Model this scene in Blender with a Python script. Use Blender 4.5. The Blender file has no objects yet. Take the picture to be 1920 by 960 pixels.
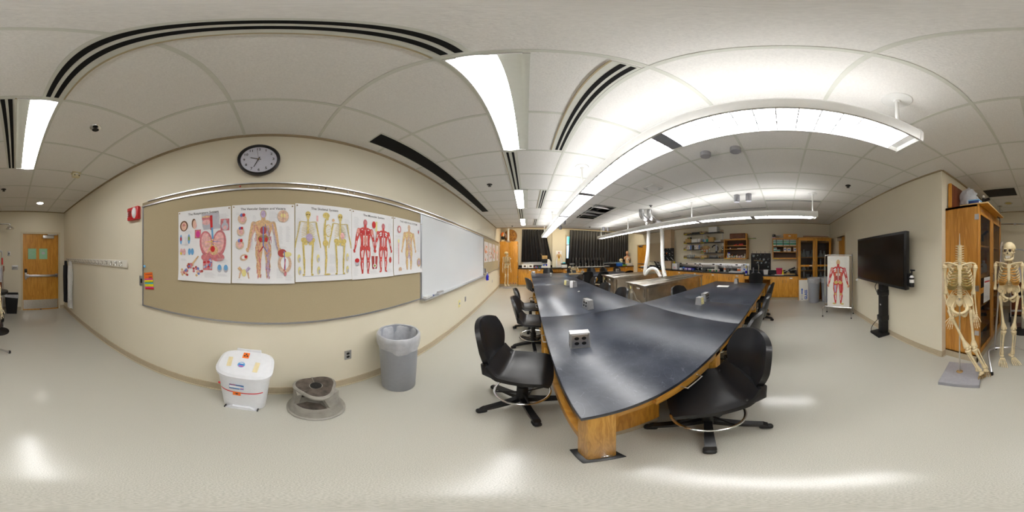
import bpy, bmesh, math, random
from math import sin, cos, pi, radians as R
from mathutils import Vector as V, Matrix, Euler
random.seed(7)
scn = bpy.context.scene
COL = scn.collection
PI = pi

# ------------------------------------------------------------------ materials
MATS = {}
def nodes_of(name):
    m = bpy.data.materials.new(name); m.use_nodes = True
    nt = m.node_tree
    return m, nt, nt.nodes['Principled BSDF']

def mat(name, c, rough=.5, metal=0., var=.06, scale=30., bump=0., bscale=200., trans=0., alpha=1., spec=.5, sheen=0., coat=0.):
    """one procedural surface: a base colour broken up by a little noise"""
    m, nt, p = nodes_of(name)
    tc = nt.nodes.new('ShaderNodeTexCoord')
    nz = nt.nodes.new('ShaderNodeTexNoise'); nz.inputs['Scale'].default_value = scale; nz.inputs['Detail'].default_value = 3
    nt.links.new(tc.outputs['Object'], nz.inputs['Vector'])
    cr = nt.nodes.new('ShaderNodeValToRGB')
    lo = [max(0, x*(1-var)) for x in c]; hi = [min(1, x*(1+var)) for x in c]
    cr.color_ramp.elements[0].color = (*lo, 1); cr.color_ramp.elements[1].color = (*hi, 1)
    cr.color_ramp.elements[0].position = .3; cr.color_ramp.elements[1].position = .7
    nt.links.new(nz.outputs['Fac'], cr.inputs['Fac'])
    nt.links.new(cr.outputs['Color'], p.inputs['Base Color'])
    p.inputs['Roughness'].default_value = rough; p.inputs['Metallic'].default_value = metal
    p.inputs['Specular IOR Level'].default_value = spec
    p.inputs['Transmission Weight'].default_value = trans
    p.inputs['Alpha'].default_value = alpha
    p.inputs['Coat Weight'].default_value = coat
    if sheen: p.inputs['Sheen Weight'].default_value = sheen
    if bump:
        n2 = nt.nodes.new('ShaderNodeTexNoise'); n2.inputs['Scale'].default_value = bscale; n2.inputs['Detail'].default_value = 4
        nt.links.new(tc.outputs['Object'], n2.inputs['Vector'])
        b = nt.nodes.new('ShaderNodeBump'); b.inputs['Strength'].default_value = bump; b.inputs['Distance'].default_value = .004
        nt.links.new(n2.outputs['Fac'], b.inputs['Height']); nt.links.new(b.outputs['Normal'], p.inputs['Normal'])
    MATS[name] = m
    return m

def emit(name, c, s):
    m = bpy.data.materials.new(name); m.use_nodes = True
    nt = m.node_tree; nt.nodes.clear()
    o = nt.nodes.new('ShaderNodeOutputMaterial'); e = nt.nodes.new('ShaderNodeEmission')
    tc = nt.nodes.new('ShaderNodeTexCoord'); nz = nt.nodes.new('ShaderNodeTexNoise'); nz.inputs['Scale'].default_value = 3
    nt.links.new(tc.outputs['Object'], nz.inputs['Vector'])
    mr = nt.nodes.new('ShaderNodeMapRange'); mr.inputs['To Min'].default_value = s*.9; mr.inputs['To Max'].default_value = s*1.1
    nt.links.new(nz.outputs['Fac'], mr.inputs['Value']); nt.links.new(mr.outputs['Result'], e.inputs['Strength'])
    e.inputs['Color'].default_value = (*c, 1)
    nt.links.new(e.outputs['Emission'], o.inputs['Surface'])
    MATS[name] = m
    return m

def wood(name, c1, c2, scale=(14, 14, 1.2), rough=.38, axis='Z'):
    m, nt, p = nodes_of(name)
    tc = nt.nodes.new('ShaderNodeTexCoord'); mp = nt.nodes.new('ShaderNodeMapping')
    mp.inputs['Scale'].default_value = scale
    nt.links.new(tc.outputs['Object'], mp.inputs['Vector'])
    nz = nt.nodes.new('ShaderNodeTexNoise'); nz.inputs['Scale'].default_value = 1.3; nz.inputs['Detail'].default_value = 6; nz.inputs['Distortion'].default_value = .8
    nt.links.new(mp.outputs['Vector'], nz.inputs['Vector'])
    w = nt.nodes.new('ShaderNodeMath'); w.operation = 'MULTIPLY'; w.inputs[1].default_value = 9
    nt.links.new(nz.outputs['Fac'], w.inputs[0])
    fr = nt.nodes.new('ShaderNodeMath'); fr.operation = 'PINGPONG'; fr.inputs[1].default_value = 1
    nt.links.new(w.outputs[0], fr.inputs[0])
    cr = nt.nodes.new('ShaderNodeValToRGB')
    cr.color_ramp.elements[0].color = (*c1, 1); cr.color_ramp.elements[1].color = (*c2, 1)
    nt.links.new(fr.outputs[0], cr.inputs['Fac']); nt.links.new(cr.outputs['Color'], p.inputs['Base Color'])
    p.inputs['Roughness'].default_value = rough
    MATS[name] = m
    return m

mat('wall_paint', (.78, .725, .58), .6, var=.015, scale=1.5, bump=.12, bscale=500)
mat('ceiling_tile', (.80, .79, .765), .9, var=.05, scale=140, bump=.5, bscale=110)
mat('grid_white', (.64, .65, .59), .5, var=.02)
mat('ceiling_edge_wood', (.50, .33, .16), .5, var=.1)
mat('vinyl_base', (.50, .42, .29), .45, var=.05)
mat('base_lip', (.62, .55, .40), .4, var=.05)
mat('frame_paint', (.67, .60, .44), .4, var=.02)
wood('oak', (.56, .235, .022), (.74, .36, .05), rough=.35)
wood('oak_side', (.44, .18, .022), (.62, .29, .05), scale=(9, 9, .9), rough=.35)
wood('oak_edge', (.58, .26, .035), (.72, .37, .07), scale=(20, 20, 20))
wood('table_oak', (.56, .26, .03), (.74, .41, .08), scale=(26, 26, 2.5), rough=.35)
wood('table_oak_rail', (.56, .26, .03), (.74, .41, .08), scale=(2.5, 2.5, 26), rough=.35)
wood('dark_wood', (.10, .03, .01), (.22, .08, .03), scale=(3, 3, 25))
wood('red_wood', (.16, .04, .015), (.27, .08, .03))
wood('disc_wood', (.22, .085, .01), (.50, .24, .03), scale=(4, 4, 4))
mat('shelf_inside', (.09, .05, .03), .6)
mat('worktop', (.014, .016, .022), .26, var=.3, scale=6)
mat('black_plastic', (.008, .008, .009), .33, var=.15)
mat('black_matte', (.006, .006, .007), .55, var=.15)
mat('black_hole', (.003, .003, .003), .9)
mat('grille', (.012, .010, .010), .6, var=.5, scale=90)
mat('curtain_black', (.011, .011, .012), .30, var=.2, scale=8, bump=.5, bscale=9)
mat('chrome', (.72, .72, .72), .16, 1., var=.03)
mat('steel', (.70, .67, .62), .30, 1., var=.12, scale=7)
mat('steel_panel', (.66, .60, .51), .36, 1., var=.18, scale=4)
mat('alu', (.60, .60, .61), .32, 1., var=.04)
mat('alu_box', (.50, .50, .50), .42, .7, var=.05)
mat('alu_trim', (.50, .52, .56), .4, .8, var=.03)
mat('duct_foil', (.70, .70, .71), .28, 1., var=.1, scale=60, bump=.5, bscale=60)
mat('hose_white', (.78, .77, .75), .55, var=.04, bump=.6, bscale=60)
mat('grey_paint', (.33, .33, .36), .45, var=.05)
mat('step_grey', (.30, .285, .25), .5, var=.18, scale=14)
mat('tread', (.085, .068, .055), .8, var=.5, scale=18, bump=.6, bscale=90)
mat('bin_grey', (.32, .34, .38), .42, var=.03)
mat('bag_film', (.78, .80, .84), .32, var=.08, scale=25, alpha=.52)
mat('white_plastic', (.80, .82, .86), .28, var=.02)
mat('white', (.80, .80, .80), .45, var=.02)
mat('cream_rail', (.74, .71, .63), .4, var=.02)
mat('white_metal', (.76, .76, .74), .35, var=.02)
mat('board_tan', (.46, .385, .245), .85, var=.035, scale=260, bump=.25, bscale=600)
mat('board_tan_dark', (.40, .32, .20), .7, var=.05)
mat('whiteboard', (.80, .83, .86), .18, var=.01, scale=2)
mat('paper', (.88, .885, .90), .22, var=.012, scale=4)
mat('paper_matt', (.86, .84, .78), .55, var=.02)
mat('print_grey', (.62, .63, .66), .5)
mat('print_black', (.03, .03, .03), .5)
mat('bone', (.72, .60, .37), .42, var=.10, scale=22)
mat('bone_dark', (.52, .40, .21), .5, var=.2, scale=30)
mat('cartilage', (.50, .25, .045), .45, var=.15)
mat('cartilage_olive', (.27, .19, .05), .45, var=.15)
mat('foot_brown', (.34, .22, .09), .5, var=.25, scale=40)
mat('socket_dark', (.06, .035, .02), .7)
mat('red', (.58, .025, .03), .35, var=.05)
mat('red_tape', (.70, .03, .04), .35)
mat('orange', (.90, .19, .02), .45)
mat('yellow', (.85, .70, .02), .45)
mat('yellow_soft', (.80, .72, .30), .4)
mat('masking_tape', (.78, .68, .42), .6)
mat('ivory', (.72, .66, .44), .4)
mat('magenta', (.65, .05, .28), .4)
mat('sharps_red', (.48, .01, .055), .3)
mat('blue', (.02, .14, .62), .35)
mat('deep_blue', (.02, .02, .55), .25)
mat('navy', (.02, .05, .22), .4)
mat('sky_blue', (.16, .42, .72), .4)
mat('cyan', (.03, .45, .62), .4)
mat('green', (.05, .42, .10), .45)
mat('lime', (.30, .38, .03), .45)
mat('paper_green', (.34, .68, .42), .6)
mat('teal', (.03, .40, .30), .45)
mat('purple', (.16, .08, .55), .4)
mat('cardboard', (.55, .36, .14), .75, var=.05)
mat('box_wood', (.58, .40, .18), .6)
mat('shelf_side', (.66, .50, .33), .5)
mat('skin', (.72, .42, .26), .45, var=.05)
mat('organ_red', (.45, .07, .06), .4, var=.1)
mat('muscle', (.62, .07, .06), .5, var=.25, scale=60)
mat('muscle_light', (.72, .30, .25), .5, var=.2, scale=60)
mat('lung', (.62, .20, .22), .5, var=.2, scale=40)
mat('lung_pale', (.78, .45, .45), .5, var=.2, scale=40)
mat('art_tan', (.72, .48, .26), .5, var=.2, scale=60)
mat('art_bone', (.66, .52, .16), .5, var=.2, scale=60)
mat('art_grey', (.50, .50, .56), .5, var=.05)
mat('art_blue', (.16, .22, .55), .5, var=.2, scale=40)
mat('art_lilac', (.50, .40, .58), .5, var=.2, scale=60)
mat('art_face', (.78, .50, .38), .5, var=.05)
mat('art_hair', (.16, .07, .03), .5, var=.2)
mat('art_brain', (.70, .50, .36), .5, var=.2, scale=60)
mat('screen', (.014, .011, .009), .22, var=.3, scale=3)
mat('glass_dark', (.02, .022, .026), .05, alpha=.28, var=.02)
mat('glassware', (.66, .74, .78), .08, alpha=.55, var=.05)
mat('window_glass', (.7, .85, 1.), .03, alpha=.12)
mat('shiny_plate', (.62, .60, .56), .3, 1.)
mat('tan_shade', (.62, .53, .37), .6, var=.02)
mat('clock_face', (.60, .61, .70), .3, var=.02)
mat('coat_black', (.010, .010, .012), .7, var=.3)
mat('coat_white', (.70, .70, .68), .7)
mat('lens_off', (.85, .86, .88), .3)
emit('tube_light', (1., .99, .975), 12.)
emit('uplight', (1., .99, .975), 3.4)
emit('bulb_light', (1., .95, .88), 14.)
emit('daylight', (.30, .55, 1.), 1.4)
emit('cove_light', (1., .93, .78), 3.2)

def terrazzo():
    m, nt, p = nodes_of('floor_vinyl')
    tc = nt.nodes.new('ShaderNodeTexCoord')
    n1 = nt.nodes.new('ShaderNodeTexNoise'); n1.inputs['Scale'].default_value = 300; n1.inputs['Detail'].default_value = 4
    n2 = nt.nodes.new('ShaderNodeTexNoise'); n2.inputs['Scale'].default_value = 2.0
    for n in (n1, n2): nt.links.new(tc.outputs['Object'], n.inputs['Vector'])
    c1 = nt.nodes.new('ShaderNodeValToRGB'); c1.color_ramp.elements[0].position = .36; c1.color_ramp.elements[1].position = .64
    c1.color_ramp.elements[0].color = (.42, .41, .355, 1); c1.color_ramp.elements[1].color = (.60, .59, .53, 1)
    nt.links.new(n1.outputs['Fac'], c1.inputs['Fac'])
    mx = nt.nodes.new('ShaderNodeMix'); mx.data_type = 'RGBA'; mx.blend_type = 'MULTIPLY'; mx.inputs['Factor'].default_value = .35
    c2 = nt.nodes.new('ShaderNodeValToRGB'); c2.color_ramp.elements[0].color = (.86, .86, .86, 1); c2.color_ramp.elements[1].color = (1, 1, 1, 1)
    nt.links.new(n2.outputs['Fac'], c2.inputs['Fac'])
    nt.links.new(c1.outputs['Color'], mx.inputs['A']); nt.links.new(c2.outputs['Color'], mx.inputs['B'])
    nt.links.new(mx.outputs['Result'], p.inputs['Base Color'])
    p.inputs['Roughness'].default_value = .17; p.inputs['Specular IOR Level'].default_value = .42
    MATS['floor_vinyl'] = m
terrazzo()

def scratched():
    """black epoxy worktop with cloudy wear and fine scratches"""
    m, nt, p = nodes_of('table_black')
    tc = nt.nodes.new('ShaderNodeTexCoord')
    n1 = nt.nodes.new('ShaderNodeTexNoise'); n1.inputs['Scale'].default_value = 3.2; n1.inputs['Detail'].default_value = 7; n1.inputs['Roughness'].default_value = .65
    n2 = nt.nodes.new('ShaderNodeTexNoise'); n2.inputs['Scale'].default_value = 2.2; n2.inputs['Distortion'].default_value = 6; n2.inputs['Detail'].default_value = 2
    for n in (n1, n2): nt.links.new(tc.outputs['Object'], n.inputs['Vector'])
    c1 = nt.nodes.new('ShaderNodeValToRGB'); c1.color_ramp.elements[0].position = .35; c1.color_ramp.elements[1].position = .75
    c1.color_ramp.elements[0].color = (.012, .016, .027, 1); c1.color_ramp.elements[1].color = (.050, .057, .074, 1)
    nt.links.new(n1.outputs['Fac'], c1.inputs['Fac'])
    c2 = nt.nodes.new('ShaderNodeValToRGB'); c2.color_ramp.elements[0].position = .498; c2.color_ramp.elements[1].position = .502
    c2.color_ramp.elements[0].color = (0, 0, 0, 1); c2.color_ramp.elements[1].color = (0, 0, 0, 1)
    e = c2.color_ramp.elements.new(.5); e.color = (.06, .065, .075, 1)
    nt.links.new(n2.outputs['Fac'], c2.inputs['Fac'])
    mx = nt.nodes.new('ShaderNodeMix'); mx.data_type = 'RGBA'; mx.blend_type = 'ADD'; mx.inputs['Factor'].default_value = 1.
    nt.links.new(c1.outputs['Color'], mx.inputs['A']); nt.links.new(c2.outputs['Color'], mx.inputs['B'])
    nt.links.new(mx.outputs['Result'], p.inputs['Base Color'])
    mr = nt.nodes.new('ShaderNodeMapRange'); mr.inputs['To Min'].default_value = .22; mr.inputs['To Max'].default_value = .40
    nt.links.new(n1.outputs['Fac'], mr.inputs['Value']); nt.links.new(mr.outputs['Result'], p.inputs['Roughness'])
    p.inputs['Specular IOR Level'].default_value = .55
    MATS['table_black'] = m
scratched()

# ------------------------------------------------------------------ mesh builder
class B:
    """collects shapes, each with its material, and links them as ONE mesh object"""
    def __init__(s): s.bm = bmesh.new(); s.mats = []; s.k = 0
    def lift(s): s.k += 1; return s.k*1.2e-5
    def mi(s, m):
        if m not in s.mats: s.mats.append(m)
        return s.mats.index(m)
    def _tag(s, faces, m):
        i = s.mi(m)
        for f in faces: f.material_index = i; f.smooth = True
    def box(s, x0, x1, y0, y1, z0, z1, m, bev=0., M=None):
        vs = [s.bm.verts.new((x, y, z)) for x in (x0, x1) for y in (y0, y1) for z in (z0, z1)]
        q = [(0, 1, 3, 2), (4, 6, 7, 5), (0, 4, 5, 1), (2, 3, 7, 6), (0, 2, 6, 4), (1, 5, 7, 3)]
        fs = [s.bm.faces.new([vs[i] for i in f]) for f in q]
        s._tag(fs, m)
        for f in fs: f.smooth = False
        if bev:
            es = list({e for f in fs for e in f.edges})
            r = bmesh.ops.bevel(s.bm, geom=es, offset=bev, segments=2, affect='EDGES', profile=.5)
            s._tag(r['faces'], m)
            vs = list({v for f in r['faces'] for v in f.verts} | {v for v in vs if v.is_valid})
        if M is not None:
            bmesh.ops.transform(s.bm, matrix=M, verts=[v for v in vs if v.is_valid])
        return s
    def cbox(s, c, d, m, bev=0., M=None):
        return s.box(c[0]-d[0]/2, c[0]+d[0]/2, c[1]-d[1]/2, c[1]+d[1]/2, c[2]-d[2]/2, c[2]+d[2]/2, m, bev, M)
    def tube(s, pts, r, m, n=8, closed=False, cap=True, flat=1.):
        pts = [V(p) for p in pts]; k = len(pts)
        rs = r if isinstance(r, (list, tuple)) else [r]*k
        rings = []; up = None
        for i, p in enumerate(pts):
            if closed: t = pts[(i+1) % k]-pts[i-1]
            else: t = pts[min(i+1, k-1)]-pts[max(i-1, 0)]
            t.normalize()
            if up is None:
                a = V((0, 0, 1)) if abs(t.z) < .9 else V((1, 0, 0))
                up = (a-t*a.dot(t)).normalized()
            else:
                u2 = up-t*up.dot(t)
                up = u2.normalized() if u2.length > 1e-6 else up
            sd = t.cross(up)
            rings.append([s.bm.verts.new(p+(up*cos(2*PI*j/n)*flat+sd*sin(2*PI*j/n))*rs[i]) for j in range(n)])
        fs = []
        for i in range(k if closed else k-1):
            a, b = rings[i], rings[(i+1) % k]
            for j in range(n): fs.append(s.bm.faces.new((a[j], a[(j+1) % n], b[(j+1) % n], b[j])))
        if cap and not closed:
            fs.append(s.bm.faces.new(rings[0][::-1])); fs.append(s.bm.faces.new(rings[-1]))
        s._tag(fs, m); return s
    def lathe(s, prof, c, m, n=24, cap=True, sx=1., sy=1., M=None):
        rings = []
        for (r, z) in prof:
            rings.append([s.bm.verts.new((c[0]+r*cos(2*PI*j/n)*sx, c[1]+r*sin(2*PI*j/n)*sy, c[2]+z)) for j in range(n)])
        fs = []
        for a, b in zip(rings, rings[1:]):
            for j in range(n): fs.append(s.bm.faces.new((a[j], a[(j+1) % n], b[(j+1) % n], b[j])))
        if cap:
            fs.append(s.bm.faces.new(rings[0][::-1])); fs.append(s.bm.faces.new(rings[-1]))
        s._tag(fs, m)
        if M is not None: bmesh.ops.transform(s.bm, matrix=M, verts=[v for q in rings for v in q])
        return s
    def ell(s, c, r, m, nu=14, nv=9, rot=None, fn=None):
        r = r if isinstance(r, (list, tuple)) else (r, r, r)
        M = rot.to_matrix() if rot is not None else None
        def P(a, b):
            d = V((cos(b)*cos(a), cos(b)*sin(a), sin(b)))
            p = V((d.x*r[0], d.y*r[1], d.z*r[2]))
            if fn: p = fn(p, d)
            if M: p = M @ p
            return s.bm.verts.new(p+V(c))
        top, bot = P(0, PI/2), P(0, -PI/2)
        rings = [[P(2*PI*j/nu, -PI/2+PI*i/nv) for j in range(nu)] for i in range(1, nv)]
        fs = []
        for a, b in zip(rings, rings[1:]):
            for j in range(nu): fs.append(s.bm.faces.new((a[j], a[(j+1) % nu], b[(j+1) % nu], b[j])))
        for j in range(nu):
            fs.append(s.bm.faces.new((bot, rings[0][(j+1) % nu], rings[0][j])))
            fs.append(s.bm.faces.new((top, rings[-1][j], rings[-1][(j+1) % nu])))
        s._tag(fs, m); return s
    def poly(s, pts, m):
        f = s.bm.faces.new([s.bm.verts.new(p) for p in pts]); s._tag([f], m); return s
    def prism(s, pts, d, m):
        """pts: a 3D outline, d: the extrusion vector"""
        a = [s.bm.verts.new(p) for p in pts]; b = [s.bm.verts.new(V(p)+V(d)) for p in pts]; k = len(a)
        fs = [s.bm.faces.new(a[::-1]), s.bm.faces.new(b)]
        for i in range(k): fs.append(s.bm.faces.new((a[i], a[(i+1) % k], b[(i+1) % k], b[i])))
        s._tag(fs, m); return s
    def shell(s, fn, nu, nv, t, m):
        """closed sheet: fn(u,v) for u,v in -1..1, thickened by t along its normal"""
        def P(i, j): return V(fn(-1+2*i/nu, -1+2*j/nv))
        g = [[P(i, j) for j in range(nv+1)] for i in range(nu+1)]
        def N(i, j):
            a = g[min(i+1, nu)][j]-g[max(i-1, 0)][j]; b = g[i][min(j+1, nv)]-g[i][max(j-1, 0)]
            c = a.cross(b)
            return c.normalized() if c.length > 1e-9 else V((0, 0, 1))
        A = [[s.bm.verts.new(g[i][j]) for j in range(nv+1)] for i in range(nu+1)]
        Bk = [[s.bm.verts.new(g[i][j]-N(i, j)*t) for j in range(nv+1)] for i in range(nu+1)]
        fs = []
        for i in range(nu):
            for j in range(nv):
                fs.append(s.bm.faces.new((A[i][j], A[i+1][j], A[i+1][j+1], A[i][j+1])))
                fs.append(s.bm.faces.new((Bk[i][j], Bk[i][j+1], Bk[i+1][j+1], Bk[i+1][j])))
        for i in range(nu):
            fs.append(s.bm.faces.new((A[i][0], Bk[i][0], Bk[i+1][0], A[i+1][0])))
            fs.append(s.bm.faces.new((A[i][nv], A[i+1][nv], Bk[i+1][nv], Bk[i][nv])))
        for j in range(nv):
            fs.append(s.bm.faces.new((A[0][j], A[0][j+1], Bk[0][j+1], Bk[0][j])))
            fs.append(s.bm.faces.new((A[nu][j], Bk[nu][j], Bk[nu][j+1], A[nu][j+1])))
        s._tag(fs, m); return s
    # flat artwork in the XY plane, z = layer
    def disc(s, x, y, rx, ry, m, z=.001, rot=0., n=20):
        z += s.lift()
        c, q = cos(rot), sin(rot)
        return s.poly([(x+rx*cos(2*PI*i/n)*c-ry*sin(2*PI*i/n)*q, y+rx*cos(2*PI*i/n)*q+ry*sin(2*PI*i/n)*c, z) for i in range(n)], m)
    def rect(s, x0, x1, y0, y1, m, z=.001):
        z += s.lift()
        return s.poly([(x0, y0, z), (x1, y0, z), (x1, y1, z), (x0, y1, z)], m)
    def strip(s, a, b, w0, w1, m, z=.001):
        z += s.lift()
        a, b = V((*a, 0)), V((*b, 0)); d = (b-a).normalized(); n = V((-d.y, d.x, 0))
        return s.poly([tuple(p)[:2]+(z,) for p in (a+n*w0, a-n*w0, b-n*w1, b+n*w1)][::1], m)
    def text(s, string, size, m, M, align='CENTER', bold=0.):
        me = text_mesh(string, size, align, bold)
        v0 = set(s.bm.verts); f0 = set(s.bm.faces)
        s.bm.from_mesh(me)
        bmesh.ops.transform(s.bm, matrix=M, verts=[v for v in s.bm.verts if v not in v0])
        s._tag([f for f in s.bm.faces if f not in f0], m); return s
    def within(s, M, fn):
        v0 = set(s.bm.verts); fn(s)
        bmesh.ops.transform(s.bm, matrix=M, verts=[v for v in s.bm.verts if v not in v0]); return s
    def obj(s, name, parent=None, loc=(0, 0, 0), rot=(0, 0, 0), ang=35):
        bmesh.ops.recalc_face_normals(s.bm, faces=s.bm.faces) if False else None
        me = bpy.data.meshes.new(name); s.bm.to_mesh(me); s.bm.free()
        for m in s.mats: me.materials.append(MATS[m])
        try: me.set_sharp_from_angle(angle=R(ang))
        except Exception: pass
        o = bpy.data.objects.new(name, me); COL.objects.link(o)
        if parent: o.parent = parent
        o.location = loc; o.rotation_euler = rot
        return o

_txt = {}
def text_mesh(string, size, align, bold):
    k = (string, size, align, bold)
    if k not in _txt:
        c = bpy.data.curves.new('lettering', 'FONT'); c.body = string; c.size = size; c.align_x = align; c.align_y = 'CENTER'
        c.offset = bold*size; c.resolution_u = 2
        o = bpy.data.objects.new('lettering', c); COL.objects.link(o)
        bpy.context.view_layer.update()
        dg = bpy.context.evaluated_depsgraph_get()
        _txt[k] = bpy.data.meshes.new_from_object(o.evaluated_get(dg))
        bpy.data.objects.remove(o); bpy.data.curves.remove(c)
    return _txt[k]

def tag(o, label, cat, group=None):
    o['label'] = label; o['category'] = cat
    if group: o['group'] = group
    return o
def thing(name, label, cat, loc=(0, 0, 0), rz=0., group=None, rot=None):
    o = bpy.data.objects.new(name, None); COL.objects.link(o)
    o.empty_display_size = .1
    o.location = loc; o.rotation_euler = rot if rot else (0, 0, rz)
    return tag(o, label, cat, group)
def struct(o): o['kind'] = 'structure'; return o
def T(x, y, z): return Matrix.Translation((x, y, z))
FACE_XP = (PI/2, 0, PI/2); FACE_XN = (PI/2, 0, -PI/2); FACE_YN = (PI/2, 0, 0); FACE_YP = (PI/2, 0, PI)
def dup(root, loc=None, rz=None, label=None, group=None):
    r = root.copy(); COL.objects.link(r)
    if loc is not None: r.location = loc
    if rz is not None: r.rotation_euler = (r.rotation_euler.x, r.rotation_euler.y, rz)
    if label: r['label'] = label
    if group: r['group'] = group
    for ch in list(root.children):
        c = ch.copy(); COL.objects.link(c); c.parent = r
        for g in list(ch.children):
            d = g.copy(); COL.objects.link(d); d.parent = c
    return r

# ------------------------------------------------------------------ room dimensions (metres; floor z = 0)
XL, XR = -1.32, 5.90          # poster wall, shelf wall
YB, YN, YF = -4.28, -1.72, 8.33   # entry wall, screen wall, window wall
XN = 1.17                     # side wall of the entry nook
H = 2.689                     # ceiling
YC = 6.85                     # where the ceiling stops before the windows
CAMZ = 1.478

# ================================================================== THE SETTING
b = B(); b.box(XL-.1, XR+.1, YB-.1, YF+.1, -.05, 0, 'floor_vinyl'); struct(b.obj('floor'))
def wall(name, x0, x1, y0, y1, z0=0., z1=3.1, m='wall_paint'):
    b = B(); b.box(x0, x1, y0, y1, z0, z1, m); return struct(b.obj(name))
wall('wall_left', XL-.12, XL, YB-.12, YF+.12)
wall('wall_right', XR, XR+.12, YN-.12, YF+.12)
wall('wall_inner', XN, XN+.1, YB-.12, YN-.1)
# screen wall with the doorway in it
b = B(); x0, x1, zt = 4.30, 5.13, 2.085
b.box(XN, x0, YN-.1, YN, 0, 3.1, 'wall_paint'); b.box(x1, XR+.12, YN-.1, YN, 0, 3.1, 'wall_paint'); b.box(x0, x1, YN-.1, YN, zt, 3.1, 'wall_paint')
struct(b.obj('wall_side'))
# entry wall with its doorway
b = B(); e0, e1, ez = -1.155, -.20, 2.065
b.box(XL-.12, e0, YB-.12, YB, 0, 3.1, 'wall_paint'); b.box(e1, XN+.1, YB-.12, YB, 0, 3.1, 'wall_paint'); b.box(e0, e1, YB-.12, YB, ez, 3.1, 'wall_paint')
struct(b.obj('wall_back'))
# window wall: openings behind the two black curtains, a wider pier between them
b = B()
w1 = (-.10, 1.05, 1.18, 2.60); w2 = (2.01, 5.55, 1.18, 2.56)
xs = [XL-.12, w1[0], w1[1], w2[0], w2[1], XR+.12]
for i in range(5):
    if i in (1, 3):
        w = w1 if i == 1 else w2
        b.box(xs[i], xs[i+1], YF, YF+.12, 0, w[2], 'wall_paint'); b.box(xs[i], xs[i+1], YF, YF+.12, w[3], 3.1, 'wall_paint')
    else: b.box(xs[i], xs[i+1], YF, YF+.12, 0, 3.1, 'wall_paint')
struct(b.obj('wall_front'))
wall('column_front', 1.27, 1.95, YF-.16, YF-.001, .91, 3.1)
for k, w in enumerate((w1, w2)):
    b = B(); f = .05
    for a in (w[0], w[1]-f, (w[0]+w[1])/2): b.box(a, a+f, YF-.01, YF+.06, w[2], w[3], 'frame_paint')
    for a in (w[2], w[3]-f, w[2]+.86): b.box(w[0], w[1], YF-.005, YF+.06, a, a+f, 'frame_paint')
    if k: b.box(w[0]-.05, w[0], YF-.03, YF, w[2], w[3]+.04, 'ceiling_edge_wood')
    b.box(w[0], w[1], YF+.03, YF+.036, w[2], w[3], 'window_glass')
    o = struct(b.obj('window_%d' % (k+1)))
# pilaster that carries the pegboard by the sinks
wall('column_right', 5.65, XR-.001, 4.66, 5.06, .91, H, 'shelf_side')

# ceiling with the missing-tile opening
hatch = (1.49, 2.09, 3.36, 4.90)
xs = sorted({XL, XN, XR, hatch[0], hatch[1]}); ys = sorted({YB, YN, YC, hatch[2], hatch[3]})
b = B()
for xa, xb in zip(xs, xs[1:]):
    for ya, yb in zip(ys, ys[1:]):
        if xa >= XN and yb <= YN: continue
        if xa >= hatch[0] and xb <= hatch[1] and ya >= hatch[2] and yb <= hatch[3]: continue
        b.box(xa, xb, ya, yb, H, H+.02, 'ceiling_tile')
b.box(XL, XR, YC-.02, YF+.1, 3.06, 3.1, 'wall_paint')
b.box(XL, XR, YC-.06, YC-.02, H+.02, 3.1, 'wall_paint')
struct(b.obj('ceiling'))
b = B()
h0, h1, h2, h3 = hatch
b.box(h0-.3, h0-.28, h2-.3, h3+.3, H+.02, H+.5, 'black_hole'); b.box(h1+.28, h1+.3, h2-.3, h3+.3, H+.02, H+.5, 'black_hole')
b.box(h0-.3, h1+.3, h2-.3, h2-.28, H+.02, H+.5, 'black_hole'); b.box(h0-.3, h1+.3, h3+.28, h3+.3, H+.02, H+.5, 'black_hole')
b.box(h0-.3, h1+.3, h2-.3, h3+.3, H+.5, H+.52, 'black_hole')
for y in (3.75, 4.28, 4.62): b.tube([(h0-.25, y, H+.10), (h1+.25, y+.05, H+.10)], .05, 'alu', 8)
b.tube([(1.9, 3.1, H+.14), (1.95, 3.9, H+.16), (1.8, 5.1, H+.2)], .06, 'black_plastic', 8)
struct(b.obj('ceiling_opening'))
# suspension grid
b = B(); g = .011
gx = [-.845, -.24, .36]+[.36+.596*k for k in range(1, 10)]
gy = [-.215+.603*k for k in range(-7, 12)]
for x in gx:
    y0 = YB if x < XN else YN
    b.box(x-g, x+g, y0, YC, H-.005, H, 'grid_white')
for y in gy:
    x1 = XN if y < YN else XR
    b.box(XL, x1, y-g, y+g, H-.004, H, 'grid_white')
struct(b.obj('trim_1'))
b = B()
b.box(XL, XL+.02, YB, YC, H-.02, H, 'board_tan_dark'); b.box(XN, XR, YN, YN+.02, H-.018, H, 'board_tan_dark')
b.box(XR-.02, XR, YN, YC, H-.018, H, 'board_tan_dark'); b.box(XL, XN, YB, YB+.02, H-.018, H, 'board_tan_dark'); b.box(XN-.02, XN, YB, YN, H-.018, H, 'board_tan_dark')
struct(b.obj('trim_2'))
b = B(); b.box(XL, XR, YC-.02, YC+.02, H-.02, H+.06, 'ceiling_edge_wood'); struct(b.obj('trim_3'))

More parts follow.
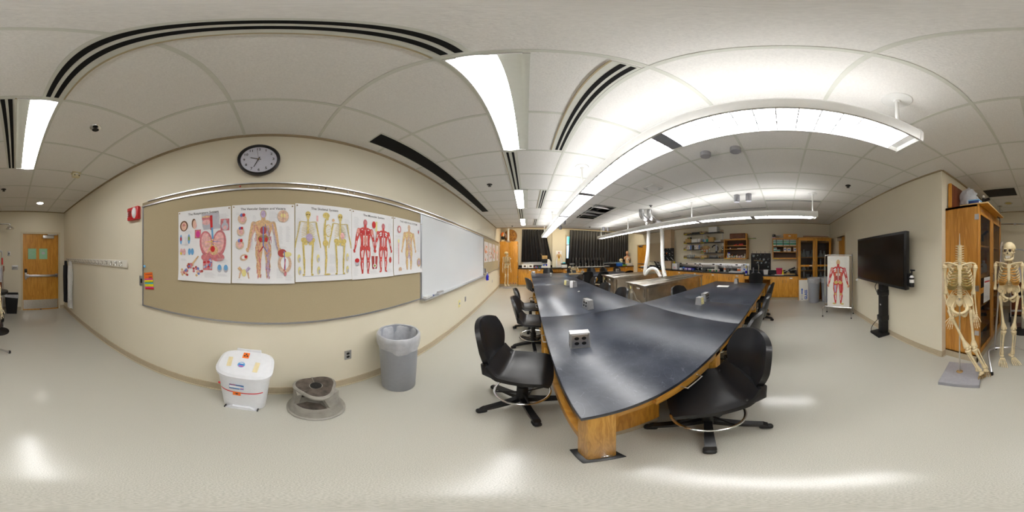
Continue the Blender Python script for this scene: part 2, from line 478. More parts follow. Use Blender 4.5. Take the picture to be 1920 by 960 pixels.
def baseboard(name, pts):
    b = B()
    for x0, x1, y0, y1 in pts:
        b.box(x0, x1, y0, y1, 0, .10, 'vinyl_base')
        ex = .008 if x1-x0 < .05 else 0; ey = .008 if y1-y0 < .05 else 0
        b.box(x0-ex, x1+ex, y0-ey, y1+ey, 0, .012, 'base_lip')
    struct(b.obj(name))
baseboard('baseboard_left', [(XL, XL+.012, YB, 7.68)])
baseboard('baseboard_side', [(XN, x0-.06, YN, YN+.012), (x1+.06, 5.28, YN, YN+.012)])
baseboard('baseboard_inner', [(XN-.012, XN, YB, YN)])
baseboard('baseboard_back', [(XL, e0-.05, YB, YB+.012), (e1+.05, XN, YB, YB+.012)])

# ------------------------------------------------------------------ doors of the room
def door_frame(b, x0, x1, yf, yb, zt, w=.05):
    b.box(x0-w, x0, min(yf, yb), max(yf, yb), 0, zt+w, 'frame_paint'); b.box(x1, x1+w, min(yf, yb), max(yf, yb), 0, zt+w, 'frame_paint')
    b.box(x0, x1, min(yf, yb), max(yf, yb), zt, zt+w, 'frame_paint')
def closer(b, M):
    b.box(-.15, .15, 0, .06, -.085, 0, 'alu', .008, M); b.box(-.24, .02, .02, .05, .008, .03, 'alu', 0, M)
# entry door, oak, with panic bar and kick plate
d = bpy.data.objects.new('door_1', None); COL.objects.link(d); struct(d); d.location = ((e0+e1)/2, YB, 0)
hw = (e1-e0)/2
b = B(); b.box(-hw, hw, -.06, -.012, 0, ez, 'oak'); b.obj('door_leaf', d)
b = B(); door_frame(b, -hw, hw, -.1, .018, ez); b.obj('door_frame', d)
b = B(); b.box(-hw+.01, hw-.01, -.012, -.008, .03, .29, 'shiny_plate'); b.obj('kick_plate', d)
b = B(); b.box(-hw+.02, hw-.1, .01, .045, .925, .985, 'alu', .01); b.box(-hw+.02, -hw+.09, -.012, .03, .91, 1.0, 'alu', .005)
b.box(hw-.16, hw-.04, -.012, .02, .90, 1.0, 'alu', .01); b.obj('panic_bar', d)
b = B(); b.cbox((hw-.075, .012, .955), (.055, .06, .20), 'alu', .012); b.cbox((hw-.075, .015, 1.09), (.075, .06, .10), 'black_plastic', .01); b.obj('door_lock', d)
b = B(); closer(b, T(-.20, -.012, 2.03)); b.obj('door_closer', d)
b = B(); b.box(-.02, .02, -.012, -.006, 0, .02, 'black_matte'); b.obj('door_seal', d)
for xx, lab in ((-.445, 'pale green notice taped on the entry door, nearer its lock'), (-.745, 'pale green notice taped on the entry door, nearer its closer')):
    b = B(); b.rect(-.108, .108, -.14, .14, 'paper_green', 0.)
    for i in range(8): b.rect(-.08, .08-.04*((i*7) % 3), .09-.03*i, .095-.03*i, 'print_grey', .0008)
    if xx < -.6: b.rect(-.04, .04, -.01, .05, 'print_grey', .0009)
    tag(b.obj('door_notice', None, (xx, YB-.0105, 1.535), FACE_YP), lab, 'paper notice', 'green notices on the entry door')
# doorway in the screen wall, door standing behind it
d = bpy.data.objects.new('door_2', None); COL.objects.link(d); struct(d); d.location = ((x0+x1)/2, YN, 0)
hw2 = (x1-x0)/2
b = B(); b.box(-hw2, hw2, -.14, -.10, .01, zt, 'oak'); b.obj('door_leaf', d)
b = B(); door_frame(b, -hw2, hw2, -.13, .02, zt, .06); b.obj('door_frame', d)
b = B(); closer(b, T(-.12, -.1, zt-.03)); b.obj('door_closer', d)
# door at the far end of the shelf wall
d = bpy.data.objects.new('door_3', None); COL.objects.link(d); struct(d); d.location = (XR, 6.90, 0); d.rotation_euler = (0, 0, PI/2)
b = B(); b.box(-.40, .40, .0, .025, .01, 2.085, 'oak'); b.obj('door_leaf', d)
b = B(); b.box(-.45, -.40, 0, .045, 0, 2.13, 'frame_paint'); b.box(.40, .45, 0, .045, 0, 2.13, 'frame_paint'); b.box(-.45, .45, 0, .045, 2.085, 2.13, 'frame_paint'); b.obj('door_frame', d)
b = B(); closer(b, T(.10, .025, 2.06)); b.obj('door_closer', d)
b = B(); b.box(-.40, .40, .026, .06, 1.02, 1.07, 'alu', .01); b.obj('panic_bar', d)

# ================================================================== CEILING FITTINGS
def troffer(y0, y1, label, xo=0., white_side=1):
    t = thing('ceiling_light', label, 'ceiling light', (0, (y0+y1)/2, H), 0, 'recessed strip lights along the ceiling slot')
    L = (y1-y0)/2-.012
    b = B(); b.box(-.232, -.226, -L, L, -.012, .0, 'white_metal'); b.box(-.079, -.012, -L, L, -.006, 0, 'grid_white')
    b.box(-.232, -.012, L-.004, L+.006, -.012, 0, 'white_metal'); b.box(-.232, -.012, -L-.006, -L+.004, -.012, 0, 'white_metal')
    b.box(-.012, .008, -L, L, -.014, 0, 'grid_white'); b.obj('housing', t)
    b = B(); n = 8
    pts = [(-.226+.147*i/n, -.004-.012*sin(PI*i/n)) for i in range(n+1)]
    for (xa, za), (xb, zb) in zip(pts, pts[1:]):
        b.poly([(xa, -L, za), (xa, L, za), (xb, L, zb), (xb, -L, zb)], 'tube_light')
    b.obj('lens', t)
    return t
troffer(.395, 1.58, 'recessed strip light nearest the black slot beside the grey waste bin end')
troffer(2.80, 3.99, 'small recessed strip light over the middle of the long bench arm')
troffer(5.19, 6.30, 'farthest recessed strip light, before the oak cupboard')
troffer(-2.035, -.825, 'recessed strip light over the floor toward the entry door')
for o in [o for o in COL.objects if o.name.startswith('ceiling_light') and o.location.y < 1.2 and o.location.y > 0]: o['label'] = 'largest bright recessed strip light, next to the long pendant light'

def slot_diffuser(xa, xb, y0, y1, label, slots):
    t = thing('air_diffuser', label, 'air vent', ((xa+xb)/2, (y0+y1)/2, H), 0, 'slotted ceiling air diffusers')
    w = (xb-xa)/2; L = (y1-y0)/2-.01; c = (xa+xb)/2
    b = B(); b.box(-w, w, -L, L, -.007, 0, 'grid_white'); b.box(-w-.008, -w, -L, L, -.012, 0, 'board_tan'); b.obj('plate', t)
    for s in slots:
        b = B(); b.box(s-c-.012, s-c+.012, -L+.008, L-.008, -.009, -.002, 'black_hole'); b.obj('slot', t)
slot_diffuser(-.245, -.135, -.815, .385, 'two-slot air diffuser arching over the posters', (-.205, -.163))
slot_diffuser(.235, .345, .40, 1.57, 'two-slot air diffuser between the big strip light and the long pendant', (.28, .32))
slot_diffuser(-.245, -.10, 1.60, 2.79, 'two-slot air diffuser just past the biggest strip light', (-.20, -.145))
slot_diffuser(.235, .345, 2.80, 3.99, 'short two-slot air diffuser beside the second strip light', (.28, .32))
slot_diffuser(-.245, -.10, 4.00, 5.18, 'two-slot air diffuser between the second and third strip lights', (-.20, -.145))
slot_diffuser(.21, .345, 5.19, 6.30, 'short two-slot air diffuser beside the farthest strip light', (.25, .30))
slot_diffuser(.0, .10, -2.03, -.82, 'two-slot air diffuser beside the strip light near the entry door', (.026, .066))
t = thing('linear_grille', 'long black open ceiling slot running along the poster wall', 'air vent', (-1.09, 2.49, H))
b = B(); b.box(-.10, .09, -1.69, 1.69, -.006, 0, 'grid_white'); b.obj('frame', t)
b = B(); b.box(-.088, .075, -1.68, 1.68, -.009, -.001, 'black_hole'); b.obj('slot', t)
t = thing('return_grille', 'dark square return air grille above the glass-door cabinet', 'air vent', (.69, -2.86, H))
b = B(); b.box(-.29, .29, -.20, .20, -.006, 0, 'grid_white'); b.obj('frame', t)
b = B(); b.box(-.275, .275, -.185, .185, -.010, -.001, 'grille'); b.obj('grille', t)
def downlight(x, y, label, on):
    t = thing('downlight', label, 'ceiling light', (x, y, H), 0, 'round recessed downlights in the entry nook')
    b = B(); b.lathe([(.095, 0), (.095, -.006), (.07, -.004)], (0, 0, 0), 'chrome' if not on else 'white_metal', 20, cap=False); b.obj('ring', t)
    b = B(); b.lathe([(.07, -.004), (.05, -.002), (.001, -.001)], (0, 0, 0), 'bulb_light' if on else 'art_bone', 20, cap=False); b.obj('lamp', t)
downlight(-.545, -3.56, 'lit round downlight in front of the entry door', True)
downlight(.68, -3.54, 'unlit round downlight behind the glass-door cabinet', False)
def sprinkler(x, y, label, big=False):
    t = thing('ceiling_sprinkler', label, 'sprinkler', (x, y, H), 0, 'sprinkler heads on the ceiling')
    b = B(); b.lathe([(.045, 0), (.042, -.006), (.022, -.01)], (0, 0, 0), 'chrome' if big else 'black_plastic', 16); b.obj('rosette', t)
    b = B(); b.lathe([(.012, -.008), (.012, -.03), (.026, -.034), (.026, -.038)], (0, 0, 0), 'black_plastic', 12); b.obj('head', t)
sprinkler(-.568, -1.06, 'sprinkler head with chrome ring on the tile before the wall sensor', True)
sprinkler(-.592, 2.514, 'black sprinkler head between the black slot and the strip lights')
sprinkler(.198, -2.786, 'black sprinkler head in the entry nook, near the dark grille')
sprinkler(2.422, -1.016, 'black sprinkler head above the wall-mounted screen')
sprinkler(5.0, -.9, 'sprinkler head above the glassware cabinet')
sprinkler(5.15, 2.6, 'sprinkler head above the wall shelves')
sprinkler(2.6, 2.75, 'sprinkler head by the white ceiling access disc')
sprinkler(-.6, 6.45, 'sprinkler head before the oak cupboard with the round wooden disc on top')
sprinkler(2.5, 6.2, 'sprinkler head before the long black curtain')
sprinkler(5.0, 6.0, 'sprinkler head before the far door')
t = thing('ceiling_sensor', 'small cream box sensor on the ceiling by the poster wall', 'sensor', (-.79, -2.02, H))
b = B(); b.box(-.06, .06, -.045, .045, -.012, 0, 'ivory'); b.obj('base', t)
b = B(); b.box(-.05, .05, -.035, .035, -.075, -.012, 'ivory', .01)
for x in (-.03, .03): b.ell((x, .034, -.055), .009, 'socket_dark', 8, 6)
b.box(-.02, .02, .0345, .037, -.035, -.02, 'white'); b.obj('body', t)
def spots(x, y, label, h=.15):
    t = thing('ceiling_cylinder', label, 'ceiling fitting', (x, y, H), 0, 'grey cylinder fittings hanging from the ceiling')
    b = B(); b.lathe([(.055, 0), (.055, -h), (.05, -h-.005)], (0, 0, 0), 'grey_paint', 18); b.obj('cylinder', t)
spots(2.973, .87, 'grey ceiling cylinder nearer the shelves of the middle pair')
spots(2.963, .64, 'grey ceiling cylinder nearer the screen of the middle pair')
spots(1.49, .45, 'short grey ceiling fitting past the nearest pendant, nearer the screen wall', .05); spots(1.47, .76, 'short grey ceiling fitting past the nearest pendant, nearer the windows', .05)
spots(3.05, 6.05, 'grey ceiling cylinder by the curtain, nearer the end of the second pendant'); spots(3.25, 6.02, 'grey ceiling cylinder by the curtain, nearer the shelf wall')
spots(1.2, 5.2, 'grey ceiling cylinder under the far part of the long pendant'); spots(1.3, 6.3, 'grey ceiling cylinder at the far end of the long pendant')
t = thing('ceiling_access_disc', 'white round ceiling access point with a bulging cover', 'ceiling fitting', (1.884, 1.929, H))
b = B(); b.box(-.12, .12, -.12, .12, -.02, 0, 'white_metal', .03); b.obj('plate', t)
b = B(); b.lathe([(.10, -.02), (.09, -.045), (.03, -.06)], (0, 0, 0), 'white_metal', 20); b.obj('cover', t)

# pendant lights: long extruded bodies with louvred lenses underneath
def pendant(x, y0, y1, label, rods):
    zb = 2.20
    t = thing('pendant_light', label, 'pendant light', (x, (y0+y1)/2, zb), 0, 'long linear pendant lights')
    L = (y1-y0)/2; prof = [(-.104, .02), (-.100, .0), (-.088, .0), (-.088, .035), (.088, .035), (.088, .0), (.100, 0), (.104, .02), (.104, .075), (.085, .112), (-.085, .112), (-.104, .075)]
    b = B(); b.prism([(a, -L, z) for a, z in prof], (0, 2*L, 0), 'white_metal')
    b.obj('housing', t, ang=25)
    for s in (-1, 1):
        b = B(); b.prism([(a, s*L, z) for a, z in ((-.106, .02), (-.102, -.004), (.102, -.004), (.106, .02), (.106, .077), (.087, .116), (-.087, .116), (-.106, .077))], (0, s*.02, 0), 'white_metal'); b.obj('end_cap', t)
    seg = 1.22; n = max(1, round(2*L/seg)); sl = (2*L-.06)/n
    for k in range(n):
        ya = -L+.03+k*sl+.035; yb = ya+sl-.07
        b = B(); b.box(-.086, .086, ya, yb, .029, .033, 'tube_light'); b.obj('lens', t)
        b = B(); m = 13
        for j in range(m+1):
            y = ya+(yb-ya)*j/m; b.box(-.086, .086, y-.0022, y+.0022, .003, .029, 'grey_paint')
        b.box(-.086, .086, ya, ya+.004, .014, .018, 'grey_paint')
        for a in (-.031, .031): b.box(a-.003, a+.003, ya, yb, .018, .026, 'white_metal')
        b.obj('louver', t)
        b = B(); b.box(-.086, .086, yb, yb+.07, .006, .030, 'alu'); b.obj('lens_joint', t)
    b = B(); b.box(-.05, .05, -L+.05, L-.05, .113, .116, 'uplight'); b.obj('uplight', t)
    for y in rods:
        yy = y-(y0+y1)/2; h = H-zb
        b = B(); b.tube([(0, yy, .105), (0, yy, h)], .011, 'white_metal', 10); b.obj('hanger_rod', t)
        b = B(); b.lathe([(.085, h), (.08, h-.008), (.022, h-.014), (.018, h-.035)], (0, yy, 0), 'white_metal', 24); b.obj('canopy', t)
pendant(.655, -.62, 6.35, 'nearest long white pendant light sweeping over the black bench', (-.55, 1.88, 4.26, 6.2))
pendant(2.97, -.60, 6.25, 'second long white pendant light, over the steel tables', (-.54, 1.87, 4.18, 6.1))
for k, (x, ya, yb, l) in enumerate(((3.38, 1.60, 2.80, 'white strip with painted shade band above the second pendant, nearest the foil ducts'), (3.90, .40, 1.58, 'white strip with painted shade band above the second pendant, toward the shelf wall'), (3.38, -.81, .38, 'white strip with painted shade band above the second pendant, nearest the screen wall'), (3.90, 2.82, 4.0, 'white strip with painted shade band past the foil ducts, toward the shelf wall'))):  # added plates; the grey strip paints the shade of a step edge
    t = thing('air_diffuser', l, 'air vent', (x, (ya+yb)/2, H), 0, 'strips with painted shade bands by the second pendant'); h = (yb-ya)/2-.01
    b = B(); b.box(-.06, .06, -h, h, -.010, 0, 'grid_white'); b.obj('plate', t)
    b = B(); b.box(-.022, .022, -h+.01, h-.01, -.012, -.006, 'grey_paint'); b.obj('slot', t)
# unseen area lamps added to brighten the raised strip before the windows
for k, xx in enumerate((.2, 2.3, 4.4)):
    l = bpy.data.lights.new('cove_fill', 'AREA'); l.shape = 'RECTANGLE'; l.size = 1.6; l.size_y = .1; l.energy = 9; l.color = (1, .90, .72)
    o = bpy.data.objects.new('cove_fill', l); COL.objects.link(o); o.location = (xx, 7.05, 3.04)

# ================================================================== POSTER WALL
# long board: tack panel, whiteboard, second tack panel are three lift-off panels; one rail runs over them
def tackboard(y0, y1, label):
    t = thing('tack_board', label, 'notice board', (XL, (y0+y1)/2, .90)); h = (y1-y0)/2
    b = B(); b.box(0, .018, -h+.012, h-.012, .012, 1.145, 'board_tan'); b.obj('tack_panel', t)
    b = B()
    b.box(0, .026, -h, -h+.014, 0, 1.15, 'alu_trim'); b.box(0, .026, h-.014, h, 0, 1.15, 'alu_trim'); b.box(0, .026, -h, h, 0, .014, 'alu_trim')
    b.obj('frame', t); return t
tackboard(-1.31, 1.70, 'large tan tack board carrying the five anatomy charts')
tackboard(4.72, 7.40, 'far tan tack board with small orange charts')
t = thing('map_rail', 'tan strip with aluminium edges running along the board tops', 'rail', (XL, 0, 2.05))
b = B(); b.box(0, .022, -1.31, 7.40, .008, .046, 'board_tan_dark'); b.obj('cork_strip', t)
b = B(); b.box(0, .032, -1.31, 7.40, -.006, .008, 'alu'); b.box(0, .034, -1.225, 7.40, .046, .056, 'alu'); b.obj('edge_trim', t)
for y, m, wh in ((-.25, 'red', ''), (.30, 'white', 'first after the skeletal chart edge'), (.39, 'white', 'next to the black pin'), (.45, 'black_plastic', ''), (.66, 'white', 'over the skeletal chart end'), (.72, 'white', 'over the muscular chart start')):
    b = B(); b.ell((XL+.028, y, 2.077), .007, m, 8, 6); tag(b.obj('push_pin'), {'red': 'red push pin in the strip over the boards', 'black_plastic': 'black push pin in the strip over the boards'}.get(m, 'white push pin in the strip, '+wh), 'push pin', 'pins in the strip over the boards')
b = B(); b.ell((XL+.026, -1.275, 1.362), .016, 'sky_blue', 10, 7); tag(b.obj('push_pin'), 'round blue push pin at the edge of the large tan board', 'push pin')
t = thing('whiteboard', 'blank white dry-erase board with an aluminium marker tray', 'whiteboard', (XL, 3.21, .89))
b = B(); b.box(0, .016, -1.505, 1.505, .01, 1.155, 'whiteboard'); b.obj('writing_surface', t)
b = B(); b.box(0, .024, -1.505, -1.49, 0, 1.155, 'alu_trim'); b.obj('frame', t); b = B(); b.box(0, .024, 1.49, 1.505, 0, 1.155, 'alu_trim'); b.obj('frame', t)
b = B(); b.prism([(0, -1.5, -.02), (.075, -1.5, -.02), (.085, -1.5, .0), (.07, -1.5, .0), (0, -1.5, .012)], (0, 3.0, 0), 'alu'); b.obj('marker_tray', t)
t = thing('whiteboard_eraser', 'grey felt eraser lying on the whiteboard tray', 'eraser', (XL+.045, 2.16, .893))
b = B(); b.box(-.025, .025, -.07, .07, 0, .02, 'print_grey'); b.obj('felt', t)
b = B(); b.box(-.022, .022, -.07, .07, .02, .04, 'alu_box', .004); b.obj('back', t)
t = thing('label_box', 'small white carton at the near end of the whiteboard tray', 'box', (XL+.05, 1.79, .893))
b = B(); b.box(-.025, .025, -.05, .05, 0, .04, 'white', .004); b.obj('carton', t)
t = thing('marker_pen', 'dark blue marker lying beside the carton on the whiteboard tray', 'marker', (XL+.05, 1.90, .905))
b = B(); b.tube([(0, -.05, 0), (0, .03, 0)], .010, 'white', 8); b.obj('barrel', t); b = B(); b.tube([(0, .03, 0), (0, .065, 0)], .011, 'navy', 8); b.obj('cap', t)
t = thing('cup_holder', 'chrome wire cup on the far end of the whiteboard', 'cup', (XL+.055, 4.72, .96))
b = B(); b.lathe([(.045, 0), (.05, .14), (.046, .14), (.042, .005)], (0, 0, 0), 'alu', 16, cap=False); b.lathe([(.045, 0), (.001, 0)], (0, 0, 0), 'alu', 16, cap=False); b.obj('cup', t)
b = B(); b.box(-.055, -.045, -.03, .03, .02, .16, 'alu'); b.obj('bracket', t)
t = thing('spray_bottle', 'deep blue cleaner spray bottle hanging at the end of the whiteboard', 'spray bottle', (XL+.12, 4.80, .74))
b = B(); b.lathe([(.045, 0), (.055, .02), (.055, .10), (.045, .14), (.02, .19), (.018, .22)], (0, 0, 0), 'deep_blue', 16, sy=1.3, sx=.8); b.obj('bottle', t)
b = B(); b.box(-.02, .02, -.05, .04, .215, .255, 'white', .008); b.tube([(0, -.03, .22), (0, -.06, .19), (0, -.055, .17)], .008, 'white', 6); b.obj('trigger_head', t)
b = B(); b.box(.0445, .0455, -.04, .04, .03, .09, 'lime'); b.box(.0455, .046, -.035, .035, .05, .085, 'white'); b.obj('printed_label', t)

# --- anatomy charts: flat sheets lying in the board plane, artwork printed on them
def lines(b, x0, x1, y1, n, dy, z=.0012):
    for i in range(n):
        b.rect(x0, x0+(x1-x0)*(.7+.3*((i*37) % 7)/6), y1-dy*i-.0018, y1-dy*i, 'print_grey', z)
def limb(b, pts, ws, m, z):
    for (p, q), (w0, w1) in zip(zip(pts, pts[1:]), zip(ws, ws[1:])): b.strip(p, q, w0, w1, m, z)
    for p, w in zip(pts, ws): b.disc(p[0], p[1], w, w, m, z, n=12)
def body(b, cx, y0, h, m, z=.0014, seg=None, m2=None, skull=None):
    """a standing figure, front view"""
    f = lambda x, y: (cx+x*h, y0+y*h)
    b.disc(*f(0, .935), .042*h, .062*h, skull or m, z)
    limb(b, [f(0, .88), f(0, .83)], [.026*h, .03*h], m, z)
    z += b.lift()
    b.poly([(*f(x, y), z) for x, y in ((-.06, .845), (-.135, .81), (-.125, .74), (-.09, .62), (-.095, .50), (-.06, .455), (.06, .455), (.095, .50), (.09, .62), (.125, .74), (.135, .81), (.06, .845))], m)
    for s in (-1, 1):
        limb(b, [f(s*.135, .795), f(s*.165, .66), f(s*.175, .63), f(s*.20, .50), f(s*.215, .445)], [.035*h, .03*h, .026*h, .017*h, .012*h], m, z)
        b.disc(*f(s*.222, .425), .02*h, .032*h, m, z, rot=-s*.3, n=10)
        limb(b, [f(s*.055, .48), f(s*.065, .36), f(s*.062, .26), f(s*.066, .20), f(s*.058, .04)], [.052*h, .046*h, .028*h, .034*h, .016*h], m, z)
        b.disc(*f(s*.072, .018), .032*h, .016*h, m, z, rot=-s*.3, n=10)
        if m2:
            for (pa, pb, w) in (((s*.05, .80), (s*.10, .77), .020), ((s*.05, .76), (s*.09, .73), .017), ((s*.03, .70), (s*.035, .52), .014), ((s*.155, .74), (s*.165, .68), .012), ((s*.18, .60), (s*.195, .53), .009),
                               ((s*.05, .44), (s*.055, .31), .013), ((s*.08, .42), (s*.075, .31), .009), ((s*.06, .22), (s*.055, .10), .010), ((s*.062, .25), (s*.062, .255), .018)):
                b.strip(f(*pa), f(*pb), w*h, w*.5*h, m2, z+.0003)
    if m2: b.strip(f(0, .80), f(0, .50), .004*h, .004*h, m2, z+.0004)
def skel2d(b, cx, y0, h, m, z=.0014, side=False):
    f = lambda x, y: (cx+x*h, y0+y*h)
    b.disc(*f(.012 if side else 0, .94), .055*h if side else .04*h, .05*h, m, z); b.disc(*f(.03 if side else 0, .89), .022*h, .028*h, m, z)
    if not side:
        for s in (-1, 1): b.disc(*f(s*.016, .935), .009*h, .009*h, 'socket_dark', z+.0003, n=10)
    limb(b, [f(0, .87), f(-.02 if side else 0, .70), f(0, .52)], [.012*h, .014*h, .018*h], m, z)
    if side:
        b.disc(*f(.045, .70), .055*h, .10*h, m, z-.0003); b.disc(*f(.048, .70), .045*h, .088*h, 'paper', z-.0001)
        for i in range(7): b.strip(f(-.015, .785-.025*i), f(.095, .76-.027*i), .003*h, .003*h, m, z)
        b.disc(*f(.0, .50), .045*h, .05*h, m, z)
        limb(b, [f(0, .48), f(.015, .27), f(.01, .24), f(.0, .04)], [.018*h, .014*h, .017*h, .010*h], m, z); b.disc(*f(.03, .018), .055*h, .014*h, m, z)
        limb(b, [f(-.01, .80), f(-.02, .62)], [.016*h, .012*h], m, z)
        return
    for i in range(8):
        w = .05+.05*sin(min(1, (i+1)/5)*PI/2)
        for s in (-1, 1): b.strip(f(0, .80-.023*i), f(s*w*1.0, .785-.027*i), .004*h, .003*h, m, z)
    b.strip(f(0, .81), f(0, .70), .009*h, .006*h, m, z+.0001)
    for s in (-1, 1):
        b.strip(f(0, .815), f(s*.12, .825), .005*h, .006*h, m, z)
        limb(b, [f(s*.125, .81), f(s*.155, .645), f(s*.185, .51), f(s*.195, .43)], [.014*h, .010*h, .009*h, .006*h], m, z)
        b.disc(*f(s*.06, .535), .05*h, .042*h, m, z, rot=s*.6); b.disc(*f(s*.035, .485), .026*h, .02*h, m, z)
        limb(b, [f(s*.075, .49), f(s*.062, .27), f(s*.06, .25), f(s*.055, .045)], [.016*h, .012*h, .016*h, .009*h], m, z); b.disc(*f(s*.065, .02), .02*h, .016*h, m, z)
def heart(b, x, y, s, m='art_brain'):
    b.disc(x, y, s, s*1.15, m, .0014, rot=.35); b.disc(x-.1*s, y+.9*s, .4*s, .45*s, 'art_blue', .0016); b.disc(x+.35*s, y+.95*s, .35*s, .4*s, 'red', .0017); b.disc(x+.1*s, y-.1*s, .55*s, .7*s, 'lung_pale', .0018, rot=.3)
PW, PH = .503, .65
def chart(y0, z0, title, label, draw, w=PW, h=PH, tsize=.030, face=FACE_XP, x=XL+.022, pins=True, y=None, curl=True):
    t = thing('anatomy_chart', label, 'poster', (x, y0, z0), 0, None, face)
    b = B(); n = 12
    for i in range(n):
        xa, xb = w*i/n, w*(i+1)/n
        zz = lambda v, q: (.010*max(0, (.12-q)/.12) if curl else 0)
        rows = [0, .03, .08, .16, 1]
        for qa, qb in zip(rows, rows[1:]):
            b.poly([(xa, qa*h, zz(xa, qa)), (xb, qa*h, zz(xb, qa)), (xb, qb*h, zz(xb, qb)), (xa, qb*h, zz(xa, qb))], 'paper')
    b.obj('sheet', t)
    b = B(); b.text(title, tsize, 'print_black', T(w/2, h-.040, .0015), 'CENTER', .006); b.obj('title', t)
    b = B(); draw(b); b.obj('artwork', t, (0, 0, .002))
    if pins:
        for px_ in (.015, w-.015): b = B(); b.ell((px_, h-.017, .004), .006, 'foot_brown', 8, 6); b.obj('pin', t)
    return t
def respiratory(b):
    b.disc(.062, .505, .042, .05, 'art_hair', .001); b.disc(.062, .503, .029, .040, 'art_face', .0014); b.disc(.062, .515, .010, .012, 'lung', .0016)
    for s in (-1, 1): b.disc(.062+s*.012, .508, .004, .003, 'socket_dark', .0018, n=8)
    b.disc(.165, .52, .022, .045, 'art_hair', .001); b.disc(.172, .51, .018, .042, 'art_face', .0013); b.disc(.185, .50, .009, .02, 'lung_pale', .0015)
    b.poly([(.24, .60, .001), (.40, .60, .001), (.40, .50, .001), (.44, .46, .001), (.26, .455, .001), (.25, .49, .001)], 'art_grey')
    b.disc(.29, .555, .045, .028, 'lung', .0013); b.disc(.285, .52, .038, .024, 'lung_pale', .0014); b.disc(.29, .57, .05, .008, 'art_tan', .0015); b.strip((.33, .58), (.335, .45), .012, .010, 'red', .0015); b.strip((.338, .47), (.345, .37), .008, .008, 'sky_blue', .0017)
    for s, x in ((-1, .285), (1, .40)):
        b.disc(x, .33, .062, .115, 'lung', .0013, rot=-s*.12); b.disc(x, .34, .045, .088, 'lung_pale', .0015, rot=-s*.12); b.disc(x-s*.01, .215, .058, .035, 'lung', .0014)
        for i in range(5): b.strip((.343, .36-.01*i), (x+s*.02*(i % 3-.3), .39-.045*i), .003, .0012, ('yellow' if s < 0 else 'art_blue') if i % 2 else 'art_tan', .0018)
    b.disc(.355, .275, .038, .042, 'art_tan', .0020); b.disc(.345, .285, .02, .026, 'red', .0022)
    b.rect(.175, .235, .385, .46, 'lung', .0013); b.disc(.205, .42, .02, .03, 'magenta', .0015)
    b.rect(.415, .49, .44, .54, 'lung', .0013); b.disc(.452, .475, .03, .034, 'art_grey', .0015); b.disc(.452, .515, .014, .02, 'art_grey', .0016); b.disc(.452, .465, .016, .018, 'lung_pale', .0017)
    for x, m in ((.03, 'sky_blue'), (.115, 'sky_blue')): b.disc(x, .38, .012, .045, m, .0013); b.disc(x, .385, .008, .02, 'red' if x < .1 else 'lime', .0015)
    for x, m in ((.035, 'lung_pale'), (.065, 'lung_pale'), (.12, 'sky_blue'), (.15, 'sky_blue')): b.disc(x, .265, .015, .03, m, .0013)
    b.disc(.03, .25, .009, .013, 'yellow', .0015)
    b.strip((.21, .225), (.12, .12), .006, .010, 'art_tan', .0013)
    for i in range(46):
        a = random.random()*6.28; r = random.random()
        c = ((.075, .085, .045), (.205, .085, .062), (.13, .14, .03))[i % 3]
        b.disc(c[0]+c[2]*r*cos(a), c[1]+c[2]*.85*r*sin(a), .012, .012, ('art_face', 'organ_red', 'art_tan', 'lung', 'art_blue')[(i*7) % 5], .0013+.00001*i, n=10)
    b.rect(.255, .34, .105, .215, 'lung', .0013)
    for i in range(12): b.disc(.262+.07*random.random(), .112+.095*random.random(), .014, .009, ('art_blue', 'red', 'art_grey')[i % 3], .0014+.00002*i, rot=random.random()*3, n=10)
    for x in (.405, .46): b.disc(x, .12, .02, .032, 'art_grey', .0013); b.disc(x, .13, .017, .024, 'sky_blue', .0015)
    for q in ((.39, .49, .585, 6), (.07, .15, .455, 4), (.07, .11, .40, 12), (.03, .13, .335, 2), (.385, .48, .205, 6), (.27, .37, .085, 8), (.03, .1, .20, 3), (.39, .48, .075, 3)): lines(b, q[0], q[1], q[2], q[3], .007)
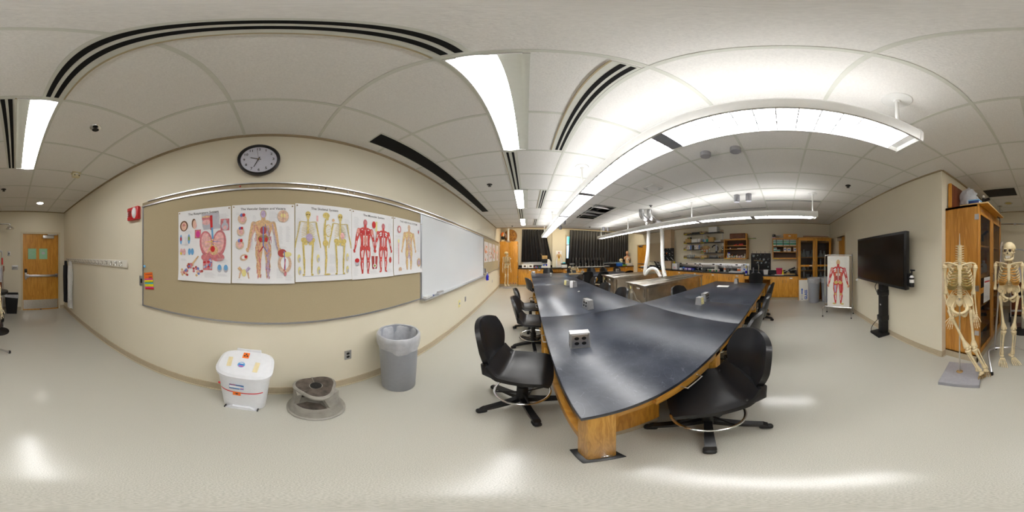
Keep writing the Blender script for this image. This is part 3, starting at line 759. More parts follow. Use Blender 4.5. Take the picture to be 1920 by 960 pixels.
def vascular(b):
    body(b, .255, .025, .575, 'art_tan', .0013, None, None, 'art_bone')
    h = .575
    f = lambda x, y: (.255+x*h, .025+y*h)
    for i in range(90):
        y = .05+.75*random.random(); s = random.choice((-1, 1))
        xx = (.02+.10*random.random()) if y > .46 else (.03+.06*random.random())
        b.strip(f(s*xx, y), f(s*(xx+.012*(random.random()-.5)), y-.05), .0022, .0014, 'lung' if s < 0 or i % 3 else 'art_blue', .0017+.000003*i)
    for i in range(40):
        y = .05+.72*random.random()
        b.strip(f((.03+.07*random.random()), y), f(.05+.03*random.random(), y-.07), .0028, .0014, 'art_lilac', .0019)
    for s in (-1, 1):
        for k in range(5): b.strip(f(s*(.125+.012*k), .79-.07*k), f(s*(.14+.014*k), .71-.07*k), .004, .003, 'lung_pale' if s < 0 else 'art_lilac', .0018)
    b.disc(*f(0, .935), .035*h, .055*h, 'art_lilac', .0018); b.disc(*f(0, .70), .045*h, .055*h, 'organ_red', .0021); b.disc(*f(0, .585), .075*h, .05*h, 'foot_brown', .0020); b.disc(*f(-.04, .57), .02*h, .035*h, 'red', .0022); b.disc(*f(.04, .57), .02*h, .035*h, 'red', .0022)
    b.strip(f(0, .76), f(0, .48), .005, .005, 'art_blue', .0024); b.strip(f(.0, .48), f(-.05, .40), .004, .003, 'red', .0024); b.strip(f(0, .48), f(.05, .40), .004, .003, 'art_blue', .0024)
    heart(b, .085, .525, .036); heart(b, .072, .42, .030); heart(b, .065, .315, .034); b.disc(.10, .21, .034, .026, 'art_brain', .0014, rot=.4); b.disc(.095, .21, .015, .013, 'paper', .0016); b.disc(.115, .215, .012, .012, 'red', .0016)
    for s in (-1, 1): b.strip((.10, .08), (.10+s*.045, .13), .010, .012, 'art_lilac' if s > 0 else 'art_tan', .0014); b.strip((.10+s*.03, .09), (.10+s*.04, .04), .008, .005, 'art_brain', .0014)
    b.disc(.10, .085, .018, .03, 'yellow_soft', .0016)
    b.disc(.412, .545, .045, .052, 'art_brain', .0013); b.strip((.412, .59), (.412, .50), .002, .002, 'lung', .0016); b.disc(.412, .55, .02, .018, 'yellow_soft', .0015)
    b.disc(.405, .245, .035, .032, 'organ_red', .0014); b.disc(.445, .235, .035, .02, 'yellow_soft', .0015); b.disc(.425, .16, .055, .075, 'art_brain', .0013); b.disc(.425, .165, .032, .05, 'paper', .0016); b.strip((.42, .26), (.43, .11), .004, .003, 'art_blue', .0018); b.strip((.43, .20), (.42, .10), .003, .003, 'red', .0018); b.disc(.43, .08, .010, .02, 'lung', .0015)
    for q in ((.38, .41, .46, 18), (.435, .47, .46, 16), (.37, .46, .295, 2), (.36, .42, .12, 10), (.43, .49, .07, 6), (.035, .07, .58, 3), (.30, .37, .58, 12), (.17, .20, .55, 10), (.33, .37, .38, 14), (.15, .18, .36, 12), (.04, .10, .03, 3)): lines(b, q[0], q[1], q[2], q[3], .008)
def skeletal(b):
    for cx, sd in ((.105, False), (.255, True), (.39, False)): skel2d(b, cx, .045, .545, 'art_bone', .0014, sd)
    b.disc(.115, .36, .028, .035, 'art_lilac', .0022); b.disc(.41, .385, .02, .03, 'lung_pale', .0022)
    for x, y in ((.03, .19), (.19, .19), (.46, .20), (.035, .09), (.195, .09), (.46, .09)): b.disc(x, y, .013, .034, 'yellow_soft', .0013); b.disc(x+.004, y-.01, .009, .018, 'art_grey', .0015)
    b.rect(.175, .19, .50, .55, 'lung_pale', .0013); b.disc(.325, .52, .012, .014, 'art_tan', .0013)
    b.strip((.06, .043), (.44, .048), .0022, .0022, 'art_grey', .0012)
    for q in ((.01, .05, .52, 22), (.15, .175, .50, 10), (.16, .20, .38, 14), (.29, .35, .22, 9), (.43, .49, .54, 18), (.29, .35, .12, 6), (.02, .06, .025, 2), (.27, .43, .025, 2)): lines(b, q[0], q[1], q[2], q[3], .009)
def muscular(b):
    body(b, .145, .035, .535, 'muscle', .0013, None, 'paper', 'lung'); body(b, .365, .05, .505, 'muscle', .0013, None, 'paper', 'lung')
    for cx, h, y0 in ((.145, .535, .035), (.365, .505, .05)):
        for s in (-1, 1): b.disc(cx+s*.06*h, y0+.76*h, .05*h, .035*h, 'red', .00135, rot=s*.3); b.disc(cx+s*.145*h, y0+.77*h, .03*h, .05*h, 'muscle_light', .00137)
        b.disc(cx, y0+.62*h, .035*h, .09*h, 'muscle_light' if h > .52 else 'red', .0014)
    b.disc(.245, .525, .022, .036, 'red', .0014); b.strip((.275, .56), (.275, .46), .012, .010, 'yellow_soft', .0013)
    b.strip((.255, .215), (.255, .09), .038, .028, 'organ_red', .0013); b.strip((.255, .215), (.255, .09), .006, .004, 'paper', .0016); b.disc(.255, .12, .02, .02, 'paper', .0017); b.disc(.255, .12, .012, .012, 'lime', .0018)
    b.disc(.055, .16, .026, .036, 'art_grey', .0013); b.disc(.055, .175, .024, .02, 'red', .0015); b.disc(.46, .175, .016, .032, 'muscle', .0013)
    for q in ((.02, .08, .58, 12), (.43, .49, .56, 12), (.02, .07, .11, 8), (.2, .3, .07, 5), (.40, .49, .08, 5), (.02, .08, .04, 3), (.22, .29, .24, 2)): lines(b, q[0], q[1], q[2], q[3], .009)
def nervous(b):
    body(b, .25, .03, .56, 'art_tan', .0013, None, 'yellow_soft', 'art_brain')
    for i in range(30): y = .2+.27*random.random(); b.strip((.22+.06*random.random(), y), (.22+.06*random.random(), y-.04), .003, .002, 'art_lilac', .0018)
    b.disc(.085, .515, .028, .042, 'lung', .0013); b.disc(.085, .515, .015, .026, 'paper', .0015); b.strip((.075, .39), (.075, .12), .008, .005, 'lung_pale', .0013); b.disc(.075, .38, .013, .02, 'yellow_soft', .0014)
    b.disc(.10, .06, .026, .028, 'art_brain', .0013); b.strip((.43, .55), (.43, .49), .014, .010, 'art_grey', .0013); b.disc(.43, .52, .008, .02, 'red', .0015)
    b.disc(.44, .13, .034, .055, 'art_tan', .0013); b.disc(.44, .13, .02, .036, 'art_lilac', .0015)
    for q in ((.02, .13, .44, 2), (.40, .46, .46, 22), (.03, .06, .30, 8), (.40, .48, .20, 2), (.13, .18, .07, 2)): lines(b, q[0], q[1], q[2], q[3], .009)
Y0 = -.831
chart(Y0, 1.252, 'The Respiratory System', 'anatomy chart titled The Respiratory System with large pink lungs', respiratory)
chart(-.318, 1.256, 'The Vascular System and Viscera', 'anatomy chart titled The Vascular System and Viscera', vascular, tsize=.027)
chart(.193, 1.268, 'The Skeletal System', 'anatomy chart titled The Skeletal System with three yellow skeletons', skeletal)
chart(.698, 1.262, 'The Muscular System', 'anatomy chart titled The Muscular System with two red figures', muscular)
chart(1.21, 1.266, 'THE NERVOUS SYSTEM', 'anatomy chart titled THE NERVOUS SYSTEM with one tan figure', nervous)
def small_art(seed):
    def draw(b):
        r = random.Random(seed)
        for i in range(22): b.disc(.06+.38*r.random(), .06+.46*r.random(), .012+.04*r.random(), .015+.05*r.random(), ('art_tan', 'organ_red', 'orange', 'lung_pale', 'art_brain', 'foot_brown')[r.randrange(6)], .0013+.00002*i, n=12)
        for k in range(3): lines(b, .05, .2, .5-.15*k, 5, .012)
        b.rect(.15, .36, .60, .612, 'print_grey', .0013)
    return draw
for k, (y, nm) in enumerate(((4.80, 'nearest of the four orange charts on the far tan board'), (5.36, 'second of the four orange charts on the far tan board'), (5.98, 'third of the four orange charts on the far tan board'), (6.72, 'farthest of the four orange charts on the far tan board'))):
    t = thing('anatomy_chart', nm, 'poster', (XL+.022, y, 1.28), 0, 'small charts on the far board', FACE_XP)
    b = B(); b.rect(0, PW, 0, PH, 'paper', 0); b.obj('sheet', t); b = B(); small_art(k+3)(b); b.obj('artwork', t, (0, 0, .001))
b = B(); b.rect(0, .2, 0, .30, 'paper', 0); tag(b.obj('paper_sheet', None, (XL+.022, 7.18, .98), FACE_XP), 'white sheet hanging at the far edge of the far tan board', 'paper')
# biohazard style striped notice near the board edge
t = thing('striped_notice', 'tilted orange, yellow and pink striped notice pinned on the tan board', 'notice', (XL+.024, -1.262, 1.105), 0, None, (PI/2, R(-7), PI/2))
b = B(); w, h = .125, .185
b.rect(0, w, 0, h, 'yellow', 0); b.rect(0, w, h*.62, h, 'orange', .0006)
for q, m in ((.56, 'magenta'), (.46, 'yellow'), (.38, 'lime'), (.32, 'cyan'), (.2, 'yellow'), (.08, 'magenta'), (0, 'red')): b.rect(0, w, h*q, h*(q+.08), m, .0007)
b.obj('card', t)
b = B(); b.rect(.065, .115, h*.66, h*.76, 'organ_red', .0012); b.rect(.05, .12, h*.86, h*.92, 'organ_red', .0012); b.rect(.02, .045, h*.88, h*.92, 'organ_red', .0012); b.rect(.02, .055, h*.72, h*.74, 'organ_red', .0012); b.obj('print', t)
# wall clock
t = thing('wall_clock', 'round black-rimmed wall clock high above the charts', 'clock', (XL, -.10, 2.352), 0, None, FACE_XP)
b = B(); b.lathe([(.165, 0), (.172, .02), (.170, .045), (.158, .052), (.148, .040), (.146, .03)], (0, 0, 0), 'black_plastic', 40, cap=False); b.obj('rim', t)
b = B(); b.disc(0, 0, .150, .150, 'clock_face', .03, n=40); b.obj('dial', t)
b = B()
for k in range(1, 13):
    a = PI/2-k*PI/6; b.text(str(k), .037, 'print_black', T(.117*cos(a), .117*sin(a), .0312), 'CENTER', .02)
for k in range(60):
    a = k*PI/30; b.strip((.140*cos(a), .140*sin(a)), (.145*cos(a), .145*sin(a)), .0008, .0008, 'print_grey', .0312)
b.rect(-.035, .035, .052, .056, 'print_grey', .0312)
b.obj('numerals', t)
b = B(); a = PI/2-9.55/12*2*PI; b.strip((-.02*cos(a), -.02*sin(a)), (.068*cos(a), .068*sin(a)), .0045, .0035, 'print_black', .034); b.obj('hour_hand', t)
b = B(); a = PI/2-34/60*2*PI; b.strip((-.025*cos(a), -.025*sin(a)), (.095*cos(a), .095*sin(a)), .0042, .003, 'print_black', .0355); b.obj('minute_hand', t)
b = B(); a = PI/2-59/60*2*PI; b.strip((-.035*cos(a), -.035*sin(a)), (.10*cos(a), .10*sin(a)), .0012, .001, 'print_black', .037); b.lathe([(.006, .03), (.006, .039)], (0, 0, 0), 'foot_brown', 12); b.obj('second_hand', t)
# fire alarm
t = thing('fire_alarm', 'red fire alarm with clear strobe beside the tan board', 'fire alarm', (XL, -1.455, 1.99))
b = B(); b.box(0, .05, -.095, .095, -.075, .085, 'red', .008); b.obj('housing', t)
b = B(); b.ell((.05, .035, .005), (.03, .035, .07), 'lens_off', 12, 8); b.obj('strobe', t)
b = B()
for i in range(5): b.box(.0495, .0515, -.075, -.02, -.03+.016*i, -.022+.016*i, 'socket_dark')
b.text('FIRE', .04, 'white', Matrix.Translation((.0515, -.085, .0)) @ Euler(FACE_XP).to_matrix().to_4x4() @ Matrix.Rotation(PI/2, 4, 'Z'), 'CENTER', .02); b.obj('grille', t)
# coat hook rail
t = thing('coat_rack', 'long cream wall rail with a row of chrome coat hooks', 'coat rack', (XL, -2.79, 1.375))
b = B(); b.box(0, .02, -1.17, 1.20, -.045, .05, 'cream_rail', .004); b.obj('rail', t)
for i in range(19):
    y = -1.1+.122*i
    b = B(); b.box(.02, .024, y-.008, y+.008, -.022, .03, 'steel'); b.tube([(.024, y, .018), (.05, y, .026), (.058, y, .036)], .006, 'chrome', 6); b.tube([(.024, y, -.005), (.045, y, -.032), (.062, y, -.026), (.066, y, -.008)], .006, 'chrome', 6); b.obj('hook', t)
def coat(name, label, y, w, x, z0, m):
    t = thing(name, label, 'coat', (XL+x, y, 0))
    def fn(u, v):
        z = z0+(1.36-z0)*(v+1)/2; k = .35+.65*min(1, (1-v)/.5) if v > 0 else 1
        return (.055*cos(u*1.4)+.018*sin(u*9+v*2)*min(1, 1.2-v), u*w*k, z)
    b = B(); b.shell(fn, 26, 14, .015, m); b.obj('body', t)
    b = B(); b.tube([(.06, w*.55, 1.25), (.075, w*.85, 1.0), (.07, w*.8, z0+.22)], [.045, .05, .04], m, 10); b.obj('sleeve', t)
    return t
coat('hanging_lab_coat', 'white lab coat hanging behind the black coat on the hook rail', -3.66, .14, .02, .22, 'coat_white')
coat('hanging_coat', 'black coat hanging at the door end of the hook rail', -3.90, .12, .05, .30, 'coat_black')
# wall plates
def plate(name, label, cat, loc, rot, kind, w=.07, h=.115, m='alu_box'):
    t = thing(name, label, cat, loc, 0, None, rot)
    b = B(); b.box(-w/2, w/2, -h/2, h/2, 0, .007, m, .002); b.obj('cover_plate', t)
    b = B()
    if kind == 'duplex':
        for s in (-1, 1):
            b.disc(0, s*.021, .017, .015, 'black_plastic', .0078)
    elif kind == 'switch': b.rect(-.012, .012, -.025, .025, 'black_plastic', .0078)
    elif kind == 'triple':
        for x in (-.035, 0, .035): b.rect(x-.008, x+.008, -.02, .02, 'black_plastic', .0078)
    elif kind == 'jack': b.rect(-.015, .015, -.02, .02, 'blue', .0078)
    b.obj('receptacle' if kind in ('duplex', 'jack') else 'toggle', t)
    return t
plate('wall_outlet', 'steel double power outlet on the wall over the step stool', 'outlet', (XL, .669, .452), FACE_XP, 'duplex')
plate('light_switch', 'steel switch plate at the left edge of the tan board', 'light switch', (XL, -1.345, 1.19), FACE_XP, 'switch', .07, .12)
plate('data_socket', 'yellowed data jack with a blue plug below the whiteboard', 'wall jack', (XL, 2.98, .50), FACE_XP, 'jack', .09, .15, 'yellow_soft')
plate('wall_outlet', 'double power outlet beside the data jack below the whiteboard', 'outlet', (XL, 3.30, .52), FACE_XP, 'duplex')
plate('wall_outlet', 'small blank plate low on the wall near the oak cupboard', 'outlet', (XL, 6.05, .52), FACE_XP, 'none')
plate('light_switch', 'small steel switch plate on the entry wall, above the triple one', 'light switch', (.165, YB, 1.54), FACE_YP, 'switch', .075, .12)
plate('light_switch', 'triple steel switch plate beside the entry door', 'light switch', (.01, YB, 1.175), FACE_YP, 'triple', .165, .115)
plate('wall_outlet', 'power outlet on the entry wall by the black waste bin', 'outlet', (.30, YB, .52), FACE_YP, 'duplex')

# ------------------------------------------------------------------ things standing along the poster wall
t = thing('pedal_bin', 'white pedal bin with orange stickers and red tape', 'bin', (-1.175, -.19, 0), R(-6))
SL = .42                                                           # the lid rises toward the wall
def binsec(b, z0, z1, a0, a1, m, n=40, sl=0.):
    e = lambda v, k: (abs(v)**k)*(1 if v > 0 else -1)
    rs = []
    for k in range(7):
        z = z0+(z1-z0)*k/6; s = a0+(a1-a0)*k/6
        ring = []
        for i in range(n):
            x = .125*s*e(cos(2*PI*i/n), .6); y = .195*s*e(sin(2*PI*i/n), .62)
            ring.append(b.bm.verts.new((x, y, z-sl*x*min(1, z/.46))))
        rs.append(ring)
    fs = []
    for A, C in zip(rs, rs[1:]):
        for j in range(n): fs.append(b.bm.faces.new((A[j], A[(j+1) % n], C[(j+1) % n], C[j])))
    fs.append(b.bm.faces.new(rs[0][::-1])); fs.append(b.bm.faces.new(rs[-1])); b._tag(fs, m)
def bin_x(y, z, off=.004):
    s = .78+.20*z/.52; q = min(.98, abs(y)/(.195*s)); sn = q**(1/.62)
    return .125*s*(max(0, 1-sn*sn)**.5)**.6+off
b = B(); binsec(b, 0, .52, .78, .98, 'white_plastic', sl=SL); b.obj('body', t)
b = B(); binsec(b, .515, .545, 1.06, 1.08, 'white_plastic', sl=SL); binsec(b, .545, .562, 1.07, .97, 'white_plastic', sl=SL); b.box(-.135, -.115, -.10, .10, .57, .63, 'white_plastic', .005); b.obj('lid', t)
b = B(); b.prism([(.095, y, .0) for y in (-.11, .11)]+[(.095, .06, .045), (.095, -.06, .045)], (.025, 0, 0), 'white_plastic'); b.box(.09, .122, -.117, -.11, .0, .02, 'black_plastic'); b.box(.09, .122, .11, .117, .0, .02, 'black_plastic'); b.obj('pedal', t)
b = B(); N = 28
ys_ = [-.165+.31*i/N for i in range(N+1)]
zt_ = lambda y: .27+.25*(y+.01)**2*3
for p, q in zip(ys_, ys_[1:]):
    P0, P1 = (bin_x(p, .27), p, zt_(p)), (bin_x(q, .27), q, zt_(q))
    b.poly([(P0[0], P0[1], P0[2]-.007), (P1[0], P1[1], P1[2]-.007), (P1[0], P1[1], P1[2]+.007), (P0[0], P0[1], P0[2]+.007)], 'red_tape')
b.ell((.05, -.178, .30), (.012, .016, .011), 'red_tape', 8, 6); b.obj('red_tape', t)
def sticker(name, z, y, w, h, m, draw):
    b = B(); b.rect(-w/2, w/2, -h/2, h/2, m, 0); draw(b); b.obj(name, t, (bin_x(max(0, abs(y)-w*.5), z, .003)+.012*z/.37, y, z), (PI/2-.05, 0, PI/2))
def bio(b, s=.022, zz=.0006):
    for k in range(3):
        a = PI/2+k*2*PI/3; b.disc(s*.5*cos(a), s*.5*sin(a), s*.42, s*.42, 'print_black', zz, n=14); b.disc(s*.72*cos(a), s*.72*sin(a), s*.34, s*.34, 'orange', zz+.0003, n=14)
    b.disc(0, 0, s*.2, s*.2, 'print_black', zz+.0006, n=12)
sticker('biohazard_sticker', .262, -.025, .055, .05, 'orange', lambda b: bio(b, .02))
def lab(b):
    b.rect(-.05, .05, .018, .028, 'navy', .0006); b.rect(-.048, .03, -.012, .012, 'paper', .0006); b.rect(-.05, .02, -.028, -.02, 'navy', .0006); b.rect(.025, .05, -.02, -.012, 'magenta', .0006); b.rect(-.04, .025, .011, .014, 'print_grey', .0009); b.rect(.03, .048, -.008, .008, 'white', .0007)
    b.rect(-.045, -.005, .019, .026, 'red', .0009)
sticker('printed_label', .365, -.025, .10, .056, 'sky_blue', lab)
SR = (0, math.atan(SL), 0)
def on_lid(b, name, x, y): b.obj(name, t, (x, y, .5645-SL*x+.002), SR)
b = B(); b.rect(-.03, .03, -.025, .025, 'orange', 0)
for k in range(3):
    a = k*2*PI/3+PI; b.disc(.012*cos(a), .012*sin(a), .008, .008, 'print_black', .0006, n=14)
on_lid(b, 'biohazard_sticker', -.07, -.01)
b = B(); b.disc(0, 0, .028, .028, 'sky_blue', 0, n=24); b.rect(-.004, .004, -.02, .02, 'blue', .0005); b.rect(.010, .020, -.016, .018, 'magenta', .0005); b.rect(-.02, -.011, -.012, .012, 'white', .0005); on_lid(b, 'round_sticker', .025, -.022)
for y, x, a in ((-.115, .01, .14), (.09, .035, -.06)):
    b = B(); b.poly([(cos(a)*p-sin(a)*q, sin(a)*p+cos(a)*q, 0) for p, q in ((-.05, -.017), (.05, -.017), (.05, .017), (-.05, .017))], 'masking_tape'); on_lid(b, 'masking_tape', x, y)
# kick step stool
t = thing('step_stool', 'worn grey round kick step stool with clover-shaped top', 'step stool', (-1.085, .305, 0), 0)
b = B(); b.lathe([(.196, 0), (.204, .010), (.204, .018), (.190, .026), (.166, .122), (.156, .132), (.09, .134)], (0, 0, 0), 'step_grey', 40, cap=False); b.lathe([(.09, .134), (.001, .134)], (0, 0, 0), 'step_grey', 40, cap=False); b.obj('lower_step', t)
b = B()
for k in range(3):
    a0 = k*2*PI/3+PI/6+.34; a1 = a0+1.42
    p = [(.154*cos(a0+(a1-a0)*i/10), .154*sin(a0+(a1-a0)*i/10), .1335) for i in range(11)]+[(.08*cos(a1-.1), .08*sin(a1-.1), .1345), (.08*cos(a0+.1), .08*sin(a0+.1), .1345)]
    b.prism(p, (0, 0, .004), 'tread')
b.obj('lower_tread', t)
for k in range(3):
    a = k*2*PI/3+PI/6; b = B(); M = Matrix.Rotation(a, 4, 'Z')
    b.prism([M @ V(p) for p in ((.142, -.075, .30), (.142, .075, .30), (.158, .038, .13), (.158, -.038, .13))], M @ V((-.03, 0, 0)) - V((0, 0, 0)), 'step_grey'); b.obj('support', t)
clo = lambda a, r: r*(1+.125*cos(3*a))
b = B()
rings = []
for r, z in ((.13, .285), (.148, .29), (.150, .312), (.140, .325), (.125, .328)):
    rings.append([b.bm.verts.new((clo(2*PI*i/48, r)*cos(2*PI*i/48), clo(2*PI*i/48, r)*sin(2*PI*i/48), z)) for i in range(48)])
fs = []
for A, C in zip(rings, rings[1:]):
    for j in range(48): fs.append(b.bm.faces.new((A[j], A[(j+1) % 48], C[(j+1) % 48], C[j])))
fs.append(b.bm.faces.new(rings[-1])); fs.append(b.bm.faces.new(rings[0][::-1])); b._tag(fs, 'step_grey'); b.obj('upper_step', t)
b = B()
for k in range(3):
    a0 = k*2*PI/3+PI/3+.025; a1 = a0+2*PI/3-.05; N = 14
    p = [(clo(a0+(a1-a0)*i/N, .130)*cos(a0+(a1-a0)*i/N), clo(a0+(a1-a0)*i/N, .130)*sin(a0+(a1-a0)*i/N), .328) for i in range(N+1)]+[(.048*cos(a1-(a1-a0)*i/6), .048*sin(a1-(a1-a0)*i/6), .328) for i in range(7)]
    b.prism(p, (0, 0, .004), 'tread')
b.lathe([(.042, .328), (.042, .333), (.001, .333)], (0, 0, 0), 'black_matte', 20, cap=False); b.obj('upper_tread', t)
# tall grey waste bin with a liner
def waste_bin(loc, label, group=None, h=.70, r=.182, liner=True, rz=0):
    t = thing('waste_bin', label, 'waste bin', loc, rz, group)
    b = B(); b.lathe([(r*.83, 0), (r*.85, .01), (r, h), (r*1.05, h+.01), (r*1.05, h+.03), (r*.97, h+.03), (r*.95, h-.02), (r*.82, .02), (.001, .015)], (0, 0, 0), 'bin_grey', 36, cap=False); b.obj('bin_body', t)
    if liner:
        b = B(); n = 48; rings = []
        for k, (rr, z) in enumerate(((r*.80, h*.25), (r*.86, h*.7), (r*.93, h), (r*1.02, h+.036), (r*1.075, h+.03), (r*1.085, h-.02), (r*1.06, h-.09), (r*1.03, h-.12))):
            am = (.010, .009, .006, .003, .003, .005, .008, .010)[k]
            rings.append([b.bm.verts.new(((rr+am*sin(7*q+k)+am*.6*sin(13*q))*cos(q), (rr+am*sin(7*q+k)+am*.6*sin(13*q))*sin(q), z+(.02*sin(3*q) if k == 7 else 0))) for q in [2*PI*i/n for i in range(n)]])
        fs = []
        for A, C in zip(rings, rings[1:]):
            for j in range(n): fs.append(b.bm.faces.new((A[j], A[(j+1) % n], C[(j+1) % n], C[j])))
        fs.append(b.bm.faces.new(rings[0])); b._tag(fs, 'bag_film'); b.obj('liner', t, ang=180)
    return t
waste_bin((-1.06, 1.05, 0), 'tall grey round waste bin with clear liner below the poster board')

# ================================================================== BLACK LAB BENCH (U shape round the steel tables)
TZ = .75                                                           # top surface
tx0, tx1, ty0, ty1, tin_x, tin_y0, tin_y1 = .152, 4.30, .445, 6.80, 1.585, 1.885, 5.36
bench = thing('lab_bench', 'U-shaped black-topped oak lab bench with a sharp near corner', 'lab bench', (0, 0, 0))
b = B(); th = .028
def slab(x0, x1, y0, y1): b.box(x0, x1, y0, y1, TZ-th, TZ, 'table_black', .003)
slab(tx0, 1.587, ty0, 1.848); slab(1.590, 2.30, ty0, tin_y0); slab(2.303, tx1, ty0, tin_y0)
slab(tx0, tin_x, 1.851, 3.99); slab(tx0, tin_x, 3.993, tin_y1); slab(tx0, 2.10, tin_y1+.003, ty1); slab(2.103, tx1, tin_y1, ty1)
b.obj('bench_top', bench)
ap0, ap1 = TZ-th-.105, TZ-th
def apron(x0, x1, y0, y1):
    b = B(); b.box(x0, x1, y0, y1, ap0, ap1, 'table_oak_rail'); b.obj('apron', bench)
apron(.205, 4.25, .485, .505); apron(.195, .215, .50, 6.75); apron(.205, 4.25, 6.735, 6.755); apron(1.53, 1.55, 1.85, 5.40)
apron(1.55, 4.25, 1.83, 1.85); apron(1.55, 4.25, 5.40, 5.42); apron(4.24, 4.26, .485, 1.85); apron(4.24, 4.26, 5.40, 6.755)
legs = [(.225, .50), (1.15, .53), (2.84, .53), (4.20, .53), (4.20, 1.80), (2.84, 1.80), (.225, 2.05), (.225, 3.55), (.225, 5.1), (.225, 6.71), (1.51, 3.55), (1.51, 2.05), (1.51, 5.1), (4.20, 5.45), (4.20, 6.71), (2.85, 5.45), (1.65, 6.71)]
for x, y in legs:
    w = .052 if (x, y) == legs[0] else .045
    b = B(); b.box(x-w, x+w, y-w, y+w, .012, TZ-th, 'table_oak', .012 if (x, y) == legs[0] else .005); lg = b.obj('leg', bench)
    b = B(); b.box(x-w-.022, x+w+.022, y-w-.022, y+w+.022, 0, .014, 'black_plastic', .004); b.obj('foot_pad', lg)
    if (x, y) == legs[0]:
        b = B(); b.lathe([(.022, 0), (.020, .004), (.001, .005)], (0, 0, 0), 'chrome', 12, cap=False, sy=.3, M=T(x+.012, y-w-.001, .062) @ Matrix.Rotation(PI/2, 4, 'X')); b.obj('leveller', lg)
for y0, y1 in ((.55, 2.0), (2.1, 3.5), (3.6, 5.05), (5.15, 6.66)):
    b = B(); b.box(.205, .245, y0, y1, .13, .215, 'table_oak_rail'); b.obj('stretcher', bench)
for x0, x1 in ((1.20, 2.79), (2.89, 4.15)):
    b = B(); b.box(x0, x1, .72, .76, .24, .33, 'table_oak_rail'); b.obj('stretcher', bench)
# pedestal behind the front leg and its painted plinth
b = B(); b.box(.27, .66, .63, 1.25, .10, TZ-th, 'oak'); b.obj('pedestal', bench)
b = B(); b.box(.27, .66, .64, 1.25, 0, .10, 'vinyl_base'); b.obj('plinth', bench)
b = B(); b.box(1.22, 1.60, .90, 1.6, .10, TZ-th, 'oak'); b.obj('pedestal', bench)
for x0 in (.47, 1.44, 2.15, 3.10):
    b = B(); b.box(x0, x0+.48, .462, .485, ap0+.004, ap1-.004, 'table_oak_rail', .004); dr_ = b.obj('drawer', bench)
    b = B(); xm = x0+.24; z = (ap0+ap1)/2; b.tube([(xm-.075, .462, z), (xm-.072, .425, z), (xm+.072, .425, z), (xm+.075, .462, z)], .0045, 'alu', 8); b.obj('drawer_handle', dr_)
for y0 in (1.15, 2.25, 3.3, 4.6, 5.7):
    b = B(); b.box(.172, .195, y0, y0+.60, ap0+.004, ap1-.004, 'table_oak_rail', .004); dr_ = b.obj('drawer', bench)
    b = B(); ym = y0+.30; z = (ap0+ap1)/2; b.tube([(.172, ym-.075, z), (.135, ym-.072, z), (.135, ym+.072, z), (.172, ym+.075, z)], .0045, 'alu', 8); b.obj('drawer_handle', dr_)

def power_box(x, y, rz, label, faces=(1,), ivory=False, w=.145, d=.095, h=.13):
    t = thing('power_outlet_box', label, 'power box', (x, y, TZ), rz, 'power boxes standing on the black bench')
    b = B(); b.prism([(-w/2, -d/2, 0), (-w/2, d/2, 0), (-w/2, d/2-.014, h), (-w/2, -d/2+.014, h)], (w, 0, 0), 'alu_box'); b.obj('housing', t)
    for f in faces:
        b = B(); sg = -1 if f == 1 else 1
        M = T(0, sg*(d/2-.005), h/2) @ Euler((PI/2-.11, 0, 0 if f == 1 else PI)).to_matrix().to_4x4() if f == 1 else T(0, d/2-.005, h/2) @ Matrix.Rotation(PI, 4, 'Z') @ Euler((PI/2-.11, 0, 0)).to_matrix().to_4x4()
        b.box(-w/2+.012, w/2-.012, -h/2+.012, h/2-.008, -.0005, .003, 'yellow_soft' if ivory else 'alu', .001, M)
        def outlets(b):
            for px_ in (-.026, .026):
                for pz in (-.022, .022):
                    b.disc(px_, pz+.002, .017, .014, 'ivory' if ivory else 'black_plastic', .0042, n=14)
                    for q in (-.006, .006): b.rect(px_+q-.0012, px_+q+.0012, pz-.002, pz+.008, 'black_hole', .005)
        b.within(M, outlets)
        b.obj('outlet_plate', t)
    return t
power_box(.375, 1.135, R(-8), 'steel power box with four black outlets nearest the sharp bench corner')
power_box(.80, 2.05, R(-78), 'grey power box standing alone past the first bench seam', (1, 2))
power_box(1.085, 3.68, R(-80), 'grey power box in front of the ivory-edged one on the long bench arm', (1, 2))
power_box(.965, 3.90, R(-80), 'ivory-edged power box behind the grey one on the long bench arm', (1, 2), True)
power_box(.235, 6.36, R(-2), 'steel power box at the far end of the long bench arm by the corner', (1,))
power_box(2.08, 1.17, R(2), 'ivory-edged power box on the front bench arm', (1, 2), True, .10, .10, .115)
power_box(2.31, 1.20, R(2), 'grey power box just behind the ivory-edged one on the front bench arm', (1, 2))
power_box(4.12, 1.22, R(2), 'grey power box at the shelf end of the front bench arm', (1, 2))
power_box(2.17, 6.15, R(-75), 'grey power box on the far bench arm, beside the little animal skeleton', (1, 2))
power_box(3.95, 6.4, R(-10), 'grey power box on the far bench arm, nearest the far door')
t = thing('upright_box', 'narrow outlet post with side light painted white, middle of the long bench arm', 'box', (.99, 3.58, TZ), R(-10))
b = B(); b.box(-.032, .032, -.03, .03, 0, .15, 'white', .004); b.obj('carton', t); b = B(); b.box(-.033, .033, -.031, .031, .15, .154, 'white_plastic'); b.obj('lid', t)  # outlet post; the white colour paints in the light on its side
t = thing('upright_box', 'small upright pale box toward the far end of the long bench arm', 'box', (.83, 5.65, TZ), R(-10))
b = B(); b.box(-.035, .035, -.03, .03, 0, .125, 'alu_box', .004); b.obj('carton', t); b = B(); b.box(-.036, .036, -.031, .031, .125, .128, 'white_plastic'); b.obj('lid', t)
b = B(); b.cbox((0, 0, .002), (.20, .27, .003), 'paper_matt'); tag(b.obj('paper_sheet', None, (3.62, 1.40, TZ), (0, 0, R(8))), 'white sheet of paper lying on the front bench arm', 'paper')
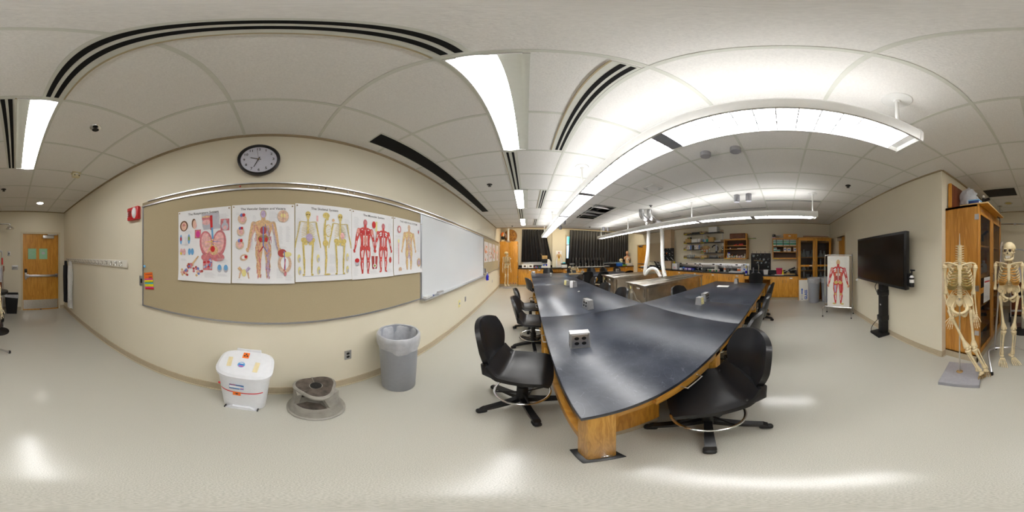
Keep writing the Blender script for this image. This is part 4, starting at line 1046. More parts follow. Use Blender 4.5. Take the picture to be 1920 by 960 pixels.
b = B(); b.cbox((0, 0, .005), (.04, .025, .01), 'white', .003); tag(b.obj('eraser', None, (1.02, 3.12, TZ), (0, 0, .3)), 'small white eraser lying on the long bench arm', 'eraser')

# ================================================================== LAB CHAIRS (black moulded shell, foot ring, five-star base)
def chair_meshes():
    t = thing('lab_chair', '', 'chair', (0, 0, 0))
    def sq(u, v, k=.16): return u*math.sqrt(1-k*v*v), v*math.sqrt(1-k*u*u)
    def seat(u, v):                                                # v: front (-1) .. back (+1); chair faces +x
        a, c = sq(u, v)
        x = -.215*c+.01
        z = .520+.024*(a*a)-.008*cos(a*2)-(max(0, -c-.72)*.10)
        w = .225+.012*(1-c)*.5
        if c > .55: z += (c-.55)**1.5*.42
        z += .05*max(0, abs(a)-.72)*max(0, c+.2)
        return (x, a*w, z)
    b = B(); b.shell(seat, 20, 20, .030, 'black_plastic'); b.obj('seat', t, ang=60)
    def back(u, v):
        a, c = sq(u, v, .36)
        z = .785+.195*c
        x = -.225-.085*((c+1)/2)+.065*a*a
        return (x, a*(.212-.012*c-.03*max(0, -c)), z)
    b = B(); b.shell(back, 18, 16, .034, 'black_plastic'); b.obj('backrest', t, ang=60)
    b = B()
    for s in (-1, 1): b.tube([(-.13, s*.195, .540), (-.200, s*.205, .585), (-.218, s*.190, .660)], [.028, .034, .028], 'black_plastic', 10, flat=.6)
    b.prism([(-.16, -.10, .495), (-.235, -.10, .56), (-.262, -.10, .675), (-.245, -.10, .685), (-.215, -.10, .58), (-.15, -.10, .525)], (0, .20, 0), 'black_plastic'); b.obj('back_bracket', t)
    b = B(); b.lathe([(.045, .085), (.042, .28), (.030, .285), (.030, .465), (.11, .475), (.12, .505)], (0, 0, 0), 'black_matte', 20); b.obj('column', t)
    pts = [(.20*cos(2*PI*i/40), .20*sin(2*PI*i/40), .225) for i in range(40)]
    b = B(); b.tube(pts, .0095, 'chrome', 8, closed=True); rg = b.obj('foot_ring', t)
    b = B()
    for k in range(4):
        a = k*PI/2+.4; b.tube([(.035*cos(a), .035*sin(a), .20), (.195*cos(a), .195*sin(a), .222)], .008, 'black_matte', 6)
    b.obj('ring_spokes', rg)
    lm = cm = None
    for k in range(5):
        if lm is None:
            b = B(); b.prism([(.03, -.026, .06), (.03, -.026, .125), (.29, -.018, .085), (.315, -.018, .06), (.29, -.018, .052)], (0, .044, 0), 'black_plastic'); l = b.obj('leg', t)
            b = B(); b.cbox((.305, 0, .030), (.075, .05, .052), 'black_matte', .018); c = b.obj('caster', l); lm, cm = l, c
        else:
            l = lm.copy(); COL.objects.link(l); l.parent = t; c = cm.copy(); COL.objects.link(c); c.parent = l
        l.rotation_euler = (0, 0, 2*PI*k/5)
    return t
chair0 = chair_meshes(); first = [True]
def chair(x, y, deg, label, star=0, group='black lab chairs around the bench', top=.98):
    if first[0]: t = chair0; first[0] = False; t.location = (x, y, 0); t.rotation_euler = (0, 0, R(deg)); t['label'] = label; t['group'] = group
    else: t = dup(chair0, (x, y, 0), R(deg), label, group)
    t.scale = (1, 1, top/.98)                                      # seats are set at different heights
    k = 0
    for c in t.children:
        if c.name.startswith('leg'): c.rotation_euler = (0, 0, R(star-deg)+2*PI*k/5); k += 1
    return t
chair(-.035, 1.17, -9, 'black lab chair nearest the poster wall, left of the sharp bench corner', 214)
chair(.79, .39, 133, 'black lab chair drawn up at the front drawer, right of the sharp bench corner', 135)
chair(.09, 2.42, -4, 'second black lab chair along the poster-wall side of the bench', 200, top=0.86)
chair(.06, 3.15, 3, 'third black lab chair along the poster-wall side of the bench', 190, top=0.85)
chair(.26, 4.78, 22, 'farthest black lab chair along the poster-wall side of the bench', 190, top=0.86)
chair(1.66, .53, 84, 'second black lab chair along the screen side of the front bench arm', 250, top=0.91)
chair(2.42, .52, 94, 'third black lab chair along the screen side of the front bench arm', 262, top=0.9)
chair(3.62, .53, 84, 'farthest black lab chair along the screen side of the front bench arm', 250, top=0.89)
chair(1.43, 2.58, 176, 'black lab chair inside the U at the bench inner corner nearest the near steel table', 30, top=0.88)
chair(1.42, 3.22, 184, 'black lab chair inside the U on the long arm, next past the inner corner', 20, top=0.88)
chair(1.60, 4.35, 172, 'black lab chair inside the U on the long arm, level with the far steel table', 20, top=0.88)
chair(1.44, 4.92, 190, 'black lab chair inside the U, farthest along the long arm', 30, top=0.88)
chair(2.62, 1.73, 262, 'black lab chair between the front bench arm and the near steel table', 50, top=0.87)
chair(1.98, 5.40, 95, 'black lab chair seen from behind at the near end of the far bench arm', 40, top=0.96)
chair(2.62, 5.42, 88, 'black lab chair seen from behind beside the far steel table end', 10, top=0.94)
chair(3.72, 5.42, 92, 'black lab chair seen from behind over the far steel table', 10, top=0.92)
chair(.92, 7.00, 268, 'black lab chair before the pale scale on the window counter', 10, top=0.94)
chair(2.02, 7.00, 272, 'black lab chair before the narrow anatomy panel on the window counter', 10, top=0.94)
chair(2.98, 7.00, 266, 'black lab chair before the row of ring stands, behind the power box', 10, top=0.93)
chair(3.66, 6.98, 274, 'black lab chair before the far part of the ring stand row', 10, top=0.9)
chair(4.42, 6.98, 268, 'black lab chair on the window side of the far bench arm, nearest the far door', 10, top=0.91)
chair(5.28, .87, 4, 'black chair drawn up to the desk gap below the glassware pegboard', 10, top=0.96)

# ================================================================== STEEL DISSECTION TABLES AND EXHAUST HOSES
def steel_table(x0, x1, y0, y1, ztop, label):
    t = thing('dissection_table', label, 'steel table', ((x0+x1)/2, (y0+y1)/2, 0), 0, 'stainless steel dissection tables')
    X, Y = (x1-x0)/2, (y1-y0)/2
    for s, nm in ((-1, 0), (1, 1)):
        b = B(); ya, yb = (-Y, -.008) if s < 0 else (.008, Y)
        b.box(-X, X, ya, yb, ztop-.022, ztop, 'steel', .006); b.box(-X+.35, X-.35, (ya+yb)/2-.012, (ya+yb)/2+.012, ztop, ztop+.012, 'steel', .003); b.obj('hinged_lid', t)
    b = B(); b.box(-X+.16, X-.12, -Y+.055, Y-.055, .30, ztop-.025, 'steel_panel', .01); b.obj('tank', t)
    b = B(); b.box(-X+.06, X-.04, -Y+.02, Y-.02, ztop-.07, ztop-.022, 'steel', .006); b.obj('rim', t)
    for sx in (-1, 1):
        for sy in (-1, 1):
            b = B(); b.tube([(sx*(X-.065), sy*(Y-.035), .04), (sx*(X-.065), sy*(Y-.035), ztop-.03)], .026, 'steel', 12); l = b.obj('leg', t)
            b = B(); b.lathe([(.03, 0), (.034, .02), (.02, .05)], (sx*(X-.065), sy*(Y-.035), 0), 'black_plastic', 12); b.obj('foot', l)
    # end linkage: curved counterbalance arm, hinge blocks
    b = B(); pts = []
    for i in range(24):
        q = i/23; pts.append((-X+.10, Y-.10-2*(Y-.10)*q, ztop-.20-.40*q+.035*sin(q*4*PI)))
    b.tube(pts, .010, 'steel', 8); b.obj('lift_arm', t)
    b = B(); b.box(-X+.05, -X+.075, -Y+.08, -Y+.12, ztop-.28, ztop-.10, 'steel', .005); b.obj('hinge_block', t); b = B(); b.box(-X+.05, -X+.075, Y-.14, Y-.10, ztop-.16, ztop-.09, 'yellow_soft', .005); b.obj('hinge_block', t)
    b = B(); b.box(-X+.085, -X+.095, -.06, .03, ztop-.13, ztop-.10, 'white'); b.obj('name_plate', t)
    b = B(); b.tube([(-.1, -Y-.004, ztop-.05), (-.1, -Y-.03, ztop-.055), (.1, -Y-.03, ztop-.055), (.1, -Y-.004, ztop-.05)], .007, 'steel', 6); b.obj('lid_handle', t)
    b = B(); b.box(X-.06, X-.03, -Y+.02, -Y+.06, ztop-.25, ztop-.12, 'black_plastic', .004); b.obj('latch', t)
    return t
steel_table(2.17, 4.62, 2.47, 3.15, .87, 'near stainless steel dissection table with double lid')
steel_table(2.34, 4.60, 4.0, 4.80, .87, 'far stainless steel dissection table with double lid')
def smooth(pts, n=8):
    out = []; P = [V(p) for p in pts]
    for i in range(len(P)-1):
        a, p, q, c = P[max(i-1, 0)], P[i], P[i+1], P[min(i+2, len(P)-1)]
        for k in range(n):
            u = k/n; out.append(.5*((2*p)+(q-a)*u+(2*a-5*p+4*q-c)*u*u+(3*p-a-3*q+c)*u**3))
    return out+[P[-1]]
def ridged(b, pts, r, m, n=14, am=.006, per=2):
    pts = smooth(pts, 14); b.tube(pts, [r+am*(1 if (i//per) % 2 else -1) for i in range(len(pts))], m, n)
for k, (dx, dy, lab, end) in enumerate(((0, 0, 'foil duct bending down from the ceiling, nearer the windows', (3.40, 3.70, 2.42)), (.16, -.12, 'foil duct bending down from the ceiling, nearer the shelves', (3.62, 3.36, 2.42)))):
    b = B(); ridged(b, [(2.66+dx, 3.16+dy, H-.004), (2.66+dx, 3.16+dy, 2.60), (2.72+dx, 3.20+dy, 2.53), (2.90+dx, 3.30+dy, 2.515), (3.20+dx, 3.46+dy*.6, 2.515), (end[0]-.08, end[1]-.03, 2.50), (end[0], end[1], end[2])], .062, 'duct_foil', 16, .004, 1)
    tag(b.obj('exhaust_duct'), lab, 'duct', 'foil exhaust ducts')
t = thing('exhaust_hose', 'white ridged hose hanging over the far steel table, slanting to its U bend', 'hose', (3.40, 3.70, 2.42))
b = B(); ridged(b, [(0, 0, 0), (.01, .01, -.35), (-.02, .0, -.75), (-.06, .03, -1.15), (-.10, .06, -1.42)], .055, 'hose_white', 14, .0035, 1); b.obj('hanging_hose', t)
b = B(); ridged(b, [(-.10, .06, -1.40), (-.085, .05, -1.50), (-.05, -.08, -1.36), (-.02, -.22, -1.315), (.0, -.36, -1.36), (.02, -.46, -1.50), (.03, -.50, -1.545)], .05, 'hose_white', 14, .0035, 1); b.obj('bent_hose', t)
t = thing('exhaust_hose', 'white ridged hose hanging straight to the near steel table', 'hose', (3.62, 3.36, 2.42))
b = B(); ridged(b, [(0, 0, 0), (.02, -.02, -.4), (-.01, -.05, -.9), (-.05, -.12, -1.3), (-.08, -.22, -1.545)], .058, 'hose_white', 14, .0035, 1); b.obj('hanging_hose', t)
b = B(); b.lathe([(.066, -.03), (.07, 0), (.066, .06)], (0, 0, 0), 'duct_foil', 18); b.obj('collar', t)

# ================================================================== SHELF WALL
CF = 5.30                                                          # cabinet fronts
def cabinet(y0, y1, z0, z1, label, doors=2, mark=1, kick=True, xf=CF, xb=XR-.025, nm='base_cabinet', grp='oak base cabinets on the shelf wall', drawers=0):
    t = thing(nm, label, 'cabinet', ((xf+xb)/2, (y0+y1)/2, 0), 0, grp)
    X, Y = (xb-xf)/2, (y1-y0)/2-.002
    b = B(); b.box(-X+.02, X, -Y, Y, z0, z1, 'oak_edge'); b.obj('carcass', t)
    if kick: b = B(); b.box(-X+.06, X, -Y, Y, 0, z0, 'vinyl_base'); b.obj('plinth', t)
    w = 2*Y/doors
    for k in range(doors):
        a = Y-w*k-.003; c = Y-w*(k+1)+.003
        b = B(); b.box(-X, -X+.02, c, a, z0+.004, z1-.004, 'oak', .002); d = b.obj('door', t)
        hy = (c+.05) if k % 2 == 0 else (a-.05)
        b = B(); b.tube([(-X, hy, z1-.22), (-X-.03, hy, z1-.22), (-X-.03, hy, z1-.12), (-X, hy, z1-.12)], .005, 'chrome', 6); b.obj('handle', d)
        if k == mark: b = B(); b.box(-X-.003, -X, (a+c)/2-.035, (a+c)/2+.05, z1-.085, z1-.05, 'paper_matt'); b.obj('card_label', d)
    return t
CT = .905
cabinet(5.62, 6.46, .10, .865, 'oak base cabinet by the far door', mark=0)
cabinet(4.50, 5.62, .10, .865, 'oak base cabinet under the pilaster and its pegboard')
cabinet(3.737, 4.50, .10, .865, 'oak base cabinet under the paper towel dispenser')
cabinet(3.006, 3.737, .10, .865, 'oak base cabinet under the purple boxes and taps')
cabinet(2.25, 3.006, .10, .865, 'oak base cabinet under the row of small pots')
cabinet(1.303, 2.25, .10, .865, 'wide oak base cabinet under the white jugs')
t = thing('countertop', 'long black countertop along the shelf wall', 'countertop', (5.585, 3.885, .865))
b = B(); b.box(-.325, .290, -2.585, 2.60, 0, .04, 'worktop', .004); b.obj('slab', t)
b = B(); b.box(.26, .290, -2.585, 2.40, .04, .14, 'worktop'); b.obj('upstand', t)
# lower desk section
t = thing('desk_cabinet', 'low oak desk frame with a shallow drawer over the knee space', 'cabinet', (5.575, .855, 0))
b = B(); b.box(-.29, -.27, -.44, .445, .70, .82, 'oak', .003); b.obj('drawer', t)
b = B(); b.box(-.27, .30, .425, .445, .0, .82, 'oak_side'); b.box(-.27, .30, -.445, -.425, 0, .82, 'oak_side'); b.box(.28, .30, -.425, .425, 0, .82, 'oak_side'); b.obj('carcass', t)
cabinet(-.485, .41, .10, .815, 'oak base cabinet next to the glass-door cupboard, two plain doors')
t = thing('countertop', 'lower black countertop over the desk gap and the two plain doors', 'countertop', (5.585, .405, .815))
b = B(); b.box(-.325, .290, -.892, .892, 0, .03, 'worktop', .004); b.obj('slab', t)
b = B(); b.box(.26, .290, -.88, .89, .03, .15, 'worktop'); b.obj('upstand', t)
DZ = .845
# raceway above the counter
t = thing('power_raceway', 'long steel raceway with black outlets above the sink counter', 'raceway', (XR, 3.77, 1.01))
b = B(); b.box(-.055, 0, -2.53, 2.03, 0, .185, 'alu', .004); b.obj('channel', t)
for y in (5.65, 5.0, 4.25, 3.93, 3.50, 3.28, 2.67, 2.36, 1.72, 1.45):
    b = B(); b.box(-.058, -.052, y-3.77-.045, y-3.77+.045, .115, .16, 'black_plastic'); b.obj('outlet', t)
# blanked panel between door and pilaster
t = thing('roller_shutter', 'closed tan roller shutter between the far door and the pilaster', 'shutter', (XR, 5.84, 1.20))
b = B(); b.box(-.02, 0, -.44, .44, 0, .90, 'tan_shade'); b.obj('curtain', t)
b = B(); b.box(-.03, 0, -.47, -.44, 0, .93, 'frame_paint'); b.box(-.03, 0, .44, .47, 0, .93, 'frame_paint'); b.box(-.03, 0, -.44, .44, .90, .95, 'frame_paint'); b.box(-.06, 0, -.47, .47, -.02, 0, 'alu'); b.obj('frame', t)

def bottle(b, x, y, z, r, h, m, mc, neck=.35, capr=None, n=12):
    cr = capr or r*neck
    b.lathe([(r*.95, 0), (r, .004), (r, h*.62), (r*.8, h*.74), (cr, h*.82), (cr, h*.86)], (x, y, z), m, n); return cr
def bottle_thing(name, label, cat, x, y, z, r, h, m, mc, band=None, group=None, capr=None, caph=.14):
    t = thing(name, label, cat, (x, y, z), 0, group)
    b = B(); cr = bottle(b, 0, 0, 0, r, h, m, mc, .45, capr); b.obj('body', t)
    b = B(); b.lathe([(cr*1.15, h*.85), (cr*1.15, h*(.86+caph)), (cr*.9, h*(.87+caph))], (0, 0, 0), mc, 12); b.obj('cap', t)
    if band: b = B(); b.lathe([(r*1.02, h*.15), (r*1.02, h*.52)], (0, 0, 0), band, 14, cap=False); b.obj('printed_label', t)
    return t
def box_thing(name, label, cat, x, y, z, dx, dy, dz, m, lid=None, group=None, rz=0., face=None):
    t = thing(name, label, cat, (x, y, z), rz, group)
    b = B(); b.box(-dx/2, dx/2, -dy/2, dy/2, 0, dz, m, min(.006, dz*.08)); b.obj('body', t)
    if lid: b = B(); b.box(-dx/2-.004, dx/2+.004, -dy/2-.004, dy/2+.004, dz*.82, dz+.004, lid, .003); b.obj('lid', t)
    if face: b = B(); b.box(-dx/2-.0025, -dx/2, -dy*.38, dy*.38, dz*.2, dz*.72, face); b.obj('printed_label', t)
    return t
# wall shelving: two bays on steel uprights
def bracket_shelf(y0, y1, z, label, depth=.30):
    t = thing('wall_shelf', label, 'shelf', (XR, (y0+y1)/2, z), 0, 'black wall shelves with yellow edge tags')
    Y = (y1-y0)/2
    b = B(); b.box(-depth, 0, -Y, Y, -.03, 0, 'worktop'); b.obj('board', t)
    b = B(); b.box(-depth-.002, -depth, Y-.17, Y-.01, -.030, -.008, 'yellow'); b.obj('edge_tag', t)
    for s in (-1, 1):
        b = B(); b.prism([(-depth, s*(Y-.010), -.03), (0, s*(Y-.010), -.03), (0, s*(Y-.010), .10), (-depth, s*(Y-.010), .075)], (0, .014, 0), 'shelf_side'); b.obj('end_panel', t)
    return t
ba, bb_ = (3.13, 3.93), (2.25, 3.12)
SZ1 = (2.39, 2.02, 1.745, 1.41); SZ2 = (2.39, 2.015, 1.61, 1.41)
nm = ('top', 'second', 'third', 'lowest')
for z, k in zip(SZ1, nm): bracket_shelf(ba[0], ba[1], z, k+' black wall shelf of the bay nearer the pilaster')
for z, k in zip(SZ2, nm): bracket_shelf(bb_[0], bb_[1], z, k+' black wall shelf of the bay nearer the open oak cabinet')
for y, l in ((3.72, 'first'), (3.125, 'middle'), (2.30, 'last')):
    b = B(); b.box(-.015, 0, -.012, .012, 1.28, 2.52, 'alu'); tag(b.obj('shelf_upright', None, (XR, y, 0)), l+' steel upright holding the black wall shelves, from the pilaster', 'upright')
SX = 5.73
box_thing('storage_box', 'large white box on the top shelf', 'box', 5.74, 2.60, SZ2[0], .26, .34, .20, 'white', 'white_plastic')
box_thing('storage_box', 'flat dark case lying on the top shelf of the pilaster bay', 'box', 5.74, 3.36, SZ1[0], .24, .36, .045, 'black_matte', 'black_plastic')
box_thing('storage_box', 'small tan box at the end of the top shelf of the pilaster bay', 'box', 5.74, 3.76, SZ1[0], .22, .22, .05, 'box_wood', 'cardboard')
box_thing('storage_box', 'thin grey folder box near the middle of the top shelf', 'box', 5.76, 3.0, SZ2[0], .2, .16, .06, 'shelf_side', 'box_wood')
box_thing('storage_box', 'brown carton with things poking out on the second shelf', 'box', SX, 3.72, SZ1[1], .22, .27, .17, 'cardboard', None)
for k, (y, m) in enumerate(((3.79, 'foot_brown'), (3.70, 'lime'), (3.65, 'black_matte'))):
    b = B(); b.ell((0, 0, .03), (.05, .045, .045), m, 10, 8); tag(b.obj('specimen_ball', None, (SX, y, SZ1[1]+.165)), ('brown ball in the brown carton on the second shelf', 'lime green ball in the brown carton on the second shelf', 'black ball in the brown carton on the second shelf')[k], 'ball')
box_thing('storage_box', 'white low carton next to the brown carton on the second shelf', 'box', SX, 3.42, SZ1[1], .22, .27, .15, 'white', None)
box_thing('storage_box', 'white carton at the end of the second shelf, nearest the middle upright', 'box', SX, 3.20, SZ1[1], .20, .12, .14, 'white_plastic', 'white')
for k, (y, m) in enumerate(((3.02, 'sky_blue'), (2.95, 'white'), (2.88, 'teal'))):
    t = thing('rolled_bag', ('blue and white tape roll on the second shelf', 'white tape roll on the second shelf', 'teal tape roll on the second shelf')[k], 'roll', (SX, y, SZ2[1]+.05), 0)
    b = B(); b.lathe([(.03, -.05), (.06, -.05), (.06, .05), (.03, .05), (.03, -.05)], (0, 0, .02), m, 16, cap=False); b.obj('roll', t)
    b = B(); b.lathe([(.029, -.05), (.025, -.05), (.025, .05), (.029, .05)], (0, 0, .02), 'cardboard', 14, cap=False); b.obj('core', t)
box_thing('storage_box', 'open brown cardboard box on the second shelf', 'box', SX, 2.68, SZ2[1], .20, .23, .19, 'cardboard', None)
b = B(); b.poly([(-.1, 0, 0), (.1, 0, 0), (.13, .12, .08), (-.07, .12, .08)], 'cardboard'); b.poly([(-.1, 0, 0), (-.07, .12, .08), (.13, .12, .08), (.1, 0, 0)], 'cardboard')
b.obj('open_flap', [o for o in COL.objects if o.get('label') == 'open brown cardboard box on the second shelf'][0], (0, .115, .19))
box_thing('specimen_tray', 'shallow pale tray near the oak end of the second shelf', 'tray', SX, 2.40, SZ2[1], .22, .26, .045, 'white', 'alu_box')
# third shelf: carton packs with printed faces
for k, (y, w) in enumerate(((3.68, .24), (3.29, .26))):
    t = box_thing('carton_pack', ('first white, blue and red printed carton on the third shelf', 'second white, blue and red printed carton on the third shelf')[k], 'box', SX, y, SZ1[2], .22, w, .175, 'white', None)
    b = B(); b.box(-.1125, -.11, -w/2, -w/2+.05, .0, .174, 'blue'); r = random.Random(k)
    for i in range(14): yy = -w*.3+w*.7*r.random(); zz = .02+.13*r.random(); b.box(-.1135, -.11, yy, yy+.025, zz, zz+.016, ('red', 'print_black', 'art_grey', 'organ_red')[i % 4])
    b.obj('printed_face', t)
box_thing('carton_pack', 'black box between the two printed cartons on the third shelf', 'box', SX+.02, 3.485, SZ1[2], .20, .10, .17, 'black_matte', 'navy')
b = B(); b.box(-.1, .1, -.02, .02, 0, .12, 'shelf_side', .003); tag(b.obj('book_end', None, (SX, 3.86, SZ1[2])), 'tan block at the far end of the third shelf', 'block')
box_thing('storage_box', 'open tan box behind the orange-capped bottles', 'box', 5.80, 2.98, SZ2[2], .14, .22, .27, 'box_wood', None)
for k, (y, x, h, m) in enumerate(((3.07, 5.66, .14, 'lime'), (2.97, 5.66, .14, 'orange'), (2.86, 5.66, .15, 'white'), (2.78, 5.72, .20, 'bone'))):
    bottle_thing('reagent_bottle', ('orange-capped bottle with lime label on the third shelf', 'orange-capped bottle with orange label on the third shelf', 'orange-capped bottle with white label on the third shelf', 'taller orange-capped bottle on the third shelf')[k], 'bottle', x, y, SZ2[2], .032, h, 'white', 'orange', m, 'orange-capped bottles on the third shelf', .02)
t = thing('head_magnifier', 'grey and black headset with curved band on the third shelf', 'headset', (SX, 2.55, SZ2[2]))
b = B(); pts = [(0, .13*cos(a), .15+.13*sin(a)) for a in [PI*.1+1.1*PI*i/14 for i in range(15)]]; b.tube(pts, .022, 'black_matte', 8, flat=.5); b.obj('band', t)
b = B(); b.box(-.03, .03, -.10, -.02, .05, .28, 'art_grey', .015); b.box(-.04, .04, -.09, -.03, .0, .06, 'black_plastic', .01); b.obj('body', t)
t = thing('wood_wedge', 'orange wooden wedge at the oak end of the third shelf', 'block', (SX, 2.32, SZ2[2]))
b = B(); b.prism([(-.08, -.06, 0), (-.08, .06, 0), (-.08, -.06, .13)], (.16, 0, 0), 'cardboard'); b.obj('wedge', t)
# lowest shelves: glass and trays
r_ = random.Random(5)
for k in range(4):
    y = 3.80-.10*k
    t = thing('glass_jar', 'clear jar on the lowest pilaster-bay shelf, %s' % ('at the pilaster end', 'second from the pilaster', 'third from the pilaster', 'beside the orange-brown tray')[k], 'jar', (SX, y, SZ1[3]), 0, 'clear jars on the lowest shelf of the pilaster bay')
    b = B(); h = .10+.03*(k % 2); b.lathe([(.03, 0), (.035, h*.8), (.025, h), (.022, h)], (0, 0, 0), 'glassware', 14); b.obj('glass', t)
    b = B(); b.lathe([(.027, h), (.027, h+.02)], (0, 0, 0), ('alu', 'white')[k % 2], 12); b.obj('lid', t)
box_thing('specimen_tray', 'orange-brown tray of parts on the lowest shelf', 'tray', SX, 3.28, SZ1[3], .22, .26, .04, 'cardboard', 'oak_edge')
box_thing('storage_box', 'tan basket near the middle upright on the lowest shelf', 'box', SX, 2.98, SZ2[3], .20, .24, .10, 'box_wood', None)
t = thing('tube_rack', 'dark wire rack on the lowest shelf of the bay nearer the oak cabinet', 'rack', (SX, 2.62, SZ2[3]))
b = B(); b.box(-.08, .08, -.15, .15, .0, .012, 'black_plastic'); b.box(-.08, .08, -.15, .15, .06, .07, 'grey_paint')
for yy in (-.14, .14): b.box(-.08, .08, yy-.005, yy+.005, 0, .09, 'grey_paint')
for i in range(6): b.tube([(0, -.12+.048*i, .01), (0, -.12+.048*i, .09)], .012, 'glassware', 8)
b.obj('frame', t)
b = B(); b.ell((0, 0, .03), (.04, .04, .03), 'cartilage', 10, 8); tag(b.obj('specimen_ball', None, (SX, 2.36, SZ2[3])), 'small tan lump at the oak end of the lowest shelf', 'ball')
t = thing('wall_telephone', 'black hanging device beside the open oak cabinet', 'wall device', (5.60, 2.19, 1.72))
b = B(); b.box(0, .05, -.03, .03, -.10, .06, 'black_plastic', .01); b.obj('body', t); b = B(); b.tube([(.02, -.03, .06), (.0, -.03, .12), (.0, .03, .12), (.02, .03, .06)], .012, 'black_matte', 8); b.ell((-.004, 0, .0), (.01, .03, .03), 'alu', 10, 6); b.obj('cradle', t)
# open oak wall cabinets
def wall_cabinet(y0, y1, z0, z1, shelves, label, xf=5.58):
    t = thing('wall_cabinet', label, 'cabinet', (XR, (y0+y1)/2, 0), 0)
    d = XR-xf; Y = (y1-y0)/2; w = .03
    b = B(); b.box(-d, 0, -Y, -Y+w, z0, z1, 'oak'); b.box(-d, 0, Y-w, Y, z0, z1, 'oak'); b.box(-d, 0, -Y, Y, z1-.035, z1, 'oak_edge'); b.box(-d, 0, -Y, Y, z0, z0+.04, 'oak_edge'); b.obj('carcass', t)
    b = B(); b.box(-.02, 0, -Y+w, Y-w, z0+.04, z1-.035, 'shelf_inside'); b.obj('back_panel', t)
    for z in shelves: b = B(); b.box(-d+.02, -.02, -Y+w, Y-w, z-.022, z, 'oak_edge'); b.obj('shelf', t)
    b = B(); b.box(-d-.002, -d, Y-.22, Y-.02, z0+.003, z0+.02, 'yellow'); b.obj('edge_tag', t)
    return t
wall_cabinet(1.26, 2.13, 1.365, 2.09, (1.86, 1.735), 'open oak wall cabinet crowded with small bottles on its bottom')
wall_cabinet(-.48, .375, 1.375, 2.09, (1.835, 1.63), 'open oak wall cabinet stacked with green and white slide boxes')
CX = 5.70
cols = [('orange', 'foot_brown', None), ('white', 'white', 'sky_blue'), ('white', 'deep_blue', None), ('foot_brown', 'white', 'paper'), ('white', 'foot_brown', 'foot_brown'), ('foot_brown', 'orange', 'paper'), ('teal', 'teal', 'white'), ('box_wood', 'white', None), ('white', 'blue', 'yellow_soft'), ('box_wood', 'orange', 'white'), ('white', 'organ_red', 'lung_pale'), ('white', 'magenta', 'lung_pale'), ('white', 'white', 'organ_red'), ('foot_brown', 'white', 'white'), ('white', 'white', None), ('bone', 'white', None)]
words = {'orange': 'orange', 'white': 'white', 'foot_brown': 'brown', 'teal': 'teal', 'box_wood': 'tan', 'bone': 'cream', 'deep_blue': 'deep blue', 'blue': 'blue', 'organ_red': 'dark red', 'magenta': 'magenta'}
for k, (m, c, bd) in enumerate(cols):
    y = 2.06-.047*k; h = (.10, .19, .20, .13, .10, .12, .09, .08, .11, .12, .09, .09, .10, .10, .07, .15)[k]
    place = ('first from the shelves', 'second from the shelves', 'third from the shelves', 'fourth from the shelves', 'fifth from the shelves', 'sixth from the shelves', 'seventh from the shelves', 'eighth from the shelves', 'eighth from the screen side', 'seventh from the screen side', 'sixth from the screen side', 'fifth from the screen side', 'fourth from the screen side', 'third from the screen side', 'second from the screen side', 'last on the screen side')[k]
    bottle_thing('reagent_bottle', '%s bottle with %s cap in the open oak cabinet, %s' % (words[m], words[c], place), 'bottle', CX-.04*(k % 2), y, 1.405, .021 if k != 2 else .040, h, m, c, bd, 'small bottles in the open oak cabinet', .012 if k != 2 else .03)
for k, y in enumerate((1.72, 1.50)):
    b = B(); b.prism([(0, -.08, 0), (0, .08, 0), (0, .06 if k else -.05, .05), (0, -.08 if k else -.07, .06 if k else .05)], (.14, 0, 0), 'red'); b.box(.02, .12, -.09, -.075, 0, .02, 'organ_red')
    tag(b.obj('red_pouch', None, (CX-.08, y, 1.86)), ('red pouch on the upper shelf of the open cabinet, nearer the wall shelves', 'red pouch on the upper shelf of the open cabinet, nearer the screen wall')[k], 'pouch')
box_thing('paper_stack', 'flat stack of cream paper on the middle shelf of the open cabinet', 'paper', CX, 1.46, 1.735, .22, .32, .022, 'paper_matt', None)
bottle_thing('reagent_bottle', 'small pink-capped white bottle on the middle shelf of the open cabinet', 'bottle', CX-.06, 1.90, 1.735, .022, .05, 'white', 'magenta')
t = thing('wooden_case', 'dark brown wooden case on top of the open cabinet', 'case', (5.72, 1.62, 2.09))
b = B(); b.box(-.12, .12, -.28, .29, .015, .205, 'dark_wood', .004); b.obj('case_body', t); b = B(); b.box(-.10, .14, -.335, -.285, .0, .20, 'oak', .003); b.obj('side_board', t); b = B(); b.box(-.12, .12, -.28, .20, 0, .015, 'oak_edge'); b.obj('foot_board', t)
t = thing('spirit_level', 'yellow-green spirit level jutting from the cabinet top', 'level', (5.72, 1.12, 2.094))
b = B(); b.box(-.02, .02, -.16, .20, 0, .02, 'lime', .002); b.obj('body', t); b = B(); b.box(-.021, .021, -.15, -.06, .018, .036, 'grey_paint'); b.obj('vial', t)
